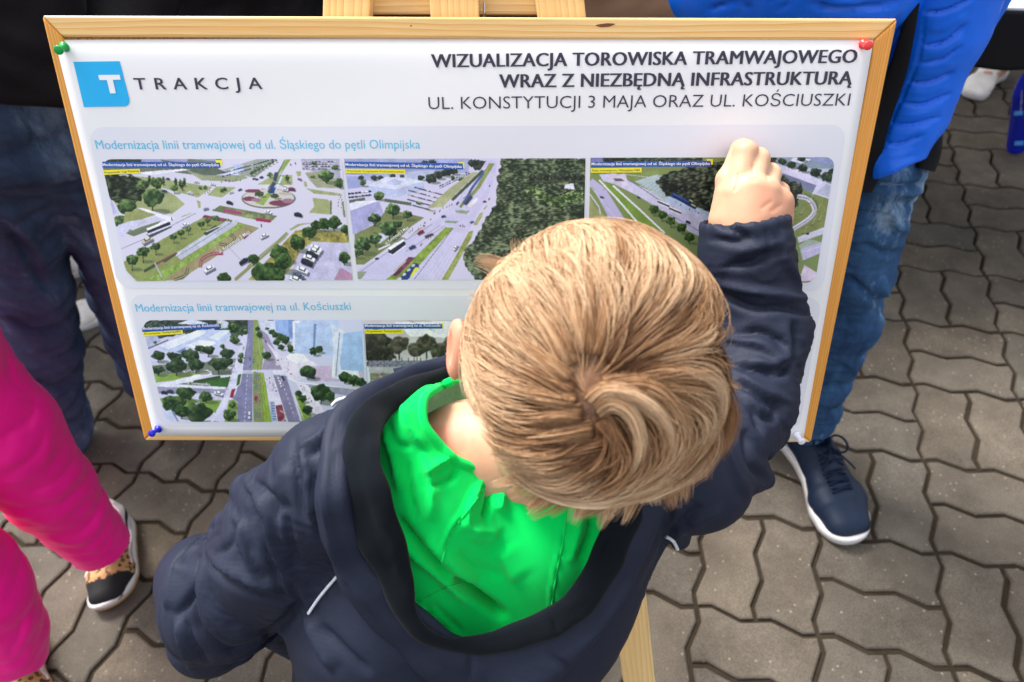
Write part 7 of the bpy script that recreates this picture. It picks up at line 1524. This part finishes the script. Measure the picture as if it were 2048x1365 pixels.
V = folds(V, Fq, [(a_, w_*1.5, p_) for a_, w_, p_ in [(7, 8, RZ([(210, 830), (300, 825), (370, 780), (410, 690)])), (-8, 7, RZ([(190, 800), (280, 800), (350, 750), (390, 670)])), (7, 7, RZ([(240, 860), (340, 860), (400, 810), (440, 740)])), (-7, 6, RZ([(230, 845), (320, 845), (390, 795), (425, 720)])), (7, 7, RZ([(280, 890), (360, 890), (420, 840), (445, 780)])), (-7, 7, RZ([(300, 875), (380, 865), (435, 800)])),
 (8, 10, RZ([(130, 660), (220, 640), (300, 560), (320, 500)])), (-8, 9, RZ([(110, 620), (200, 600), (270, 530), (290, 470)])), (8, 11, RZ([(0, 590), (90, 580), (170, 520), (200, 420)])), (-10, 10, RZ([(0, 540), (70, 540), (150, 470), (180, 380)])), (8, 12, RZ([(60, 250), (120, 240), (150, 290), (120, 400)])), (-8, 12, RZ([(0, 420), (80, 380), (150, 320)])), (7, 10, RZ([(150, 740), (240, 720), (330, 640), (360, 570)])), (-7, 8, RZ([(140, 700), (230, 680), (310, 600)])), (-6, 10, RZ([(30, 120), (60, 200), (100, 240)])),
 (8, 8, RZ([(0, 1290), (60, 1260), (110, 1180), (125, 1140)])), (-8, 8, RZ([(20, 1250), (70, 1200), (90, 1110)])), (7, 7, RZ([(20, 1330), (90, 1290), (130, 1220)]))]], .3); V = buckle(V, Fq, .04, 150, (.006, .008), .12, seed=23, stiff=22, noise=.003)
add_obj('trousers', c2w(V), Fq, m_pink, kid)
s = SDF(pc-(.24, .22, .10), pc+(.24, .22, .48), .009)
for q in (-1, 1): s.chain([(pc+(q*.05, 0, -.02), .125), (pc+(q*.05, 0, .32), .11)], .05); s.chain([(pc+(q*.14, 0, .32), .06), (pc+(q*.18, .02, .05), .045)], .02)
V, Fq = s.mesh(1); V += normals(V, Fq)*(vnoise(V, 25, 8)*.005)[:, None]; add_obj('jacket', V, Fq, m_blackp, kid)
for h_, t_, sd_ in ((f1h, f1t, 1), (f2h, f2t, -1)): shoe_part(kid, h_[:2], t_[:2], .097, m_blks, m_sole, side=sd_, sole_h=.026, gum=m_gum, vamp=m_leo, trim=m_wtrim, low=.044)
for L_s, h_, t_ in ((PL, f1h, f1t), (PR, f2h, f2t)):
    a0 = h_+(t_-h_)*.22+np.array([0, 0, .075]); dr = unit(t_-h_); sd2 = np.cross([0, 0, 1.], dr)
    ring_ = [a0+dr*(.036*math.cos(q))+sd2*(.028*math.sin(q))+np.array([0, 0, .010*math.cos(q*2)]) for q in np.linspace(0, 2*math.pi, 25)[:-1]]; vv, ff = tube(np.array(ring_), .0075, 8, closed=True); add_obj('collar_trim', vv, ff, m_wtrim, kid)

# hair for the three whose heads stand above the picture
def hair_cap(par, c, fwd, col):
    f = unit(np.array([fwd[0], fwd[1], 0.])); sx = np.cross(f, [0, 0, 1.]); s = SDF(c-.17, c+.17, .006); s.ell(c+np.array([0, 0, .018]), [sx, f, np.array([0, 0, 1.])], (.086, .105, .118), .01); s.ell(c+f*.062-np.array([0, 0, .05]), [sx, f, np.array([0, 0, 1.])], (.07, .075, .09), .01, 'sub'); V, Fq = s.mesh(1)
    add_obj('hair', V+normals(V, Fq)*(vnoise(V, 90, 5)*.002)[:, None], Fq, mat('hair', col, .5, bump=(200, .8, .003)), par)
hair_cap(man, c2w(hd), (-.3, -1), (.05, .03, .02, 1)); hair_cap(pl_, tp+np.array([-.02, 0, .75]), (.8, -.6), (.03, .02, .012, 1)); hair_cap(kid, pc+np.array([0, 0, .56]), (.7, .7), (.10, .05, .025, 1))
# ---- table with a white top at the upper right corner, blue post at the right edge
tb = [ground(x, y, .72) for x, y in ((1985, 13), (2165, 19))]; e = unit(tb[1]-tb[0]); nrm_ = unit(np.cross([0, 0, 1.], e)); nrm_ = nrm_*np.sign(nrm_[1]); tb0 = tb[0]-e*.42
root = empty('table', tuple((tb0+e*.5+nrm_*.3)*np.array([1, 1, 0])), 'white topped table with a black cloth behind the blue jacket', 'table')
c = [tb0+e*a+nrm_*b+np.array([0, 0, z]) for z in (-.028, 0) for a, b in ((0, 0), (1.6, 0), (1.6, .6), (0, .6))]
v_, f_ = box8(c); bevel(add_obj('table_top', v_, f_, mat('white laminate', (.62, .63, .70, 1), .4), root, smooth=False), .003)
zs = np.linspace(-.6, 0, 300); yy = [c2p(w2c(tb[0]+np.array([0, 0, z])))[1] for z in zs]; hz = float(np.interp(-128, -np.array(yy), zs)); nU, nW = 90, 14
V = np.array([tb0+e*(1.6*i_/(nU-1))-nrm_*(.006+.009*(k_/nW)*(1+math.sin(i_*.55+.8*math.sin(i_*.21))))+np.array([0, 0, -.004+(hz+.004)*k_/(nW-1)]) for k_ in range(nW) for i_ in range(nU)]); Fq = np.array([(k_*nU+i_, k_*nU+i_+1, k_*nU+nU+i_+1, k_*nU+nU+i_) for k_ in range(nW-1) for i_ in range(nU-1)])
tcl = add_obj('tablecloth', V, Fq, m_black, root); md = tcl.modifiers.new('t', 'SOLIDIFY'); md.thickness = .002
for a, b in ((.05, .05), (1.55, .05), (1.55, .55), (.05, .55)): p0 = tb0+e*a+nrm_*b; p0 = p0*np.array([1, 1, 0]); vv, ff = tube([p0, p0+np.array([0, 0, .692])], .016, 12); add_obj('leg', vv, ff, m_black, root)
bp0 = ground(2032, 304); q0 = P(2062, 130, 1.95)
ax3 = unit(P(2070, 60, 1.9)-bp0); s1 = unit(np.cross(ax3, CC-bp0)); 
s = SDF(bp0-(.12, .12, .0), bp0+(.30, .30, .70), .005); s.cone(bp0+ax3*.03-s1*0, .030, bp0+ax3*.62, .036, 0, flat=((CC-bp0)/np.linalg.norm(CC-bp0), 1.5)); V, Fq = s.mesh(1)
m_bluepl = mat('glossy cobalt plastic', (.0, .012, .42, 1), .12, .6, coat=.6); m_bluec = mat('pale blue clip', (.10, .42, .95, 1), .25)
post = add_obj('plastic_post', V, Fq, m_bluepl); tag(post, 'glossy cobalt blue plastic post with light blue clips at the right edge', 'post')
pb = BVHTree.FromPolygons([Vector(v) for v in V], [tuple(int(i) for i in f) for f in Fq])
for x, y, r in ((2037, 227, .011), (2038, 287, .012)):
    h_ = hit(pb, x, y, .0)
    if h_ is not None:
        v_, f_ = box8([h_+s1*a*r+ax3*b*r*.8+unit(CC-h_)*c_ for c_ in (-.004, .003) for a, b in ((-1, -1), (1, -1), (1, 1), (-1, 1))]); bevel(add_obj('clip', v_, f_, m_bluec, post, smooth=False), .002)
for k_ in range(9):
    h_ = hit(pb, 2044-k_*.3, 182+k_*5.0, .0)
    if h_ is not None: v_, f_ = box8([h_+s1*a*.0016+ax3*b*(.003 if k_ % 3 else .0015)+unit(CC-h_)*c_ for c_ in (-.001, .0006) for a, b in ((-1, -1), (1, -1), (1, 1), (-1, 1))]); add_obj('mark', v_, f_, m_sole, post, smooth=False)

# ---- roof on posts, added out of view only to shade the far paving
tc_ = np.array([0., 4.3]); root = empty('shade_roof', (tc_[0], tc_[1], 0), 'unseen dark roof added to shade the far paving behind the people', 'shade roof')
m_shade = mat('dark green canvas', (.02, .035, .03, 1), .8, .2); x0, x1, y0, y1 = -4.2, 4.6, 2.6, 6.6
v = [(x0, y0, 2.35), (x1, y0, 2.35), (x1, y1, 2.35), (x0, y1, 2.35), ((x0+x1)/2-1.4, (y0+y1)/2, 3.1), ((x0+x1)/2+1.4, (y0+y1)/2, 3.1)]
cn = add_obj('shade_sheet', v, [(0, 1, 5, 4), (1, 2, 5), (2, 3, 4, 5), (3, 0, 4)], m_shade, root, smooth=False); md = cn.modifiers.new('t', 'SOLIDIFY'); md.thickness = .01
mb = MB()
for a, b in (((x0, y0), (x1, y0)), ((x1, y0), (x1, y1)), ((x1, y1), (x0, y1)), ((x0, y1), (x0, y0))): mb.add([(a[0], a[1], 2.1), (b[0], b[1], 2.1), (b[0], b[1], 2.34), (a[0], a[1], 2.34)], [(0, 1, 2, 3)])
va = mb.build('shade_skirt', m_shade, root); md = va.modifiers.new('t', 'SOLIDIFY'); md.thickness = .008
for x, y in ((x0, y0), (x1, y0), (x1, y1), (x0, y1)): vv, ff = tube([(x, y, 0), (x, y, 2.34)], .03, 8); add_obj('pole', vv, ff, mat('shade roof pole', (.3, .3, .3, 1), .4, metal=.8), root)
